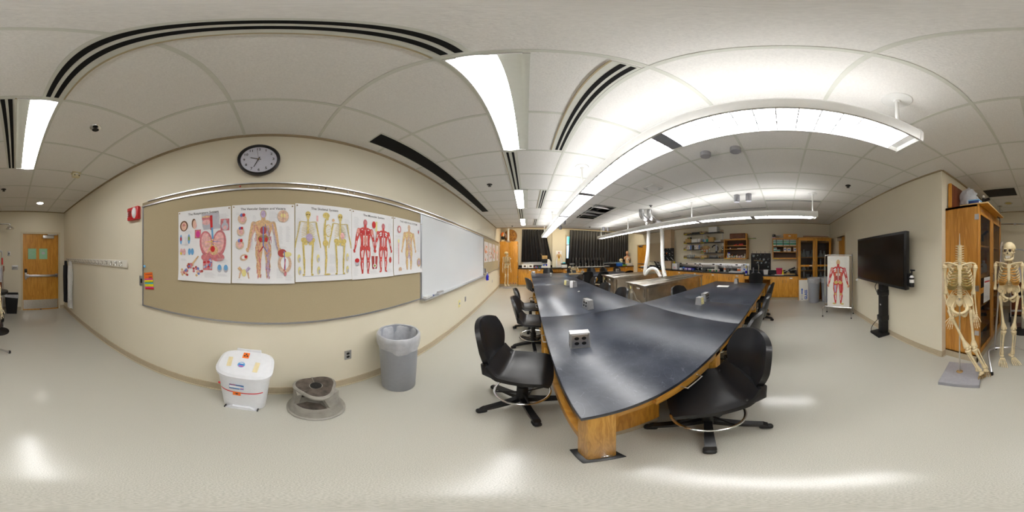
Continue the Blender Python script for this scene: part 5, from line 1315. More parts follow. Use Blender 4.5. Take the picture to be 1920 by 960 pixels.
# second cabinet: slide boxes
for row in range(3):
    for k in range(7):
        z = 1.835+.07*row; y = .30-.115*k-.012*(k % 2)
        t = thing('slide_box', 'green and white box, %s row of the top cabinet shelf, %s' % (('bottom', 'middle', 'top')[row], ('at the pegboard end', 'second from the pegboard', 'third from the pegboard', 'in the middle', 'third from the glass cupboard', 'second from the glass cupboard', 'at the glass cupboard end')[k]), 'box', (CX, y, z), 0, 'green and white boxes in the %s row of the top shelf' % ('bottom', 'middle', 'top')[row])
        b = B(); b.box(-.10, .10, -.052, .052, 0, .066, 'white', .002); b.obj('carton', t)
        b = B(); b.box(-.1015, -.10, -.052, .052, (.03, .0, .0)[row], (.06, .035, .03)[row], 'teal' if (k+row) % 5 else 'green'); b.obj('printed_band', t)
for k, (y, z, l) in enumerate(((.28, 1.63, 'lower left green and white box on the middle cabinet shelf'), (.16, 1.63, 'lower right green and white box on the middle cabinet shelf'), (.28, 1.70, 'green and white box stacked atop another on the middle cabinet shelf'))):
    t = thing('slide_box', l, 'box', (CX, y, z), 0, None)
    b = B(); b.box(-.10, .10, -.055, .055, 0, .066, 'white', .002); b.obj('carton', t); b = B(); b.box(-.1015, -.10, -.055, .055, .02, .05, 'teal'); b.obj('printed_band', t)
for k, (y, w, h) in enumerate(((-.06, .10, .17), (-.20, .13, .15), (-.41, .10, .165))):
    t = thing('paper_bag', ('tan-topped white packet on the middle cabinet shelf, nearest the green boxes', 'wide tan packet with a blue mark on the middle cabinet shelf', 'white packet on the middle cabinet shelf, nearest the glass cupboard')[k], 'packet', (CX, y, 1.63))
    b = B(); b.box(-.06, .06, -w/2, w/2, 0, h, 'paper_matt', .006); b.obj('packet', t); b = B(); b.box(-.0615, -.06, -w*.3, w*.3, h*.35, h*.55, 'blue'); b.box(-.0615, -.06, -w/2, w/2, h*.75, h, 'box_wood'); b.obj('print', t)
t = thing('wooden_drawer_box', 'oak drawer box with a white card on top of the slide cabinet', 'box', (5.70, -.22, 2.09))
b = B(); b.box(-.12, .12, -.26, .22, 0, .15, 'oak', .004); b.obj('body', t); b = B(); b.box(-.123, -.12, -.04, .04, .065, .095, 'paper_matt'); b.obj('card', t)
t = thing('film_projector', 'small black and silver apparatus on top of the slide cabinet', 'apparatus', (5.70, .24, 2.09))
b = B(); b.box(-.06, .06, .03, .14, .05, .14, 'black_plastic', .01); b.box(-.05, .05, .02, .14, 0, .05, 'lung_pale', .006); b.obj('body', t); b = B(); b.tube([(0, .03, .09), (0, -.12, .10), (0, -.14, .12)], .018, 'alu', 8); b.tube([(0, .02, .05), (0, -.10, .045)], .012, 'box_wood', 8); b.ell((-.06, .10, .10), .022, 'alu', 10, 6); b.obj('arm', t)
# pegboards with glassware
def pegboard(y0, y1, z0, z1, x, label, seed, hooks_top=True):
    t = thing('pegboard', label, 'pegboard', (x, (y0+y1)/2, (z0+z1)/2)); Y, Z = (y1-y0)/2, (z1-z0)/2
    b = B(); b.box(-.02, 0, -Y, Y, -Z, Z, 'black_matte', .002); b.obj('board', t)
    r = random.Random(seed)
    for i in range(int(Y*40)):
        y = -Y*.85+Y*1.7*((i % 5)/4); z = Z*.8-Z*1.5*((i//5)/3)
        b = B(); b.tube([(-.02, y, z), (-.10, y, z+.03)], .005, 'white_plastic' if i % 3 else 'black_plastic', 6); b.obj('peg', t)
    if hooks_top:
        for i in range(5): b = B(); y = -Y*.85+Y*1.7*i/4; b.tube([(-.02, y, Z-.02), (-.02, y, Z+.05), (-.05, y, Z+.07)], .005, 'black_plastic', 6); b.obj('hook', t)
    return t
pegboard(.455, 1.18, .97, 1.575, XR-.005, 'large black drying pegboard over the desk gap', 3)
pegboard(4.47, 5.17, 1.26, 1.83, 5.64, 'black drying pegboard hung on the pilaster', 4, False)
def flask(x, y, z, label, s=1., rot=(0, -PI/2+.3, 0), m='glassware', grp=None, kind='flask'):
    t = thing('glass_'+kind, label, kind, (x, y, z), 0, grp, rot)
    b = B()
    if kind == 'flask': b.lathe([(.045*s, 0), (.05*s, .008*s), (.018*s, .085*s), (.016*s, .12*s), (.021*s, .125*s)], (0, 0, 0), m, 16)
    elif kind == 'beaker': b.lathe([(.032*s, 0), (.036*s, .006*s), (.036*s, .09*s), (.040*s, .095*s)], (0, 0, 0), m, 16)
    elif kind == 'cylinder': b.lathe([(.035*s, 0), (.035*s, .01*s), (.016*s, .02*s), (.016*s, .22*s), (.021*s, .225*s)], (0, 0, 0), m, 14)
    b.obj('glass', t)
    if kind == 'cylinder':
        b = B(); b.lathe([(.0165*s, .06*s), (.0165*s, .18*s)], (0, 0, 0), 'print_grey', 12, cap=False); b.obj('graduations', t)
    return t
PX = XR-.085
G2 = 'glassware hung on the large pegboard'
for k, (y, z, s, kd, l) in enumerate(((1.06, 1.50, 1.1, 'beaker', 'round clear dish hung at the top corner of the large pegboard'), (.92, 1.51, .6, 'beaker', 'small clear beaker along the top of the large pegboard'), (.70, 1.35, .9, 'flask', 'clear flask hung beside the wooden rod on the large pegboard'),
        (.83, 1.37, .6, 'beaker', 'small beaker above the wooden rod on the large pegboard'), (.55, 1.37, .6, 'beaker', 'small beaker hung at the screen side of the large pegboard'), (.62, 1.25, .7, 'flask', 'small flask hung low at the screen side of the large pegboard'), (.78, 1.24, .7, 'beaker', 'small beaker below the wooden rod on the large pegboard'), (.92, 1.25, .6, 'flask', 'small flask below the wooden rod end on the large pegboard'), (.54, 1.10, .6, 'beaker', 'lowest small beaker on the large pegboard'))):
    flask(PX+.03, y, z, l, s, (0, -PI/2-.2, 0), 'glassware', G2, kd)
b = B(); b.tube([(0, .10, 0), (0, -.20, -.03)], .008, 'box_wood', 8); b.ell((0, .11, .002), (.014, .02, .012), 'box_wood', 8, 6); tag(b.obj('wooden_rod', None, (PX, .93, 1.32)), 'wooden handled brush lying across the pegs of the large pegboard', 'brush')
G1 = 'glassware hung on the pilaster pegboard'
for k, (y, z, s, kd, l) in enumerate(((4.70, 1.60, .6, 'flask', 'small flask at the top of the pilaster pegboard'), (4.62, 1.42, .9, 'cylinder', 'measuring cylinder slanting on the pilaster pegboard, nearer the shelves'), (4.85, 1.40, .8, 'cylinder', 'measuring cylinder slanting on the pilaster pegboard, nearer the door'), (5.05, 1.68, .7, 'beaker', 'beaker at the door edge of the pilaster pegboard'))):
    flask(5.58, y, z, l, s, (PI*.75, 0, .3), 'glassware', G1, kd)
b = B(); b.lathe([(.02, 0), (.025, .05), (.012, .06)], (0, 0, 0), 'orange', 12); tag(b.obj('rubber_bulb', None, (5.59, 4.86, 1.57)), 'orange rubber bulb hung on the pilaster pegboard', 'bulb')
# things on the sink counter
KX = 5.62
t = thing('towel_dispenser', 'white box dispenser on the counter just past the pilaster', 'dispenser', (KX, 4.36, CT))
b = B(); b.box(-.10, .10, -.14, .14, 0, .25, 'white', .02); b.obj('body', t); b = B(); b.box(-.101, -.10, -.06, .05, .04, .11, 'lung_pale'); b.obj('printed_label', t)
b = B(); b.box(-.02, .02, -.04, .03, 0, .08, 'yellow', .012); tag(b.obj('yellow_packet', None, (KX, 4.44, CT+.25)), 'bright yellow packet on the white dispenser', 'packet')
t = thing('eyewash', 'bright yellow and chrome eyewash by the pilaster foot', 'eyewash', (5.52, 4.86, CT)); b = B(); b.tube([(0, 0, 0), (0, 0, .10), (-.06, 0, .13)], .012, 'chrome', 8); b.obj('spout', t); b = B(); b.ell((-.06, 0, .145), (.035, .035, .02), 'sky_blue', 10, 6); b.obj('bowl', t)
box_thing('tissue_box', 'small sky blue tissue box by the white dispenser', 'box', KX-.06, 4.02, CT, .11, .12, .09, 'white', 'sky_blue')
b = B(); b.ell((0, 0, .04), (.05, .05, .05), 'blue', 10, 8); tag(b.obj('blue_bag', None, (KX, 3.93, CT+.04)), 'crumpled blue bag behind the purple boxes', 'bag')
for k, y in enumerate((3.79, 3.60)):
    box_thing('glove_box', ('purple and white glove box nearer the white dispenser', 'purple and white glove box nearer the taps')[k], 'box', KX, y, CT, .13, .17, .09, 'purple', None, None, 0, 'white')
box_thing('glove_box', 'dark blue low box beside the first tap', 'box', KX, 3.44, CT, .12, .10, .07, 'navy', 'deep_blue')
def tap(y, label, h=.22, x=5.74):
    t = thing('tap', label, 'tap', (x, y, CT), 0, 'chrome laboratory taps')
    b = B(); b.tube(smooth([(0, 0, 0), (0, 0, h*.8), (-.03, 0, h), (-.10, 0, h), (-.12, 0, h*.8)], 5), .011, 'chrome', 8); b.obj('spout', t)
    for s in (-1, 1): b = B(); b.tube([(0, 0, .04), (0, s*.05, .05), (0, s*.055, .075)], .009, 'chrome', 8); b.obj('valve', t)
for y, l in ((3.30, 'chrome tap beside the dark blue box'), (3.12, 'chrome tap beside the grey bowl'), (2.02, 'chrome tap just past the orange and white bottle'), (1.86, 'chrome tap behind the white tray'), (5.45, 'tall chrome tap by the roller shutter'), (5.20, 'chrome tap under the pilaster, nearer the roller shutter')): tap(y, l)
t = thing('bowl', 'grey enamel bowl on the counter behind the taps', 'bowl', (KX, 2.96, CT)); b = B(); b.lathe([(.05, 0), (.10, .06), (.105, .09), (.095, .085), (.05, .01), (.001, .008)], (0, 0, 0), 'alu', 20, cap=False); b.obj('bowl', t); b = B(); b.lathe([(.107, .085), (.107, .092)], (0, 0, 0), 'grey_paint', 20, cap=False); b.obj('rim', t)
for k in range(6):
    y = 2.76-.085*k
    t = thing('specimen_pot', 'small pot with pale lid in the row on the counter, %s' % ('first past the bowl', 'second past the bowl', 'third past the bowl', 'third before the paper roll', 'second before the paper roll', 'next to the paper roll')[k], 'pot', (KX-.05, y, CT), 0, 'row of small pots on the sink counter')
    b = B(); b.lathe([(.035, 0), (.037, .06)], (0, 0, 0), ('foot_brown', 'green', 'lung_pale')[k % 3], 14); b.obj('pot', t); b = B(); b.lathe([(.039, .055), (.039, .085), (.03, .088)], (0, 0, 0), 'paper_matt', 14); b.obj('lid', t)
t = thing('paper_roll', 'upright white paper towel roll on the sink counter', 'paper roll', (KX, 2.44, CT)); b = B(); b.lathe([(.075, 0), (.078, .01), (.07, .23), (.03, .235)], (0, 0, 0), 'paper_matt', 24); b.obj('roll', t); b = B(); b.lathe([(.022, .235), (.022, .24)], (0, 0, 0), 'cardboard', 14); b.obj('core', t)
b = B(); b.lathe([(.03, 0), (.03, .05), (.012, .09)], (0, 0, 0), 'glassware', 12); tag(b.obj('funnel', None, (KX, 2.33, CT)), 'small clear funnel beside the paper towel roll', 'funnel')
t = bottle_thing('dispensing_bottle', 'white bottle with orange print and a long pointed nozzle', 'bottle', KX-.08, 2.08, CT, .042, .19, 'white', 'white', None); b = B(); b.lathe([(.016, .17), (.012, .22), (.003, .29)], (0, 0, 0), 'white', 10); b.obj('nozzle', t); b = B(); b.lathe([(.0428, .08), (.0428, .125)], (0, 0, 0), 'orange', 16, cap=False); b.obj('print', t)
box_thing('dissecting_tray', 'large shallow white tray on the sink counter', 'tray', 5.50, 1.62, CT, .30, .48, .03, 'white', 'white_plastic')
for k, y in enumerate((1.63, 1.56)):
    t = bottle_thing('dispensing_bottle', ('white bottle with orange print by the first jug, nearer the tray end', 'white bottle with orange print touching the first jug')[k], 'bottle', 5.74, y, CT, .034, .17, 'white', 'black_plastic', 'orange', 'orange printed bottles by the jugs')
for k, y in enumerate((1.46, 1.20+.14)):
    t = thing('plastic_jug', ('white gallon jug nearest the orange printed bottles', 'white gallon jug with a blue label at the counter end')[k], 'jug', (5.72-.04*k, y, CT), 0)
    b = B(); b.lathe([(.068, 0), (.075, .015), (.075, .15), (.06, .20), (.022, .245), (.02, .26)], (0, 0, 0), 'white_plastic', 18); b.obj('jug_body', t)
    b = B(); b.tube(smooth([(-.02, .02, .245), (-.055, .03, .235), (-.075, .03, .19), (-.07, .02, .15)], 4), .010, 'white_plastic', 8); b.obj('jug_handle', t); b = B(); b.lathe([(.023, .255), (.023, .278)], (0, 0, 0), 'sky_blue' if k else 'white', 12); b.obj('cap', t)
    if k: b = B(); b.lathe([(.0755, .07), (.0755, .12)], (0, 0, 0), 'blue', 18, cap=False); b.obj('printed_label', t)
bottle_thing('wash_bottle', 'white wash bottle with a yellow nozzle at the counter end', 'bottle', 5.42, 1.255, DZ, .035, .26, 'white', 'yellow', 'deep_blue', None, .014, .3)
bottle_thing('wash_bottle', 'plain cream wash bottle beside the yellow-nozzled one', 'bottle', 5.50, 1.185, DZ, .035, .25, 'paper_matt', 'paper_matt', None, None, .016, .2)
box_thing('specimen_tray', 'stacked pale trays on the counter end beside the far door', 'tray', 5.52, 6.22, CT, .34, .40, .06, 'alu_box', 'white')
box_thing('sponge_box', 'yellow sponge pack on the counter below the roller shutter', 'box', 5.62, 5.02, CT, .10, .14, .09, 'yellow_soft', 'ivory')
t = thing('microscope', 'black and silver microscope on the counter below the roller shutter', 'microscope', (5.66, 5.62, CT))
b = B(); b.box(-.09, .09, -.06, .06, 0, .03, 'black_plastic', .008); b.box(.03, .07, -.025, .025, .03, .24, 'alu', .01); b.obj('stand', t); b = B(); b.tube([(-.10, 0, .30), (.0, 0, .22), (.0, 0, .12)], .022, 'black_plastic', 10); b.obj('tube', t); b = B(); b.box(-.06, .05, -.05, .05, .09, .10, 'black_matte'); b.obj('stage', t)
# things on the lower counter
t = thing('sharps_container', 'red sharps container on the lower counter', 'sharps bin', (5.62, .14, DZ))
b = B(); b.prism([(-.07, -.085, 0), (-.07, .085, 0), (-.07, .105, .20), (-.07, -.105, .20)], (.14, 0, 0), 'sharps_red'); b.obj('bin_body', t); b = B(); b.box(-.075, .075, -.11, .11, .20, .215, 'magenta', .005); b.obj('lid', t)
b = B(); b.cbox((0, 0, .004), (.22, .30, .006), 'paper_matt'); tag(b.obj('paper_stack', None, (5.45, .14, DZ)), 'white paper under the edge of the red sharps container', 'paper')
t = thing('plastic_cup', 'white square plastic tub before the large pegboard', 'tub', (5.60, .60, DZ)); b = B(); b.prism([(-.06, -.065, 0), (-.06, .065, 0), (-.06, .08, .15), (-.06, -.08, .15)], (.12, 0, 0), 'white'); b.obj('tub', t); b = B(); b.box(-.065, .065, -.085, .085, .15, .16, 'white_plastic', .003); b.obj('rim', t)
t = thing('sink_tap', 'tall chrome sink tap in front of the large pegboard', 'tap', (5.72, .87, DZ)); b = B(); b.tube(smooth([(0, 0, 0), (0, 0, .30), (-.06, 0, .36), (-.12, 0, .30)], 6), .018, 'chrome', 10); b.obj('spout', t); b = B(); b.lathe([(.07, 0), (.05, .03), (.025, .06)], (0, 0, 0), 'alu', 16); b.obj('flange', t)
t = thing('hose_tap', 'grey upright tap body at the wall shelf side of the large pegboard', 'tap', (5.70, 1.06, DZ)); b = B(); b.tube([(0, 0, 0), (0, 0, .22)], .022, 'grey_paint', 10); b.obj('spout', t); b = B(); b.tube([(0, -.05, .03), (0, .06, .03)], .010, 'alu', 8); b.obj('valve', t)
t = thing('wooden_tray', 'wooden tray of metal clamps on the lower counter', 'tray', (5.58, -.20, DZ)); b = B(); b.box(-.13, .13, -.20, .20, 0, .025, 'box_wood', .003); b.obj('tray_base', t)
b = B(); b.box(-.13, -.10, -.02, .09, .025, .08, 'box_wood', .004); b.obj('block', t)
r_ = random.Random(2)
for k in range(9):
    y = -.02-.045*k
    b = B(); z = .05+.12*r_.random(); b.tube([(-.05, -.09, 0), (0, 0, .02*(k % 3)), (.03, .09, -.01)], .012, ('black_plastic', 'grey_paint', 'steel')[k % 3], 8); b.box(-.03, .03, -.02, .02, -.02, .025, 'black_plastic', .004)
    tag(b.obj('metal_clamp', None, (5.56+.05*(k % 2), y, DZ+.028+.025+.022*k)), 'dark metal clamp in the tangle above the wooden tray', 'clamp', 'metal clamps heaped on the wooden tray')
b = B(); b.lathe([(.04, 0), (.02, .10), (.012, .17)], (0, 0, 0), 'yellow', 14); tag(b.obj('yellow_cone', None, (5.52, .015, DZ)), 'yellow cone-shaped bottle beside the red sharps container', 'bottle')
bottle_thing('reagent_bottle', 'black bottle at the glass cupboard end of the lower counter', 'bottle', 5.50, -.42, DZ, .03, .15, 'black_plastic', 'black_matte')
# glass-fronted glassware cupboard
t = thing('glassware_cupboard', 'oak cupboard with glass doors full of glassware', 'cabinet', (5.59, -1.04, 0))
b = B()
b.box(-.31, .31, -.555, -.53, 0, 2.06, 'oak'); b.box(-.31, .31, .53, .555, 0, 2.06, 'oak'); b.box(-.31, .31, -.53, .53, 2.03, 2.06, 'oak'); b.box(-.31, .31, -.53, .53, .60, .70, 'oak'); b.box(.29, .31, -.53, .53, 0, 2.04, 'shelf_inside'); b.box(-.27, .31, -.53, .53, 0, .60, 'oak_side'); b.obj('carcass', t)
b = B(); b.box(-.34, .31, -.575, .57, 2.06, 2.085, 'oak_edge', .004); b.obj('cornice', t)
for z in (1.96, 1.44, 1.0): b = B(); b.box(-.25, .29, -.53, .53, z-.02, z, 'oak_edge'); b.obj('shelf', t)
for k, (a, c) in enumerate(((.003, .55), (-.55, -.003))):
    b = B(); f = .075
    b.box(-.335, -.31, a, a+f, .71, 2.055, 'oak', .003); b.box(-.335, -.31, c-f, c, .71, 2.055, 'oak', .003); b.box(-.335, -.31, a+f, c-f, 1.98, 2.055, 'oak'); b.box(-.335, -.31, a+f, c-f, .71, .735, 'oak'); b.box(-.335, -.31, a+f, c-f, 1.13, 1.19, 'oak'); d = b.obj('door', t)
    b = B(); b.box(-.325, -.322, a+f, c-f, .73, 1.98, 'glass_dark'); b.obj('pane', d)
    hy = a+.03 if k == 0 else c-.03
    b = B(); b.tube([(-.335, hy, 1.20), (-.36, hy, 1.20), (-.36, hy, 1.31), (-.335, hy, 1.31)], .005, 'chrome', 6); b.obj('handle', d)
    if k == 0: b = B(); b.box(-.338, -.335, .10, .19, 1.145, 1.175, 'paper_matt'); b.obj('card', d)
gl = random.Random(9)
for z, sh in ((1.0, 'middle shelf'), (1.44, 'upper shelf'), (.72, 'bottom shelf')):
    for k in range(7):
        y = -.55-.14*k-.02*(k > 2); kd = ('flask', 'cylinder', 'beaker')[gl.randrange(3)]; s = (1.2+.5*gl.random())*(1.35 if z == 1.44 else 1)
        flask(5.42+.10*gl.random(), y, z, 'clear %s, %s in the glass cupboard, %s' % (kd, sh, ('first from the counter', 'second from the counter', 'third from the counter', 'middle of the row', 'third from the bins', 'second from the bins', 'at the bin end')[k]), s, (0, 0, 0), 'glassware', 'glassware on the %s' % sh, kd)
box_thing('storage_box', 'low brown box on the highest shelf inside the glass cupboard', 'box', 5.45, -.68, 1.96, .18, .22, .05, 'box_wood', 'cardboard')
t = thing('wooden_board', 'long wooden board lying on top of the glass cupboard', 'board', (5.50, -1.08, 2.085)); b = B(); b.box(-.10, .15, -.50, .42, 0, .04, 'oak_side', .008); b.obj('board', t); b = B(); b.tube([(-.1, -.46, .06), (-.1, .42, .06)], .012, 'red_wood', 8); b.obj('roller', t)
# sign and bins before it
t = thing('sign_board', 'white board leaning by the bins with blue sideways GLASS and an arrow', 'sign', (5.235, -.66, 0), 0, None, (PI/2, 0, -PI/2))
b = B(); b.box(-.155, .155, 0, .695, -.014, 0, 'paper_matt'); b.obj('board', t)
b = B(); b.text('GLASS', .115, 'blue', T(.075, .20, .0015) @ Matrix.Rotation(PI/2, 4, 'Z'), 'CENTER', .035)
b.rect(-.070, -.040, .22, .38, 'blue', .0015); b.poly([(-.09, .36, .0016), (-.02, .36, .0016), (-.055, .43, .0016)], 'blue')
for i in range(5): b.rect(-.082+.006*(i % 2), -.03-.008*(i % 3), .05+.033*i, .065+.033*i, 'art_grey', .0014)
b.rect(-.07, -.04, .035, .05, 'navy', .0016)
b.obj('lettering', t)
waste_bin((5.03, -.955, 0), 'grey round waste bin before the glass cupboard, next to the GLASS sign', None, .76, .19)
waste_bin((5.03, -1.375, 0), 'grey round waste bin before the glass cupboard, half hidden by the chart easel', None, .76, .19)
# chart on its chrome floor stand
t = thing('chart_stand', 'rolling chart on a chrome floor stand showing a red muscle figure', 'chart stand', (3.66, -1.285, 0), math.atan2(-.57, -.36)+PI)
W = .335
b = B()
for s in (-1, 1):
    x = s*W; sp = smooth([(x, 0, .22), (x, 0, 1.42), (x-s*.015, 0, 1.48), (x-s*.06, 0, 1.50)], 5); b.tube(sp, .011, 'chrome', 8)
b.tube([(-W+.06, 0, 1.50), (W-.06, 0, 1.50)], .011, 'chrome', 8); b.tube([(-W, 0, .22), (W, 0, .22)], .013, 'chrome', 8); b.obj('frame', t)
for s in (-1, 1):
    b = B(); b.tube(smooth([(s*W, -.17, .0), (s*W, -.17, .20), (s*W, -.14, .235), (s*W, 0, .24), (s*W, .14, .235), (s*W, .17, .20), (s*W, .17, .0)], 4), .011, 'chrome', 8); l = b.obj('leg', t)
    for yy in (-.17, .17): b = B(); b.lathe([(.014, 0), (.014, .03)], (s*W, yy, 0), 'black_plastic', 10); b.obj('rubber_foot', l)
b = B(); b.box(-.265, .265, .008, .016, .24, 1.475, 'paper_matt'); b.obj('chart_sheet', t)
b = B(); body(b, .0, .06, 1.10, 'muscle', .001, None, 'paper', 'art_tan')
h = 1.10; f = lambda x, y: (x*h, .06+y*h)
for s in (-1, 1):
    for i in range(7): b.strip(f(0, .78-.03*i), f(s*.075, .765-.032*i), .005, .003, 'art_bone', .0018)
    b.disc(*f(s*.04, .60), .03*h, .05*h, 'organ_red', .0019); b.disc(*f(s*.045, .50), .04*h, .035*h, 'art_bone', .0019); b.disc(*f(s*.14, .78), .03*h, .04*h, 'muscle_light' if s < 0 else 'lung', .0017)
    b.strip(f(s*.065, .44), f(s*.065, .28), .022*h, .012*h, 'art_lilac' if s < 0 else 'red', .0019); b.disc(*f(s*.062, .24), .018*h, .03*h, 'art_bone', .002); b.disc(*f(s*.215, .435), .016*h, .03*h, 'art_tan', .002); b.disc(*f(s*.085, .02), .04*h, .016*h, 'art_bone', .002)
b.strip(f(0, .82), f(0, .60), .012, .010, 'art_grey', .002)
for q in ((-.24, -.16, 1.10, 20), (.15, .24, 1.12, 22), (-.24, -.08, 1.20, 4), (.14, .25, 1.20, 4)): lines(b, q[0], q[1], q[2], q[3], .016)
b.obj('artwork', t, (0, .0165, .235), (PI/2, 0, PI))

# ================================================================== SKELETONS (bones as parts; jointed, tapered, flared at the ends)
def bone(b, p, q, r, m='bone', e0=1.9, e1=1.8, n=10):
    p, q = V(p), V(q); L = (q-p).length
    ts = (0, .04, .10, .2, .5, .8, .9, .96, 1); ks = (e0*.75, e0, e0*.82, 1.15, .85, 1.1, e1*.85, e1, e1*.7)
    b.tube([p+(q-p)*t for t in ts], [r*k for k in ks], m, n)
def hand_bones(b, w, tip, side, spread=.03, m='bone'):
    w, tip = V(w), V(tip); d = (tip-w).normalized(); L = (tip-w).length
    lat = V((1, 0, 0)); lat = (lat-d*lat.dot(d)).normalized()
    for i in range(4):
        for j in range(2): b.ell(w+d*L*(.06+.10*j)+lat*(i-1.5)*.011, .0085, m, 7, 5)
    nrm = d.cross(lat)
    for i in range(4):
        o = (i-1.5)*spread*.55; f = (.92, 1.0, .97, .84)[i]
        a = w+d*L*.22+lat*o*.55; c = w+d*L*.55+lat*o; e = w+d*L*.78*f+lat*o*1.15+nrm*.006; g = w+d*L*f+lat*o*1.2+nrm*.018*side
        bone(b, a, c, .0042, m, 1.5, 1.6, 6); bone(b, c, e, .0038, m, 1.6, 1.5, 6); bone(b, e, g, .0032, m, 1.5, 1.1, 6)
    a = w+d*L*.15+lat*side*.020; c = w+d*L*.38+lat*side*.040; e = w+d*L*.58+lat*side*.052
    bone(b, a, c, .0045, m, 1.5, 1.6, 6); bone(b, c, e, .004, m, 1.5, 1.1, 6)
def foot_bones(b, ankle, toe, m='bone', m2='bone'):
    a, t_ = V(ankle), V(toe); d = (t_-a); L = d.length; d.normalize()
    lat = d.cross(V((0, 0, 1)))
    lat = lat.normalized() if lat.length > .1 else V((1, 0, 0))
    up = lat.cross(d)
    b.ell(a+d*.01, (.026, .026, .022), m, 9, 7); b.ell(a-d*.035-up*.03, (.026, .024, .028), m, 9, 7)
    for i in range(3): b.ell(a+d*L*.25+lat*(i-1)*.018-up*.012, .014, m, 8, 6)
    for i in range(5):
        o = (i-2)*.014; f = (1, .98, .95, .9, .82)[i]
        bone(b, a+d*L*.30+lat*o-up*.014, a+d*L*.68*f+lat*o*1.5-up*.028, .006, m2, 1.4, 1.5, 7); bone(b, a+d*L*.70*f+lat*o*1.5-up*.028, a+d*L*.98*f+lat*o*1.6-up*.034, .0052, m2, 1.4, 1.1, 6)
def skeleton(t, J, skull=True, dark_feet=False, cart='cartilage', arms=(True, True), head_turn=0.):
    z0 = J['pelvis']; zt = J['neck']                                 # spine ends
    zr = J['rib_top']
    # spine
    b = B(); n = 22
    for i in range(n):
        q = i/(n-1); z = z0+.05+(zt-z0-.05)*q; y = -.035+.025*cos(q*6.2)+.0*q; r = .027-.007*q
        b.lathe([(r*1.08, -.012), (r*.92, 0), (r*1.08, .012)], (0, y, z), 'bone', 12)
        if i < n-1: b.lathe([(r*.95, .012), (r*.95, .012+(zt-z0-.05)/(n-1)-.024)], (0, y, z), cart if i < 7 else 'bone_dark', 10)
        b.tube([(0, y-r*.8, z), (0, y-r*.8-.03, z-.012)], [.007, .004], 'bone', 6)
        for s in (-1, 1): b.tube([(s*r*.8, y-.008, z), (s*(r+.022), y-.02, z+.004)], [.006, .004], 'bone', 6)
    b.obj('spine', t)
    # ribs
    b = B(); c = B(); NR = 10; zs = [zr-.020-.0165*k for k in range(NR)]
    for k in range(NR):
        w = (.062, .088, .104, .115, .122, .127, .130, .128, .120, .108)[k]; d = (.05, .065, .078, .088, .095, .098, .098, .094, .086, .075)[k]; drop = (.045, .06, .075, .085, .092, .098, .10, .10, .095, .085)[k]
        zb = zr+.015-.0265*k; am = (2.5, 2.45, 2.4, 2.35, 2.3, 2.2, 2.1, 1.98, 1.85, 1.7)[k]
        for s in (-1, 1):
            P = [(s*w*sin(a), .012-d*1.0*cos(a), zb+.01*sin(a)-drop*(a/PI)**1.3) for a in [.15+(am-.15)*i/16 for i in range(17)]]
            b.tube(P, [.0055]*3+[.0062]*14, 'bone', 7, flat=1.5)
            e = V(P[-1]); st = V((s*.014, .012+.092+.008*min(k, 6)/6, zr-.028-.022*min(k, 6)-.004*k))
            if k < 7: md = (e+st)*.5+V((0, .018, -.016 if k > 3 else 0)); c.tube(smooth([e, md, st], 5), .0062, cart, 7, flat=1.4)
            elif k < 10: md = V((s*.055, .105-.01*(k-7), e.z+.015)); c.tube(smooth([e, md, (s*.03, .105, zr-.185-.008*(k-7))], 5), .0062, cart, 7, flat=1.4)
    for k in range(2):
        for s in (-1, 1):
            z = zr+.015-.0265*(NR+k); b.tube([(s*.02, -.04, z), (s*.07, -.03, z-.03), (s*(.095-.02*k), .02, z-.06)], .0055, 'bone', 7)
    rc = b.obj('rib_cage', t); c.obj('costal_cartilage', rc)
    b = B(); b.tube([(0, .104, zr+.0), (0, .108, zr-.045)], [.011, .009], 'bone', 10, flat=2.5); b.tube([(0, .108, zr-.045), (0, .116, zr-.16), (0, .116, zr-.19)], [.007, .0085, .003], 'bone', 10, flat=2.4); b.obj('sternum', t)
    # shoulder girdle and arms
    for i, s in enumerate((1, -1)):
        sh = V(J['sh'][i]); b = B(); b.tube(smooth([(s*.018, .10, zr-.005), (s*.07, .095, zr+.012), (s*.12, .04, zr+.016), (sh.x, sh.y+.0, sh.z+.022)], 5), .0085, 'bone', 8); b.obj('clavicle', t)
        b = B(); b.prism([(s*.055, -.082, zr-.02), (s*.07, -.085, zr-.13), (s*.135, -.06, zr-.02), (s*.12, -.062, zr+.015)], (0, .008, 0), 'bone'); b.tube([(s*.06, -.09, zr-.01), (s*.13, -.065, zr+.012), (sh.x*.98, sh.y-.005, sh.z+.025)], [.006, .009, .014], 'bone', 8); b.obj('scapula', t)
        b = B(); el = V(J['el'][i]); bone(b, sh, el, .0140, 'bone', 2.0, 1.9, 12); b.ell(sh, .024, 'bone', 10, 8); b.obj('humerus', t)
        if not arms[i]: continue
        wr = V(J['wr'][i]); o = V((.014, .004, 0)); b = B(); bone(b, el+o, wr+o*.9, .0075, 'bone', 1.5, 1.9); b.obj('radius', t); b = B(); bone(b, el-o+V((0, -.01, .012)), wr-o*.9, .0070, 'bone', 2.0, 1.4); b.obj('ulna', t)
        b = B(); hand_bones(b, wr, J['ft'][i], s); b.obj('hand', t)
    # pelvis
    b = B(); zp = z0
    b.ell((0, -.045, zp-.01), (.056, .026, .066), 'bone', 12, 9, Euler((.45, 0, 0)), lambda p, d: V((p.x*(.55+.45*(d.z+1)/2*1.2), p.y, p.z))); b.obj('sacrum', t)
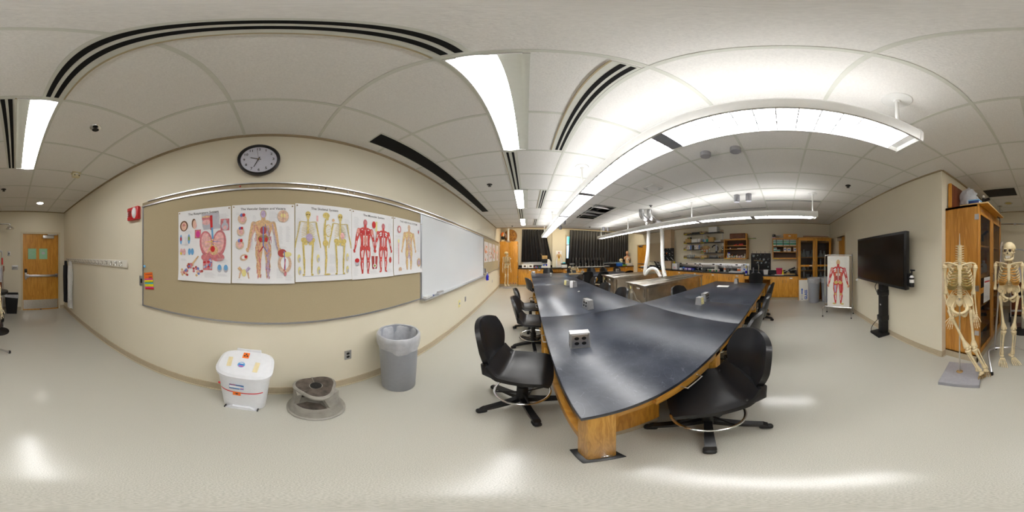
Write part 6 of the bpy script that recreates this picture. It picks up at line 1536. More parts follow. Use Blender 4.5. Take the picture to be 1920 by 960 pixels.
    for s in (-1, 1):
        b = B()
        def wing(u, v, s=s):
            p, q = (u+1)/2, (v+1)/2
            lo = V((.046+.040*p, -.035+.055*p, -.078+.012*p)); hi = V((.028+.108*p**.8, -.056+.100*p, .022+.055*sin(PI*p)**.7-.030*p*p))
            c_ = lo.lerp(hi, q); c_.x += .018*sin(PI*q)*p
            return (s*c_.x, c_.y, zp+c_.z)
        b.shell(wing, 14, 9, .011*s, 'bone'); b.tube(smooth([(s*.052, -.045, zp+.0), (s*.075, .0, zp-.055), (s*.070, .035, zp-.085), (s*.035, .065, zp-.105), (s*.005, .072, zp-.112)], 4), [.016]*5+[.020]*4+[.014]*8, 'bone', 10)
        b.tube(smooth([(s*.072, .0, zp-.06), (s*.072, -.015, zp-.12), (s*.055, .005, zp-.160), (s*.028, .045, zp-.145), (s*.008, .068, zp-.12)], 4), [.020]*6+[.017]*5+[.010]*6, 'bone', 10)
        b.ell((s*.082, .0, zp-.075), (.03, .03, .03), 'bone', 10, 8); b.obj('hip_bone', t)
    # legs
    for i, s in enumerate((1, -1)):
        hp, kn, an, to = (V(J[k][i]) for k in ('hp', 'kn', 'an', 'to'))
        b = B(); nk = hp+V((s*.028, 0, -.012)); b.tube([hp, nk], [.017, .014], 'bone', 10); b.ell(hp, .023, 'bone', 10, 8); bone(b, nk, kn+V((0, 0, .012)), .0155, 'bone', 1.6, 2.25, 12)
        for q in (-1, 1): b.ell(kn+V((q*.020, -.004, .012)), (.019, .024, .019), 'bone', 9, 7)
        b.obj('femur', t)
        b = B(); b.ell(kn+V((0, .030, .012)), (.016, .010, .019), 'bone', 9, 7); b.obj('kneecap', t)
        d = (an-kn).normalized()
        b = B(); bone(b, kn-V((0, 0, .016)), an, .0138, 'bone', 2.5, 1.7, 12); b.obj('tibia', t)
        lat = V((s*.030, -.012, 0)); b = B(); bone(b, kn+lat+d*.03, an+lat*.75+d*.012, .0058, 'bone', 1.7, 1.9); b.obj('fibula', t)
        b = B(); foot_bones(b, an+d*.022, to, 'bone', 'foot_brown' if dark_feet else 'bone'); b.obj('foot', t)
    if skull:
        cz = zt+.085; E = Matrix.Rotation(head_turn, 4, 'Z'); Tm = T(0, -.005, cz)
        b = B(); v0 = len(b.bm.verts)
        b.ell((0, -.015, .032), (.077, .092, .076), 'bone', 22, 16, None, lambda p, d: V((p.x*(1-.12*max(0, d.y)), p.y, p.z*(1 if d.z > 0 else .75))))
        b.ell((0, .040, -.030), (.056, .040, .055), 'bone', 16, 12)
        for s in (-1, 1):
            b.ell((s*.045, .050, -.030), (.018, .022, .014), 'bone', 10, 7); b.tube([(s*.052, .052, -.028), (s*.066, .01, -.022), (s*.064, -.02, -.02)], .006, 'bone', 6)
            b.ell((s*.029, .073, .001), (.018, .014, .016), 'socket_dark', 12, 8); b.ell((s*.060, .03, -.002), (.010, .02, .018), 'bone_dark', 8, 6)
            b.ell((s*.028, .070, .022), (.024, .014, .009), 'bone', 10, 6)
        b.prism([(-.010, .080, -.040), (.010, .080, -.040), (0, .080, -.012)], (0, .004, 0), 'socket_dark'); b.tube([(0, .078, .012), (0, .086, -.004)], .006, 'bone', 6)
        for k in range(8): a = (k-3.5)*.20; b.ell((.040*sin(a), .036+.040*cos(a), -.066), (.0042, .0035, .008), 'paper_matt', 6, 5)
        b.bm.verts.ensure_lookup_table(); bmesh.ops.transform(b.bm, matrix=Tm @ E, verts=b.bm.verts[:]); b.obj('skull', t)
        b = B(); b.tube(smooth([(.052, .0, -.045), (.050, .01, -.085), (.034, .055, -.105), (0, .072, -.108), (-.034, .055, -.105), (-.050, .01, -.085), (-.052, .0, -.045)], 4), [.009]*5+[.013]*15+[.009]*5, 'bone', 8)
        for k in range(8): a = (k-3.5)*.20; b.ell((.038*sin(a), .034+.038*cos(a), -.082), (.004, .0033, .008), 'paper_matt', 6, 5)
        bmesh.ops.transform(b.bm, matrix=Tm @ E, verts=b.bm.verts[:]); b.obj('jaw', t)
# headless one tied to a rod on a grey slab, legs swung to the side
sk = thing('skeleton', 'headless skeleton on a rod and grey slab, legs swung to one side', 'skeleton', (.765, -1.44, 0), R(28))
J = dict(pelvis=1.015, neck=1.575, rib_top=1.395,
         sh=[(.150, 0, 1.375), (-.155, 0, 1.372)], el=[(.138, -.01, 1.085), (-.135, 0, 1.085)], wr=[(.075, .06, .865), (-.155, .02, .875)], ft=[(.105, .10, .735), (-.160, .05, .725)],
         hp=[(.082, 0, .935), (-.082, 0, .935)], kn=[(-.075, .06, .475), (-.140, .03, .470)], an=[(-.195, .10, .165), (-.245, .06, .175)], to=[(-.235, .135, .045), (-.252, .115, .050)])
skeleton(sk, J, False, True, 'cartilage_olive')
t = thing('skeleton_stand', 'grey wooden slab with a thin steel rod holding the headless skeleton', 'stand', (.745, -1.455, 0), R(18))
b = B(); b.box(-.185, .185, -.215, .215, 0, .055, 'grey_paint', .004); b.obj('slab', t)
b = B(); b.tube([(.029, -.021, .05), (.029, -.021, 1.60)], .008, 'steel', 10); b.tube([(.029, -.021, 1.60), (.029, -.021, 1.71)], [.007, .002], 'steel', 8); b.obj('rod', t)
b = B(); b.lathe([(.035, .055), (.033, .060), (.012, .064)], (.029, -.021, 0), 'foot_brown', 20); b.obj('flange', t)
# the one with a skull, hanging from a tubular stand
sk = thing('skeleton', 'complete-skulled skeleton with orange rib cartilage hanging from a tube stand', 'skeleton', (.36, -1.92, 0), R(9))
J = dict(pelvis=1.085, neck=1.455, rib_top=1.385,
         sh=[(.160, 0, 1.375), (-.155, 0, 1.375)], el=[(.165, 0, 1.065), (-.165, 0, 1.075)], wr=[(.17, .02, .83), (-.175, .02, .86)], ft=[(.175, .05, .67), (-.185, .04, .70)],
         hp=[(.080, 0, 1.005), (-.080, 0, 1.005)], kn=[(.060, .02, .545), (-.055, .02, .545)], an=[(.085, .0, .135), (-.035, .0, .135)], to=[(.055, .19, .050), (-.115, .14, .045)])
skeleton(sk, J, True, False, 'cartilage', (False, True), R(-12))
t = thing('skeleton_rack', 'chrome tube stand with bent legs behind the hanging skeleton', 'stand', (0, 0, 0))
b = B(); b.tube([(.565, -1.985, .13), (.475, -2.02, 1.62)], .014, 'alu', 10); b.obj('pole', t)
b = B(); b.tube(smooth([(.475, -2.02, 1.60), (.44, -1.99, 1.605), (.37, -1.925, 1.60), (.362, -1.92, 1.585)], 4), .007, 'steel', 8); b.tube([(.48, -2.02, 1.57), (.47, -2.02, 1.66)], .022, 'steel', 10); b.tube([(.363, -1.922, 1.605), (.363, -1.922, 1.635)], .008, 'black_plastic', 8); b.obj('hook_arm', t)
for pts in ([(.565, -1.985, .17), (.60, -1.90, .175), (.59, -1.84, .15), (.475, -1.585, .02)], [(.565, -1.985, .17), (.40, -2.02, .19), (.30, -2.07, .165), (.076, -2.18, .02)], [(.565, -1.985, .17), (.58, -2.10, .16), (.60, -2.22, .02)]):
    b = B(); b.tube(smooth(pts, 6), .013, 'alu', 10); l = b.obj('leg', t); b = B(); e = V(pts[-1]); b.lathe([(.018, -.02), (.018, .02)], e, 'black_plastic', 10); b.obj('rubber_foot', l)
# far one by the oak cupboard
sk = thing('skeleton', 'full skeleton on a round stand before the far oak cupboard', 'skeleton', (-.95, 7.42, .0), R(212))
J = dict(pelvis=1.09, neck=1.49, rib_top=1.42, sh=[(.165, 0, 1.41), (-.165, 0, 1.41)], el=[(.185, 0, 1.10), (-.185, 0, 1.10)], wr=[(.20, .03, .87), (-.20, .03, .87)], ft=[(.20, .05, .70), (-.20, .05, .70)],
         hp=[(.080, 0, 1.01), (-.080, 0, 1.01)], kn=[(.065, .03, .58), (-.065, .03, .58)], an=[(.07, .0, .20), (-.07, .0, .20)], to=[(.09, .14, .115), (-.09, .14, .115)])
skeleton(sk, J, True, False, 'bone_dark', (True, True), R(35))
t = thing('skeleton_stand', 'round grey stand with a rod under the far skeleton', 'stand', (-.93, 7.47, 0))
b = B(); b.lathe([(.215, 0), (.215, .015), (.19, .03), (.03, .035)], (0, 0, 0), 'grey_paint', 30); b.obj('round_base', t); b = B(); b.tube([(0, 0, .03), (0, 0, .98)], .010, 'steel', 10); b.obj('rod', t)

# ================================================================== SCREEN, NEAR CUPBOARD AND ENTRY NOOK
t = thing('display_screen', 'large dark flat screen on a black floor-to-wall column', 'screen', (2.34, -1.50, 0))
b = B(); b.box(-.73, .73, -.075, -.004, 1.005, 1.825, 'black_plastic', .008); b.obj('bezel', t)
b = B(); b.box(-.69, .69, -.005, .002, 1.05, 1.785, 'screen'); b.obj('panel', t)
b = B(); b.box(-.06, .06, -.215, -.085, .0, 1.10, 'black_matte', .006); b.box(-.3, .3, -.18, -.08, 1.1, 1.7, 'black_matte', .01); b.obj('column', t)
b = B(); b.box(-.11, .17, -.21, .02, 0, .045, 'black_matte', .01); b.obj('foot_plate', t)
for z in (.78, .30): b = B(); b.box(-.08, .08, -.215, -.065, z, z+.10, 'black_plastic', .01); b.obj('clamp', t)
b = B(); b.box(-.02, .01, -.086, -.083, .60, .625, 'white'); b.obj('label_strip', t)
b = B(); b.tube(smooth([(.10, -.09, 1.02), (.13, -.06, .92), (.06, -.06, .82), (.05, -.06, .79)], 6), .006, 'black_plastic', 6); b.obj('cable', t); b = B(); b.tube(smooth([(.07, -.08, .30), (.10, -.02, .22), (.16, 0, .10), (.14, .01, .03)], 6), .006, 'black_plastic', 6); b.obj('cable', t)
b = B(); b.prism([(.72, -.02, .985), (.80, -.02, .985), (.79, .02, .955), (.71, .02, .955)], (0, 0, .01), 'white'); b.obj('hanging_card', t)
t = thing('pump_dispenser', 'black and white pump bottle in a holder on the side of the screen', 'dispenser', (1.555, -1.565, 1.06))
b = B(); b.lathe([(.030, 0), (.033, .02), (.033, .13), (.015, .155)], (0, 0, 0), 'white', 14); b.lathe([(.034, -.005), (.036, .05), (.034, .055)], (0, 0, 0), 'black_plastic', 14); b.lathe([(.0345, .10), (.0345, .125)], (0, 0, 0), 'black_plastic', 14); b.obj('bottle', t)
b = B(); b.tube([(0, 0, .155), (0, 0, .22)], .010, 'black_plastic', 8); b.box(-.05, .02, -.015, .015, .215, .235, 'black_plastic', .004); b.obj('pump', t); b = B(); b.box(.03, .06, -.03, .03, 0, .18, 'black_matte', .004); b.obj('holder', t)
t = thing('glass_door_cabinet', 'tall oak cabinet with two glass doors beside the skeletons', 'cabinet', (.945, -2.36, 0))
X, Y = .222, .56
b = B()
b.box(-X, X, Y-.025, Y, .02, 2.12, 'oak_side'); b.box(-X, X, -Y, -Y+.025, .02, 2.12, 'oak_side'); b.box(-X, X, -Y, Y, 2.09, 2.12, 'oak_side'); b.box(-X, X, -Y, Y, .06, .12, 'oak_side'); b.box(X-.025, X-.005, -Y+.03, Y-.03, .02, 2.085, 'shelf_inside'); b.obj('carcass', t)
b = B(); b.box(-X-.012, X+.01, Y, Y+.010, .0, .10, 'vinyl_base'); b.box(-X-.012, -X, -Y, Y+.01, 0, .10, 'vinyl_base'); b.obj('plinth', t)
for z in (.42, .80, 1.20, 1.62): b = B(); b.box(-X+.03, X-.02, -Y+.03, Y-.03, z-.02, z, 'oak_edge'); b.obj('shelf', t)
for k, (a, c) in enumerate(((.005, Y), (-Y, -.005))):
    b = B(); f = .07; x_ = -X
    for (ya, yb, za, zb) in ((a, a+f, .12, 2.11), (c-f, c, .12, 2.11), (a+f, c-f, 2.0, 2.11), (a+f, c-f, .12, .20), (a+f, c-f, 1.00, 1.07)): b.box(x_-.022, x_, ya, yb, za, zb, 'oak_side', .002)
    d = b.obj('door', t); b = B(); b.box(x_-.014, x_-.010, a+f, c-f, .20, 2.0, 'glass_dark'); b.obj('pane', d)
    hy = a+.03 if k == 0 else c-.03
    b = B(); b.tube([(x_-.02, hy, 1.10), (x_-.05, hy, 1.10), (x_-.05, hy, 1.22), (x_-.02, hy, 1.22)], .005, 'chrome', 6); b.obj('handle', d)
    if k == 0:
        for z in (.45, 1.05, 1.92): b = B(); b.box(x_-.024, x_+.03, c-.004, c+.003, z, z+.07, 'alu'); b.obj('hinge', d)
b = B(); b.rect(-.13, .13, -.17, .17, 'paper', 0); b.rect(-.11, .11, .10, .12, 'red', .001)
for i in range(6): b.rect(-.10, .02+.02*(i % 3), .05-.03*i, .058-.03*i, 'print_grey', .001)
tag(b.obj('door_notice', None, (.945-X-.025, -2.10, 1.02), (PI/2, .06, -PI/2)), 'white notice sheet taped to the near glass cabinet door', 'paper notice')
ins = random.Random(4)
names_ = ('black microscope part', 'grey instrument case', 'dark bottle rack')
for k, (z, kd) in enumerate(((.12, 0), (.42, 1), (.80, 2), (1.20, 3), (1.62, 4))):
    for j, y in enumerate((-2.02, -2.28, -2.62)):
        l = '%s on the %s shelf inside the tall cabinet, %s' % (('dark microscope', 'grey case', 'pale jar')[(k+j) % 3], ('lowest', 'second', 'third', 'fourth', 'top')[k], ('headless skeleton end', 'in the middle', 'entry wall end')[j])
        if (k+j) % 3 == 0:
            t = thing('microscope', l, 'microscope', (.95, y, z), .5)
            b = B(); b.box(-.07, .09, -.06, .06, 0, .03, 'black_plastic', .008); b.box(.03, .07, -.025, .025, .03, .22, 'grey_paint', .01); b.obj('stand', t); b = B(); b.tube([(-.09, 0, .29), (.0, 0, .21), (.0, 0, .11)], .022, 'black_plastic', 10); b.obj('tube', t)
        elif (k+j) % 3 == 1: box_thing('instrument_case', l, 'case', .96, y, z, .20, .18, .13, 'grey_paint', 'black_plastic')
        else: bottle_thing('glass_jar', l, 'jar', .93, y, z, .055, .20, 'glassware', 'alu')
t = thing('wooden_board', 'pale wooden plank overhanging the tall glass-door cabinet', 'board', (.79, -2.22, 2.122)); b = B(); b.box(-.20, .17, -.42, .41, 0, .018, 'box_wood', .002); b.obj('plank', t); b = B(); b.box(-.20, .17, -.42, .41, -.002, .0, 'oak'); b.obj('veneer', t)
t = thing('wooden_board', 'red-brown framed board leaning on the wall atop the tall cabinet', 'board', (1.12, -2.06, 2.122)); b = B(); b.box(-.012, .03, -.20, .20, 0, .385, 'red_wood', .003); b.obj('panel', t); b = B(); b.box(-.016, .03, .20, .222, 0, .385, 'oak', .002); b.box(-.016, .03, -.222, -.20, 0, .385, 'oak', .002); b.obj('edge_strip', t)
t = thing('covered_microscope', 'microscope under a crumpled clear bag on the tall cabinet', 'microscope', (.96, -2.10, 2.122+.02))
b = B(); b.box(-.10, .08, -.06, .06, 0, .05, 'grey_paint', .01); b.box(-.01, .06, -.03, .03, .05, .27, 'art_grey', .015); b.obj('stand', t); b = B(); b.tube([(-.10, -.02, .25), (.02, 0, .19), (.02, 0, .10)], .028, 'black_plastic', 10); b.ell((-.07, .035, .21), .035, 'black_plastic', 10, 8); b.obj('eyepiece', t)
rb = random.Random(8)
b = B(); b.ell((0, .02, .16), (.13, .12, .17), 'bag_film', 18, 14, None, lambda p, d: p*(1+.16*sin(d.x*9+d.z*7)*cos(d.y*8))); b.obj('plastic_bag', t)
t = thing('microscope', 'black and grey microscope with white knob on the tall cabinet', 'microscope', (.80, -2.36, 2.142))
b = B(); b.box(-.06, .08, -.05, .05, 0, .03, 'black_plastic', .006); b.box(.02, .06, -.02, .02, .03, .26, 'black_matte', .006); b.obj('stand', t); b = B(); b.tube([(-.06, 0, .24), (.03, 0, .22)], .025, 'black_plastic', 10); b.ell((.0, -.06, .12), .032, 'black_plastic', 12, 8); b.tube([(0, -.06, .12), (0, .05, .12)], .010, 'alu', 8); b.ell((.04, .0, .29), .022, 'paper_matt', 8, 6); b.obj('tube', t)
box_thing('storage_tub', 'blue box with a white label on the tall cabinet', 'box', .80, -1.93, 2.142, .14, .12, .065, 'navy', 'sky_blue', None, 0, 'white')
t = thing('wire_rack', 'black wire clip hanging below the plank of the tall cabinet', 'clip', (.655, -2.50, 2.0)); b = B(); b.tube(smooth([(0, 0, .12), (0, -.06, .10), (-.01, -.10, .12), (0, -.14, .0)], 5), .005, 'black_plastic', 6); b.obj('wire', t); b = B(); b.tube([(0, 0, .115), (0, -.16, .115)], .005, 'black_plastic', 6); b.obj('bar', t)
# emergency shower
t = thing('safety_shower', 'chrome emergency shower pipe and round head in the entry nook', 'shower', (.92, -3.72, 0))
b = B(); b.tube([(0, 0, H), (0, 0, 2.235)], .018, 'chrome', 12); b.lathe([(.06, H-.012), (.06, H)], (0, 0, 0), 'chrome', 18); b.obj('riser_pipe', t)
b = B(); b.tube([(0, 0, 2.235), (-.80, 0, 2.215)], .017, 'chrome', 12); b.ell((0, 0, 2.235), .032, 'chrome', 10, 8); b.lathe([(.024, -.03), (.024, .03)], (0, 0, 0), 'alu', 12, M=T(-.36, 0, 2.225) @ Matrix.Rotation(PI/2, 4, 'Y')); b.obj('arm_pipe', t)
b = B(); b.tube([(-.80, 0, 2.225), (-.80, 0, 2.15)], .014, 'chrome', 10); b.lathe([(.02, 2.165), (.07, 2.145), (.10, 2.11), (.10, 2.095), (.001, 2.10)], (-.80, 0, 0), 'chrome', 24, cap=False); b.obj('shower_head', t)
b = B(); b.tube([(0, 0, 2.235), (0, 0, 1.15)], .014, 'chrome', 10); b.tube([(0, 0, 1.60), (-.05, .05, 1.60)], .010, 'chrome', 8); b.obj('supply_pipe', t)
t = thing('waste_bin', 'small black waste bin with grey liner beside the entry door', 'waste bin', (.09, -4.08, 0))
b = B(); b.prism([(-.12, -.09, 0), (.12, -.09, 0), (.12, .09, 0), (-.12, .09, 0)], (0, 0, .004), 'black_matte')
for (p, q) in (((-.12, -.09), (.12, -.09)), ((.12, -.09), (.12, .09)), ((.12, .09), (-.12, .09)), ((-.12, .09), (-.12, -.09))):
    b.prism([(p[0], p[1], 0), (q[0], q[1], 0), (q[0]*1.35, q[1]*1.4, .52), (p[0]*1.35, p[1]*1.4, .52)], (-.006*p[0]/.12, -.006*p[1]/.09, 0), 'black_matte')
b.obj('bin_body', t)
b = B()
pr = [(-.168, -.132), (.168, -.132), (.168, .132), (-.168, .132)]
for p, q in zip(pr, pr[1:]+pr[:1]): b.prism([(p[0], p[1], .525), (q[0], q[1], .525), (q[0]*.97, q[1]*.97, .43+.03*(q[0] > 0)), (p[0]*.97, p[1]*.97, .43+.03*(p[0] > 0))], (.004*(1 if p[0] > 0 else -1), .004*(1 if p[1] > 0 else -1), 0), 'bag_film')
b.obj('liner', t)
t = thing('wooden_lectern', 'red-brown wooden lectern in the entry nook behind the skeleton', 'lectern', (.50, -3.98, 0))
b = B(); b.box(-.19, .19, -.20, .22, .04, 1.10, 'red_wood', .004); b.obj('body', t); b = B(); b.prism([(-.22, -.22, 1.10), (-.22, .26, 1.10), (-.22, -.22, 1.22)], (.44, 0, 0), 'red_wood'); b.obj('slanted_top', t); b = B(); b.box(-.18, .18, -.19, .21, 0, .04, 'black_matte'); b.obj('plinth', t)
t = thing('hand_truck', 'silver tube hand truck standing in the nook behind the skeleton', 'hand truck', (.43, -3.35, 0), R(10))
b = B(); b.tube(smooth([(-.16, 0, .10), (-.16, 0, 1.45), (-.13, 0, 1.57), (-.06, 0, 1.61), (.06, 0, 1.61), (.13, 0, 1.57), (.16, 0, 1.45), (.16, 0, .10)], 5), .014, 'alu', 10); b.obj('frame', t)
b = B()
for z in (.30, .62, .95, 1.25): b.box(-.155, .155, -.012, .012, z-.02, z+.02, 'alu', .004)
b.box(-.15, .15, -.005, .005, .95, 1.25, 'art_grey'); b.obj('cross_bars', t)
b = B(); b.tube([(-.162, 0, 1.30), (-.161, 0, 1.44)], .018, 'red', 10); b.obj('grip', t)
b = B(); b.box(-.17, .17, 0, .22, .0, .015, 'alu'); b.obj('toe_plate', t)
for s in (-1, 1): b = B(); b.tube([(s*.15, -.08, .11), (s*.20, -.08, .11)], .105, 'black_matte', 20); b.obj('wheel', t)
t = thing('lab_stool', 'round black stool seen between the hanging skeleton and the cabinet', 'stool', (.30, -2.95, 0))
b = B(); b.lathe([(.15, .78), (.175, .80), (.17, .84), (.10, .85)], (0, 0, 0), 'black_plastic', 28); b.obj('seat', t); b = B(); b.lathe([(.025, .05), (.025, .78)], (0, 0, 0), 'steel', 14); b.obj('post', t); b = B(); b.lathe([(.19, 0), (.19, .015), (.05, .05), (.03, .07)], (0, 0, 0), 'black_matte', 28); b.obj('round_base', t)

# ================================================================== WINDOW WALL
def curtain(xt0, xt1, xb0, xb1, zt, zb0, zb1, label, folds, seed, tag_=True):
    r = random.Random(seed); ph = [r.random()*6 for _ in range(6)]
    def fn(u, v):
        q = (v+1)/2; p = (u+1)/2
        x = (xb0+(xb1-xb0)*p)*(1-q)+(xt0+(xt1-xt0)*p)*q
        z = (zb0+(zb1-zb0)*p)*(1-q)+zt*q-.012*abs(sin(p*folds*PI))*q
        y = 8.20-.030*sin(p*folds*2*PI+ph[0]+1.2*sin(p*9+ph[1]))-.018*sin(p*folds*3.7+ph[2]+q*2)*(1-q*.5)-.03*(1-q)*sin(p*5+ph[3])
        return (x, y, z)
    t = thing('curtain', label, 'curtain', (0, 0, 0))
    b = B(); b.shell(fn, 150, 14, .006, 'curtain_black'); b.obj('cloth', t, ang=80)
    b = B(); b.box(xt0, xt1, 8.20, 8.235, zt-.005, zt+.02, 'black_matte'); b.obj('header', t)
curtain(-.26, .90, -.30, 1.24, 2.81, 1.17, 1.20, 'shorter black curtain hung over the window by the oak cupboard', 9, 3)
curtain(2.20, 5.86, 2.10, 5.86, 2.83, 1.10, 1.14, 'wide black curtain behind the ring stands', 22, 5)
b = B(); b.box(w1[0]-.1, w1[1]+.10, YF-.07, YF, 1.03, 1.17, 'white_metal'); struct(b.obj('trim_4'))
b = B(); b.box(w2[0]+.1, 5.55, YF-.07, YF, 1.03, 1.10, 'white_metal'); struct(b.obj('trim_5'))
t = thing('oak_cupboard', 'tall oak two-door cupboard in the far corner', 'cabinet', (-.885, 8.01, 0))
b = B(); b.box(-.43, .43, -.29, .31, .13, 2.18, 'oak_edge', .003); b.obj('carcass', t); b = B(); b.box(-.42, .42, -.26, .31, 0, .13, 'vinyl_base'); b.obj('plinth', t)
for s in (-1, 1):
    b = B(); b.box(min(s*.004, s*.425), max(s*.004, s*.425), -.31, -.29, .22, 2.16, 'oak', .002); d = b.obj('door', t)
    for z in (.45, 1.2, 1.95): b = B(); b.box(s*.42-.008, s*.42+.008, -.314, -.308, z, z+.07, 'steel'); b.obj('hinge', d)
    if s > 0: b = B(); b.box(.06, .13, -.314, -.31, 1.33, 1.37, 'paper_matt'); b.obj('card_label', d)
b = B(); b.box(-.12, .10, -.315, -.29, 2.135, 2.16, 'grey_paint'); b.obj('door_catch', t); b = B(); b.box(-.425, .425, -.308, -.29, .135, .215, 'oak')
for x in (.10, .22, .33): b.lathe([(.022, -.002), (.022, .004)], (0, 0, 0), 'navy', 12, M=T(x, -.309, .175) @ Matrix.Rotation(PI/2, 4, 'X'))
b.obj('base_rail', t)
t = thing('wooden_disc', 'large round polished wooden disc standing on the oak cupboard', 'disc', (-.84, 8.18, 2.18+.33))
b = B(); b.lathe([(.001, -.03), (.31, -.03), (.325, 0), (.31, .03), (.001, .03)], (0, 0, 0), 'disc_wood', 48, cap=False, M=Matrix.Rotation(PI/2, 4, 'X')); b.obj('disc', t); b = B(); b.ell((.16, -.04, -.02), .012, 'dark_wood', 8, 6); b.obj('peg', t)
t = thing('vent_pipe', 'white vertical pipe between the oak cupboard top and the ceiling', 'pipe', (-.93, 7.93, 2.18)); b = B(); b.lathe([(.055, 0), (.055, .88)], (0, 0, 0), 'white_metal', 20); b.obj('pipe', t); b = B(); b.lathe([(.075, 0), (.075, .03), (.06, .05)], (0, 0, 0), 'alu', 20); b.obj('collar', t)
t = thing('anatomical_model', 'small orange and black anatomical bust on the oak cupboard', 'anatomical model', (-1.19, 7.92, 2.18))
b = B(); b.box(-.08, .08, -.06, .06, 0, .10, 'bone', .01); b.ell((0, 0, .20), (.09, .06, .10), 'black_matte', 14, 10); b.obj('base', t); b = B(); b.ell((-.01, -.02, .36), (.085, .07, .11), 'orange', 16, 12); b.ell((.03, -.05, .33), (.05, .04, .08), 'bone', 12, 9); b.ell((-.05, -.06, .40), (.03, .03, .04), 'organ_red', 10, 8); b.obj('head', t); b = B(); b.tube(smooth([(.05, -.03, .42), (.13, -.03, .36), (.15, -.02, .20)], 6), .02, 'art_grey', 8); b.obj('side_flap', t)
for (a, c, l, g) in ((-.44, .44, 'oak base cabinet next to the tall oak cupboard', 1), (.44, 1.18, 'oak base cabinet below the pale scale', 0), (1.75, 2.60, 'oak base cabinet below the black box and monitor', 0), (2.60, 3.57, 'oak base cabinet below the ring stands, nearer the pier', 0), (3.57, 4.60, 'oak base cabinet below the ring stands, nearer the blue box', 1), (4.60, 5.89, 'oak base cabinet below the torso model', 1)):
    t = thing('base_cabinet', l, 'cabinet', ((a+c)/2, 8.02, 0), 0, 'oak base cabinets under the windows')
    X = (c-a)/2-.002
    b = B(); b.box(-X, X, -.28, .285, .10, .865, 'oak_edge'); b.obj('carcass', t); b = B(); b.box(-X, X, -.24, .285, 0, .10, 'vinyl_base'); b.obj('plinth', t)
    for k in range(2):
        x0_, x1_ = (-X+.002, -.003) if k == 0 else (.003, X-.002)
        b = B(); b.box(x0_, x1_, -.30, -.28, .105, .86, 'oak', .002); d = b.obj('door', t); hx = -.05 if k == 0 else .05
        b = B(); b.tube([(hx, -.30, .66), (hx, -.33, .66), (hx, -.33, .76), (hx, -.30, .76)], .005, 'chrome', 6); b.obj('handle', d)
        if k == g: b = B(); b.box(x0_+.08, x0_+.17, -.303, -.30, .78, .815, 'paper_matt'); b.obj('card_label', d)
t = thing('knee_panel', 'oak apron over the open knee space of the window counter', 'panel', (1.465, 7.78, .70)); b = B(); b.box(-.285, .285, -.03, .0, 0, .165, 'oak_side'); b.obj('apron', t); b = B(); b.box(-.285, .285, .40, .44, -.70, .165, 'oak_side'); b.obj('back_panel', t)
t = thing('countertop', 'black countertop under the curtained windows', 'countertop', (2.725, 8.005, .865))
b = B(); b.box(-3.17, 3.165, -.325, .298, 0, .04, 'worktop', .004); b.obj('slab', t); b = B(); b.box(-3.17, 3.165, .27, .298, .04, .14, 'worktop'); b.obj('upstand', t)
for k, x in enumerate((-.12, .16)):
    t = thing('digital_balance', ('white balance on the window counter nearest the oak cupboard', 'white balance next to the tangle of coloured parts')[k], 'balance', (x, 7.92, CT))
    b = B(); b.prism([(-.13, -.12, 0), (-.13, .12, 0), (-.13, .10, .16), (-.13, -.06, .14), (-.13, -.12, .03)], (.26, 0, 0), 'white', ); b.obj('body', t)
    b = B(); M = T(0, -.094, .085) @ Matrix.Rotation(R(-28), 4, 'X'); b.box(-.055, .055, -.004, .002, -.05, .04, 'socket_dark', 0, M); b.obj('display', t)
rr = random.Random(6)
for k, m in enumerate(('organ_red', 'grey_paint', 'blue', 'red', 'black_plastic', 'green', 'deep_blue', 'alu')):
    b = B(); b.box(-.035, .035, -.03, .03, 0, .035, m, .008); b.tube([(0, 0, .03), (.03*(k % 3-1), .02, .07)], .010, m, 8)
    tag(b.obj('plastic_part', None, (.36+.045*k, 7.86+.10*(k % 2), CT), (0, 0, rr.random()*3)), '%s plastic part in the tangle between the white balances and the pale scale' % {'organ_red': 'dark red', 'grey_paint': 'grey', 'blue': 'blue', 'red': 'bright red', 'black_plastic': 'black', 'green': 'green', 'deep_blue': 'deep blue', 'alu': 'silver'}[m], 'plastic part')
t = thing('pale_scale', 'pale L-shaped apparatus with blue knobs on the window counter', 'apparatus', (.94, 7.95, CT))
b = B(); b.prism([(-.26, 0, 0), (.20, 0, 0), (.20, 0, .34), (.12, 0, .42), (.06, 0, .40), (.03, 0, .14), (-.20, 0, .09)], (0, .30, 0), 'paper_matt'); b.obj('body', t)
b = B(); b.box(-.20, .06, .02, .28, .24, .42, 'black_matte', .006); b.obj('hood', t); b = B(); b.ell((-.13, -.0, .13), (.05, .03, .04), 'blue', 10, 8); b.ell((.0, -.0, .13), (.04, .03, .04), 'deep_blue', 10, 8); b.obj('knob', t)
t = thing('wooden_crate', 'open-flapped brown carton on top of the pale apparatus', 'box', (.86, 8.06, CT+.425)); b = B(); b.box(-.13, .13, -.10, .10, 0, .17, 'cardboard', .004); b.box(-.06, .06, -.103, -.10, .09, .11, 'foot_brown'); b.obj('body', t); b = B(); b.prism([(-.13, -.10, .16), (-.20, -.10, .26), (-.13, -.10, .175)], (0, .2, 0), 'cardboard'); b.obj('open_flap', t)
t = thing('anatomy_board', 'tall narrow white panel with a tan anatomy figure leaning on the pier', 'panel', (1.60, 8.10, CT+.005), 0, None, (PI/2-.06, 0, 0))
b = B(); b.box(-.155, .155, 0, .83, -.02, 0, 'white', .002); b.obj('board', t)
b = B(); body(b, 0, .06, .72, 'art_tan', .002, None, 'yellow_soft', 'organ_red'); b.disc(0, .52, .06, .09, 'cartilage', .0035); b.disc(.0, .40, .05, .05, 'yellow_soft', .0036); b.obj('figure', t)
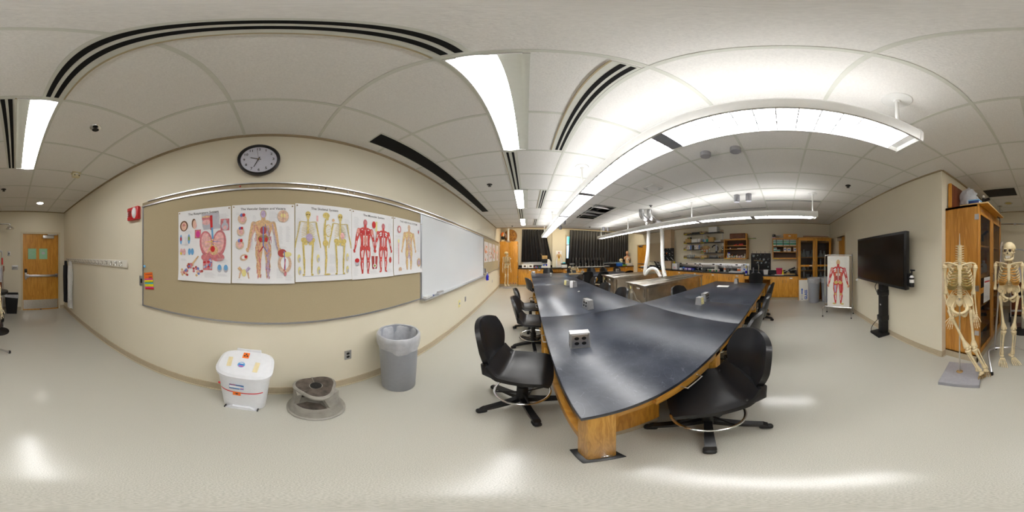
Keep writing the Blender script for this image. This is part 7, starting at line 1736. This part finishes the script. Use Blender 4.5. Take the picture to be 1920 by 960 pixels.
box_thing('storage_box', 'white box under the black tray with a cyan cloth', 'box', 1.80, 7.86, CT, .26, .24, .15, 'white', None); box_thing('storage_tray', 'black tray stacked on the white box by the pier', 'tray', 1.80, 7.86, CT+.155, .27, .25, .05, 'black_matte', 'black_plastic')
b = B(); b.ell((0, 0, .02), (.07, .06, .045), 'cyan', 14, 10, None, lambda p, d: p*(1+.2*sin(d.x*7+d.y*9))); tag(b.obj('cloth', None, (1.80, 7.86, CT+.20)), 'cyan cloth heaped in the black tray by the pier', 'cloth')
t = thing('computer_monitor', 'dark upright monitor at the pier end of the ring stands', 'monitor', (2.02, 8.0, CT), R(20)); b = B(); b.box(-.12, .12, -.02, .02, .06, .46, 'black_plastic', .006); b.obj('case', t); b = B(); b.box(-.11, .11, -.023, -.02, .08, .44, 'screen'); b.obj('panel', t); b = B(); b.box(-.08, .08, -.07, .07, 0, .015, 'black_plastic', .004); b.box(-.02, .02, -.01, .02, .01, .10, 'black_plastic'); b.obj('stand', t)
rs0 = None
for k in range(11):
    x = 2.28+.17*k
    lab = 'ring stand on the window counter, %s' % ('first from the monitor', 'second from the monitor', 'third from the monitor', 'fourth from the monitor', 'fifth from the monitor', 'middle of the row', 'fifth from the grey tray', 'fourth from the grey tray', 'third from the grey tray', 'second from the grey tray', 'last before the grey tray')[k]
    if rs0 is None:
        rs0 = thing('ring_stand', lab, 'ring stand', (x, 7.92, CT), 0, 'row of ring stands on the window counter')
        b = B(); b.box(-.07, .07, -.13, .07, 0, .018, 'white', .004); b.obj('base_plate', rs0); b = B(); b.tube([(0, .0, .01), (0, 0, .48)], .007, 'alu', 8); b.obj('rod', rs0); b = B(); b.tube([(.0, 0, .08), (.02, -.07, .08)], .010, 'alu', 8); b.ell((0, 0, .08), .018, 'grey_paint', 8, 6); b.obj('clamp', rs0)
    else: o = dup(rs0, (x, 7.92, CT), R(rr.uniform(-25, 25)), lab)
for k, x in enumerate((2.55, 2.89, 3.23, 3.57, 3.91)):
    box_thing('black_case', 'black case standing behind the ring stands, %s' % ('nearest the monitor', 'second from the monitor', 'in the middle', 'second from the grey tray', 'nearest the grey tray')[k], 'case', x, 8.10, CT, .22, .16, .36, 'black_matte', 'black_plastic')
box_thing('storage_tray', 'flat grey tray between the ring stands and the black box', 'tray', 4.22, 7.95, CT, .20, .30, .05, 'alu_box', 'grey_paint')
box_thing('equipment_box', 'black equipment box left of the blue box', 'box', 4.55, 7.95, CT, .36, .30, .13, 'black_matte', 'black_plastic')
box_thing('storage_tub', 'bright blue tub on the window counter', 'box', 5.00, 7.90, CT, .30, .26, .19, 'blue', 'sky_blue')
box_thing('storage_tub', 'low lime green tub in front of the skull model', 'box', 5.27, 7.80, CT, .25, .16, .08, 'lime', 'green')
t = thing('skull_model', 'cream skull model on a box behind the blue tub', 'anatomical model', (5.20, 8.02, CT)); b = B(); b.box(-.08, .08, -.08, .08, 0, .16, 'black_matte', .004); b.obj('box_base', t)
b = B(); b.ell((0, 0, .32), (.115, .12, .105), 'bone', 16, 12); b.ell((0, -.07, .25), (.07, .06, .085), 'bone', 14, 10)
for s in (-1, 1): b.ell((s*.045, -.115, .30), (.028, .02, .024), 'socket_dark', 10, 7)
b.ell((0, -.13, .25), (.014, .012, .022), 'socket_dark', 8, 6); b.box(-.04, .04, -.132, -.12, .20, .215, 'bone_dark'); b.obj('skull', t)
t = thing('torso_model', 'pink anatomical torso model with open chest at the counter end', 'anatomical model', (5.63, 8.02, CT))
b = B(); b.lathe([(.11, 0), (.125, .06), (.13, .20), (.145, .36), (.17, .47), (.13, .55), (.055, .58), (.045, .64)], (0, 0, 0), 'skin', 24, sy=.65); b.obj('torso', t)
b = B(); b.ell((0, -.005, .76), (.075, .09, .115), 'skin', 18, 14); b.ell((0, -.085, .745), (.014, .02, .02), 'skin', 8, 6)
for s in (-1, 1): b.ell((s*.028, -.08, .775), (.012, .008, .008), 'socket_dark', 8, 6); b.ell((s*.075, .0, .75), (.012, .02, .03), 'skin', 8, 6)
b.box(-.022, .022, -.088, -.078, .70, .708, 'organ_red'); b.obj('head', t)
for s in (-1, 1): b = B(); b.ell((s*.175, -.01, .44), (.055, .06, .10), 'skin', 12, 9); b.obj('arm_stump', t)
b = B(); b.ell((0, -.08, .40), (.10, .035, .13), 'paper_matt', 14, 10); b.ell((.03, -.115, .36), (.03, .02, .035), 'organ_red', 10, 8); b.ell((0, -.085, .17), (.09, .03, .10), 'art_tan', 14, 10); b.ell((0, -.06, .60), (.03, .025, .025), 'organ_red', 8, 6); b.obj('organs', t)
box_thing('specimen_tray', 'white lidded tub in front of the torso model', 'tub', 5.62, 7.80, CT, .36, .20, .15, 'white', 'white_plastic')
# little animal skeleton standing on the far corner of the bench
t = thing('animal_skeleton', 'small arched four-legged animal skeleton on a wooden base', 'animal skeleton', (1.86, 6.25, TZ), R(8))
b = B(); b.box(-.22, .22, -.08, .08, 0, .018, 'box_wood', .003); b.obj('wooden_base', t)
b = B(); sp = smooth([(-.17, 0, .27), (-.10, 0, .24), (0, 0, .285), (.10, 0, .28), (.16, 0, .22), (.21, 0, .12)], 6); b.tube(sp, [.014 if i % 2 else .010 for i in range(len(sp))], 'bone', 8); b.obj('spine', t)
b = B(); b.ell((-.20, 0, .285), (.055, .035, .038), 'bone', 14, 10); b.ell((-.245, 0, .27), (.03, .022, .02), 'bone', 10, 7)
for s in (-1, 1): b.ell((-.225, s*.025, .295), (.013, .012, .013), 'socket_dark', 8, 6)
b.obj('skull', t)
b = B()
for k in range(7):
    for s in (-1, 1): b.tube(smooth([(-.09+.025*k, 0, .25), (-.085+.025*k, s*.045, .22), (-.075+.025*k, s*.02, .155)], 4), .004, 'bone', 6)
b.obj('rib_cage', t)
for x, f in ((-.11, -1), (.12, 1)):
    for s in (-1, 1): b = B(); bone(b, (x, s*.035, .23), (x+f*.035, s*.045, .14), .007); bone(b, (x+f*.035, s*.045, .14), (x-f*.005, s*.045, .07), .006); bone(b, (x-f*.005, s*.045, .07), (x-.01, s*.045, .02), .005); b.obj('leg', t)
b = B(); b.ell((.14, 0, .23), (.03, .035, .025), 'bone', 10, 8); b.obj('pelvis', t)

# ================================================================== CAMERA, WORLD, RENDER LOOK
cd = bpy.data.cameras.new('camera'); cam = bpy.data.objects.new('camera', cd); COL.objects.link(cam)
cd.type = 'PANO'
try: cd.cycles.panorama_type = 'EQUIRECTANGULAR'
except Exception: cd.panorama_type = 'EQUIRECTANGULAR'
cam.location = (0, 0, CAMZ); cam.rotation_euler = (PI/2, 0, R((988.65-960)*.1875)); cd.clip_start = .02
scn.camera = cam
w = bpy.data.worlds.new('sky'); scn.world = w; w.use_nodes = True
nt = w.node_tree; bg = nt.nodes['Background']
tc = nt.nodes.new('ShaderNodeTexCoord'); nz = nt.nodes.new('ShaderNodeTexNoise'); nz.inputs['Scale'].default_value = 9
cr = nt.nodes.new('ShaderNodeValToRGB'); cr.color_ramp.elements[0].color = (.05, .22, .16, 1); cr.color_ramp.elements[0].position = .38; cr.color_ramp.elements[1].color = (.30, .58, 1., 1); cr.color_ramp.elements[1].position = .52
nt.links.new(tc.outputs['Generated'], nz.inputs['Vector']); nt.links.new(nz.outputs['Fac'], cr.inputs['Fac']); nt.links.new(cr.outputs['Color'], bg.inputs['Color'])
bg.inputs['Strength'].default_value = 1.6
scn.view_settings.view_transform = 'Standard'; scn.view_settings.look = 'None'; scn.view_settings.exposure = 1.45; scn.view_settings.gamma = 1.
scn.cycles.diffuse_bounces = 5; scn.cycles.max_bounces = 8; scn.cycles.transparent_max_bounces = 12
scn.cycles.use_denoising = True
scn.cycles.sample_clamp_indirect = 8.

# things that turned out to be one mesh carry their own label
for o in [o for o in COL.objects if o.type == 'EMPTY' and o.parent is None and len(o.children) == 1 and not o.children[0].children]:
    c = o.children[0]; M = o.matrix_basis @ c.matrix_basis; nm_ = o.name
    for k in o.keys(): c[k] = o[k]
    c.parent = None; c.matrix_basis = M
    bpy.data.objects.remove(o); c.name = nm_
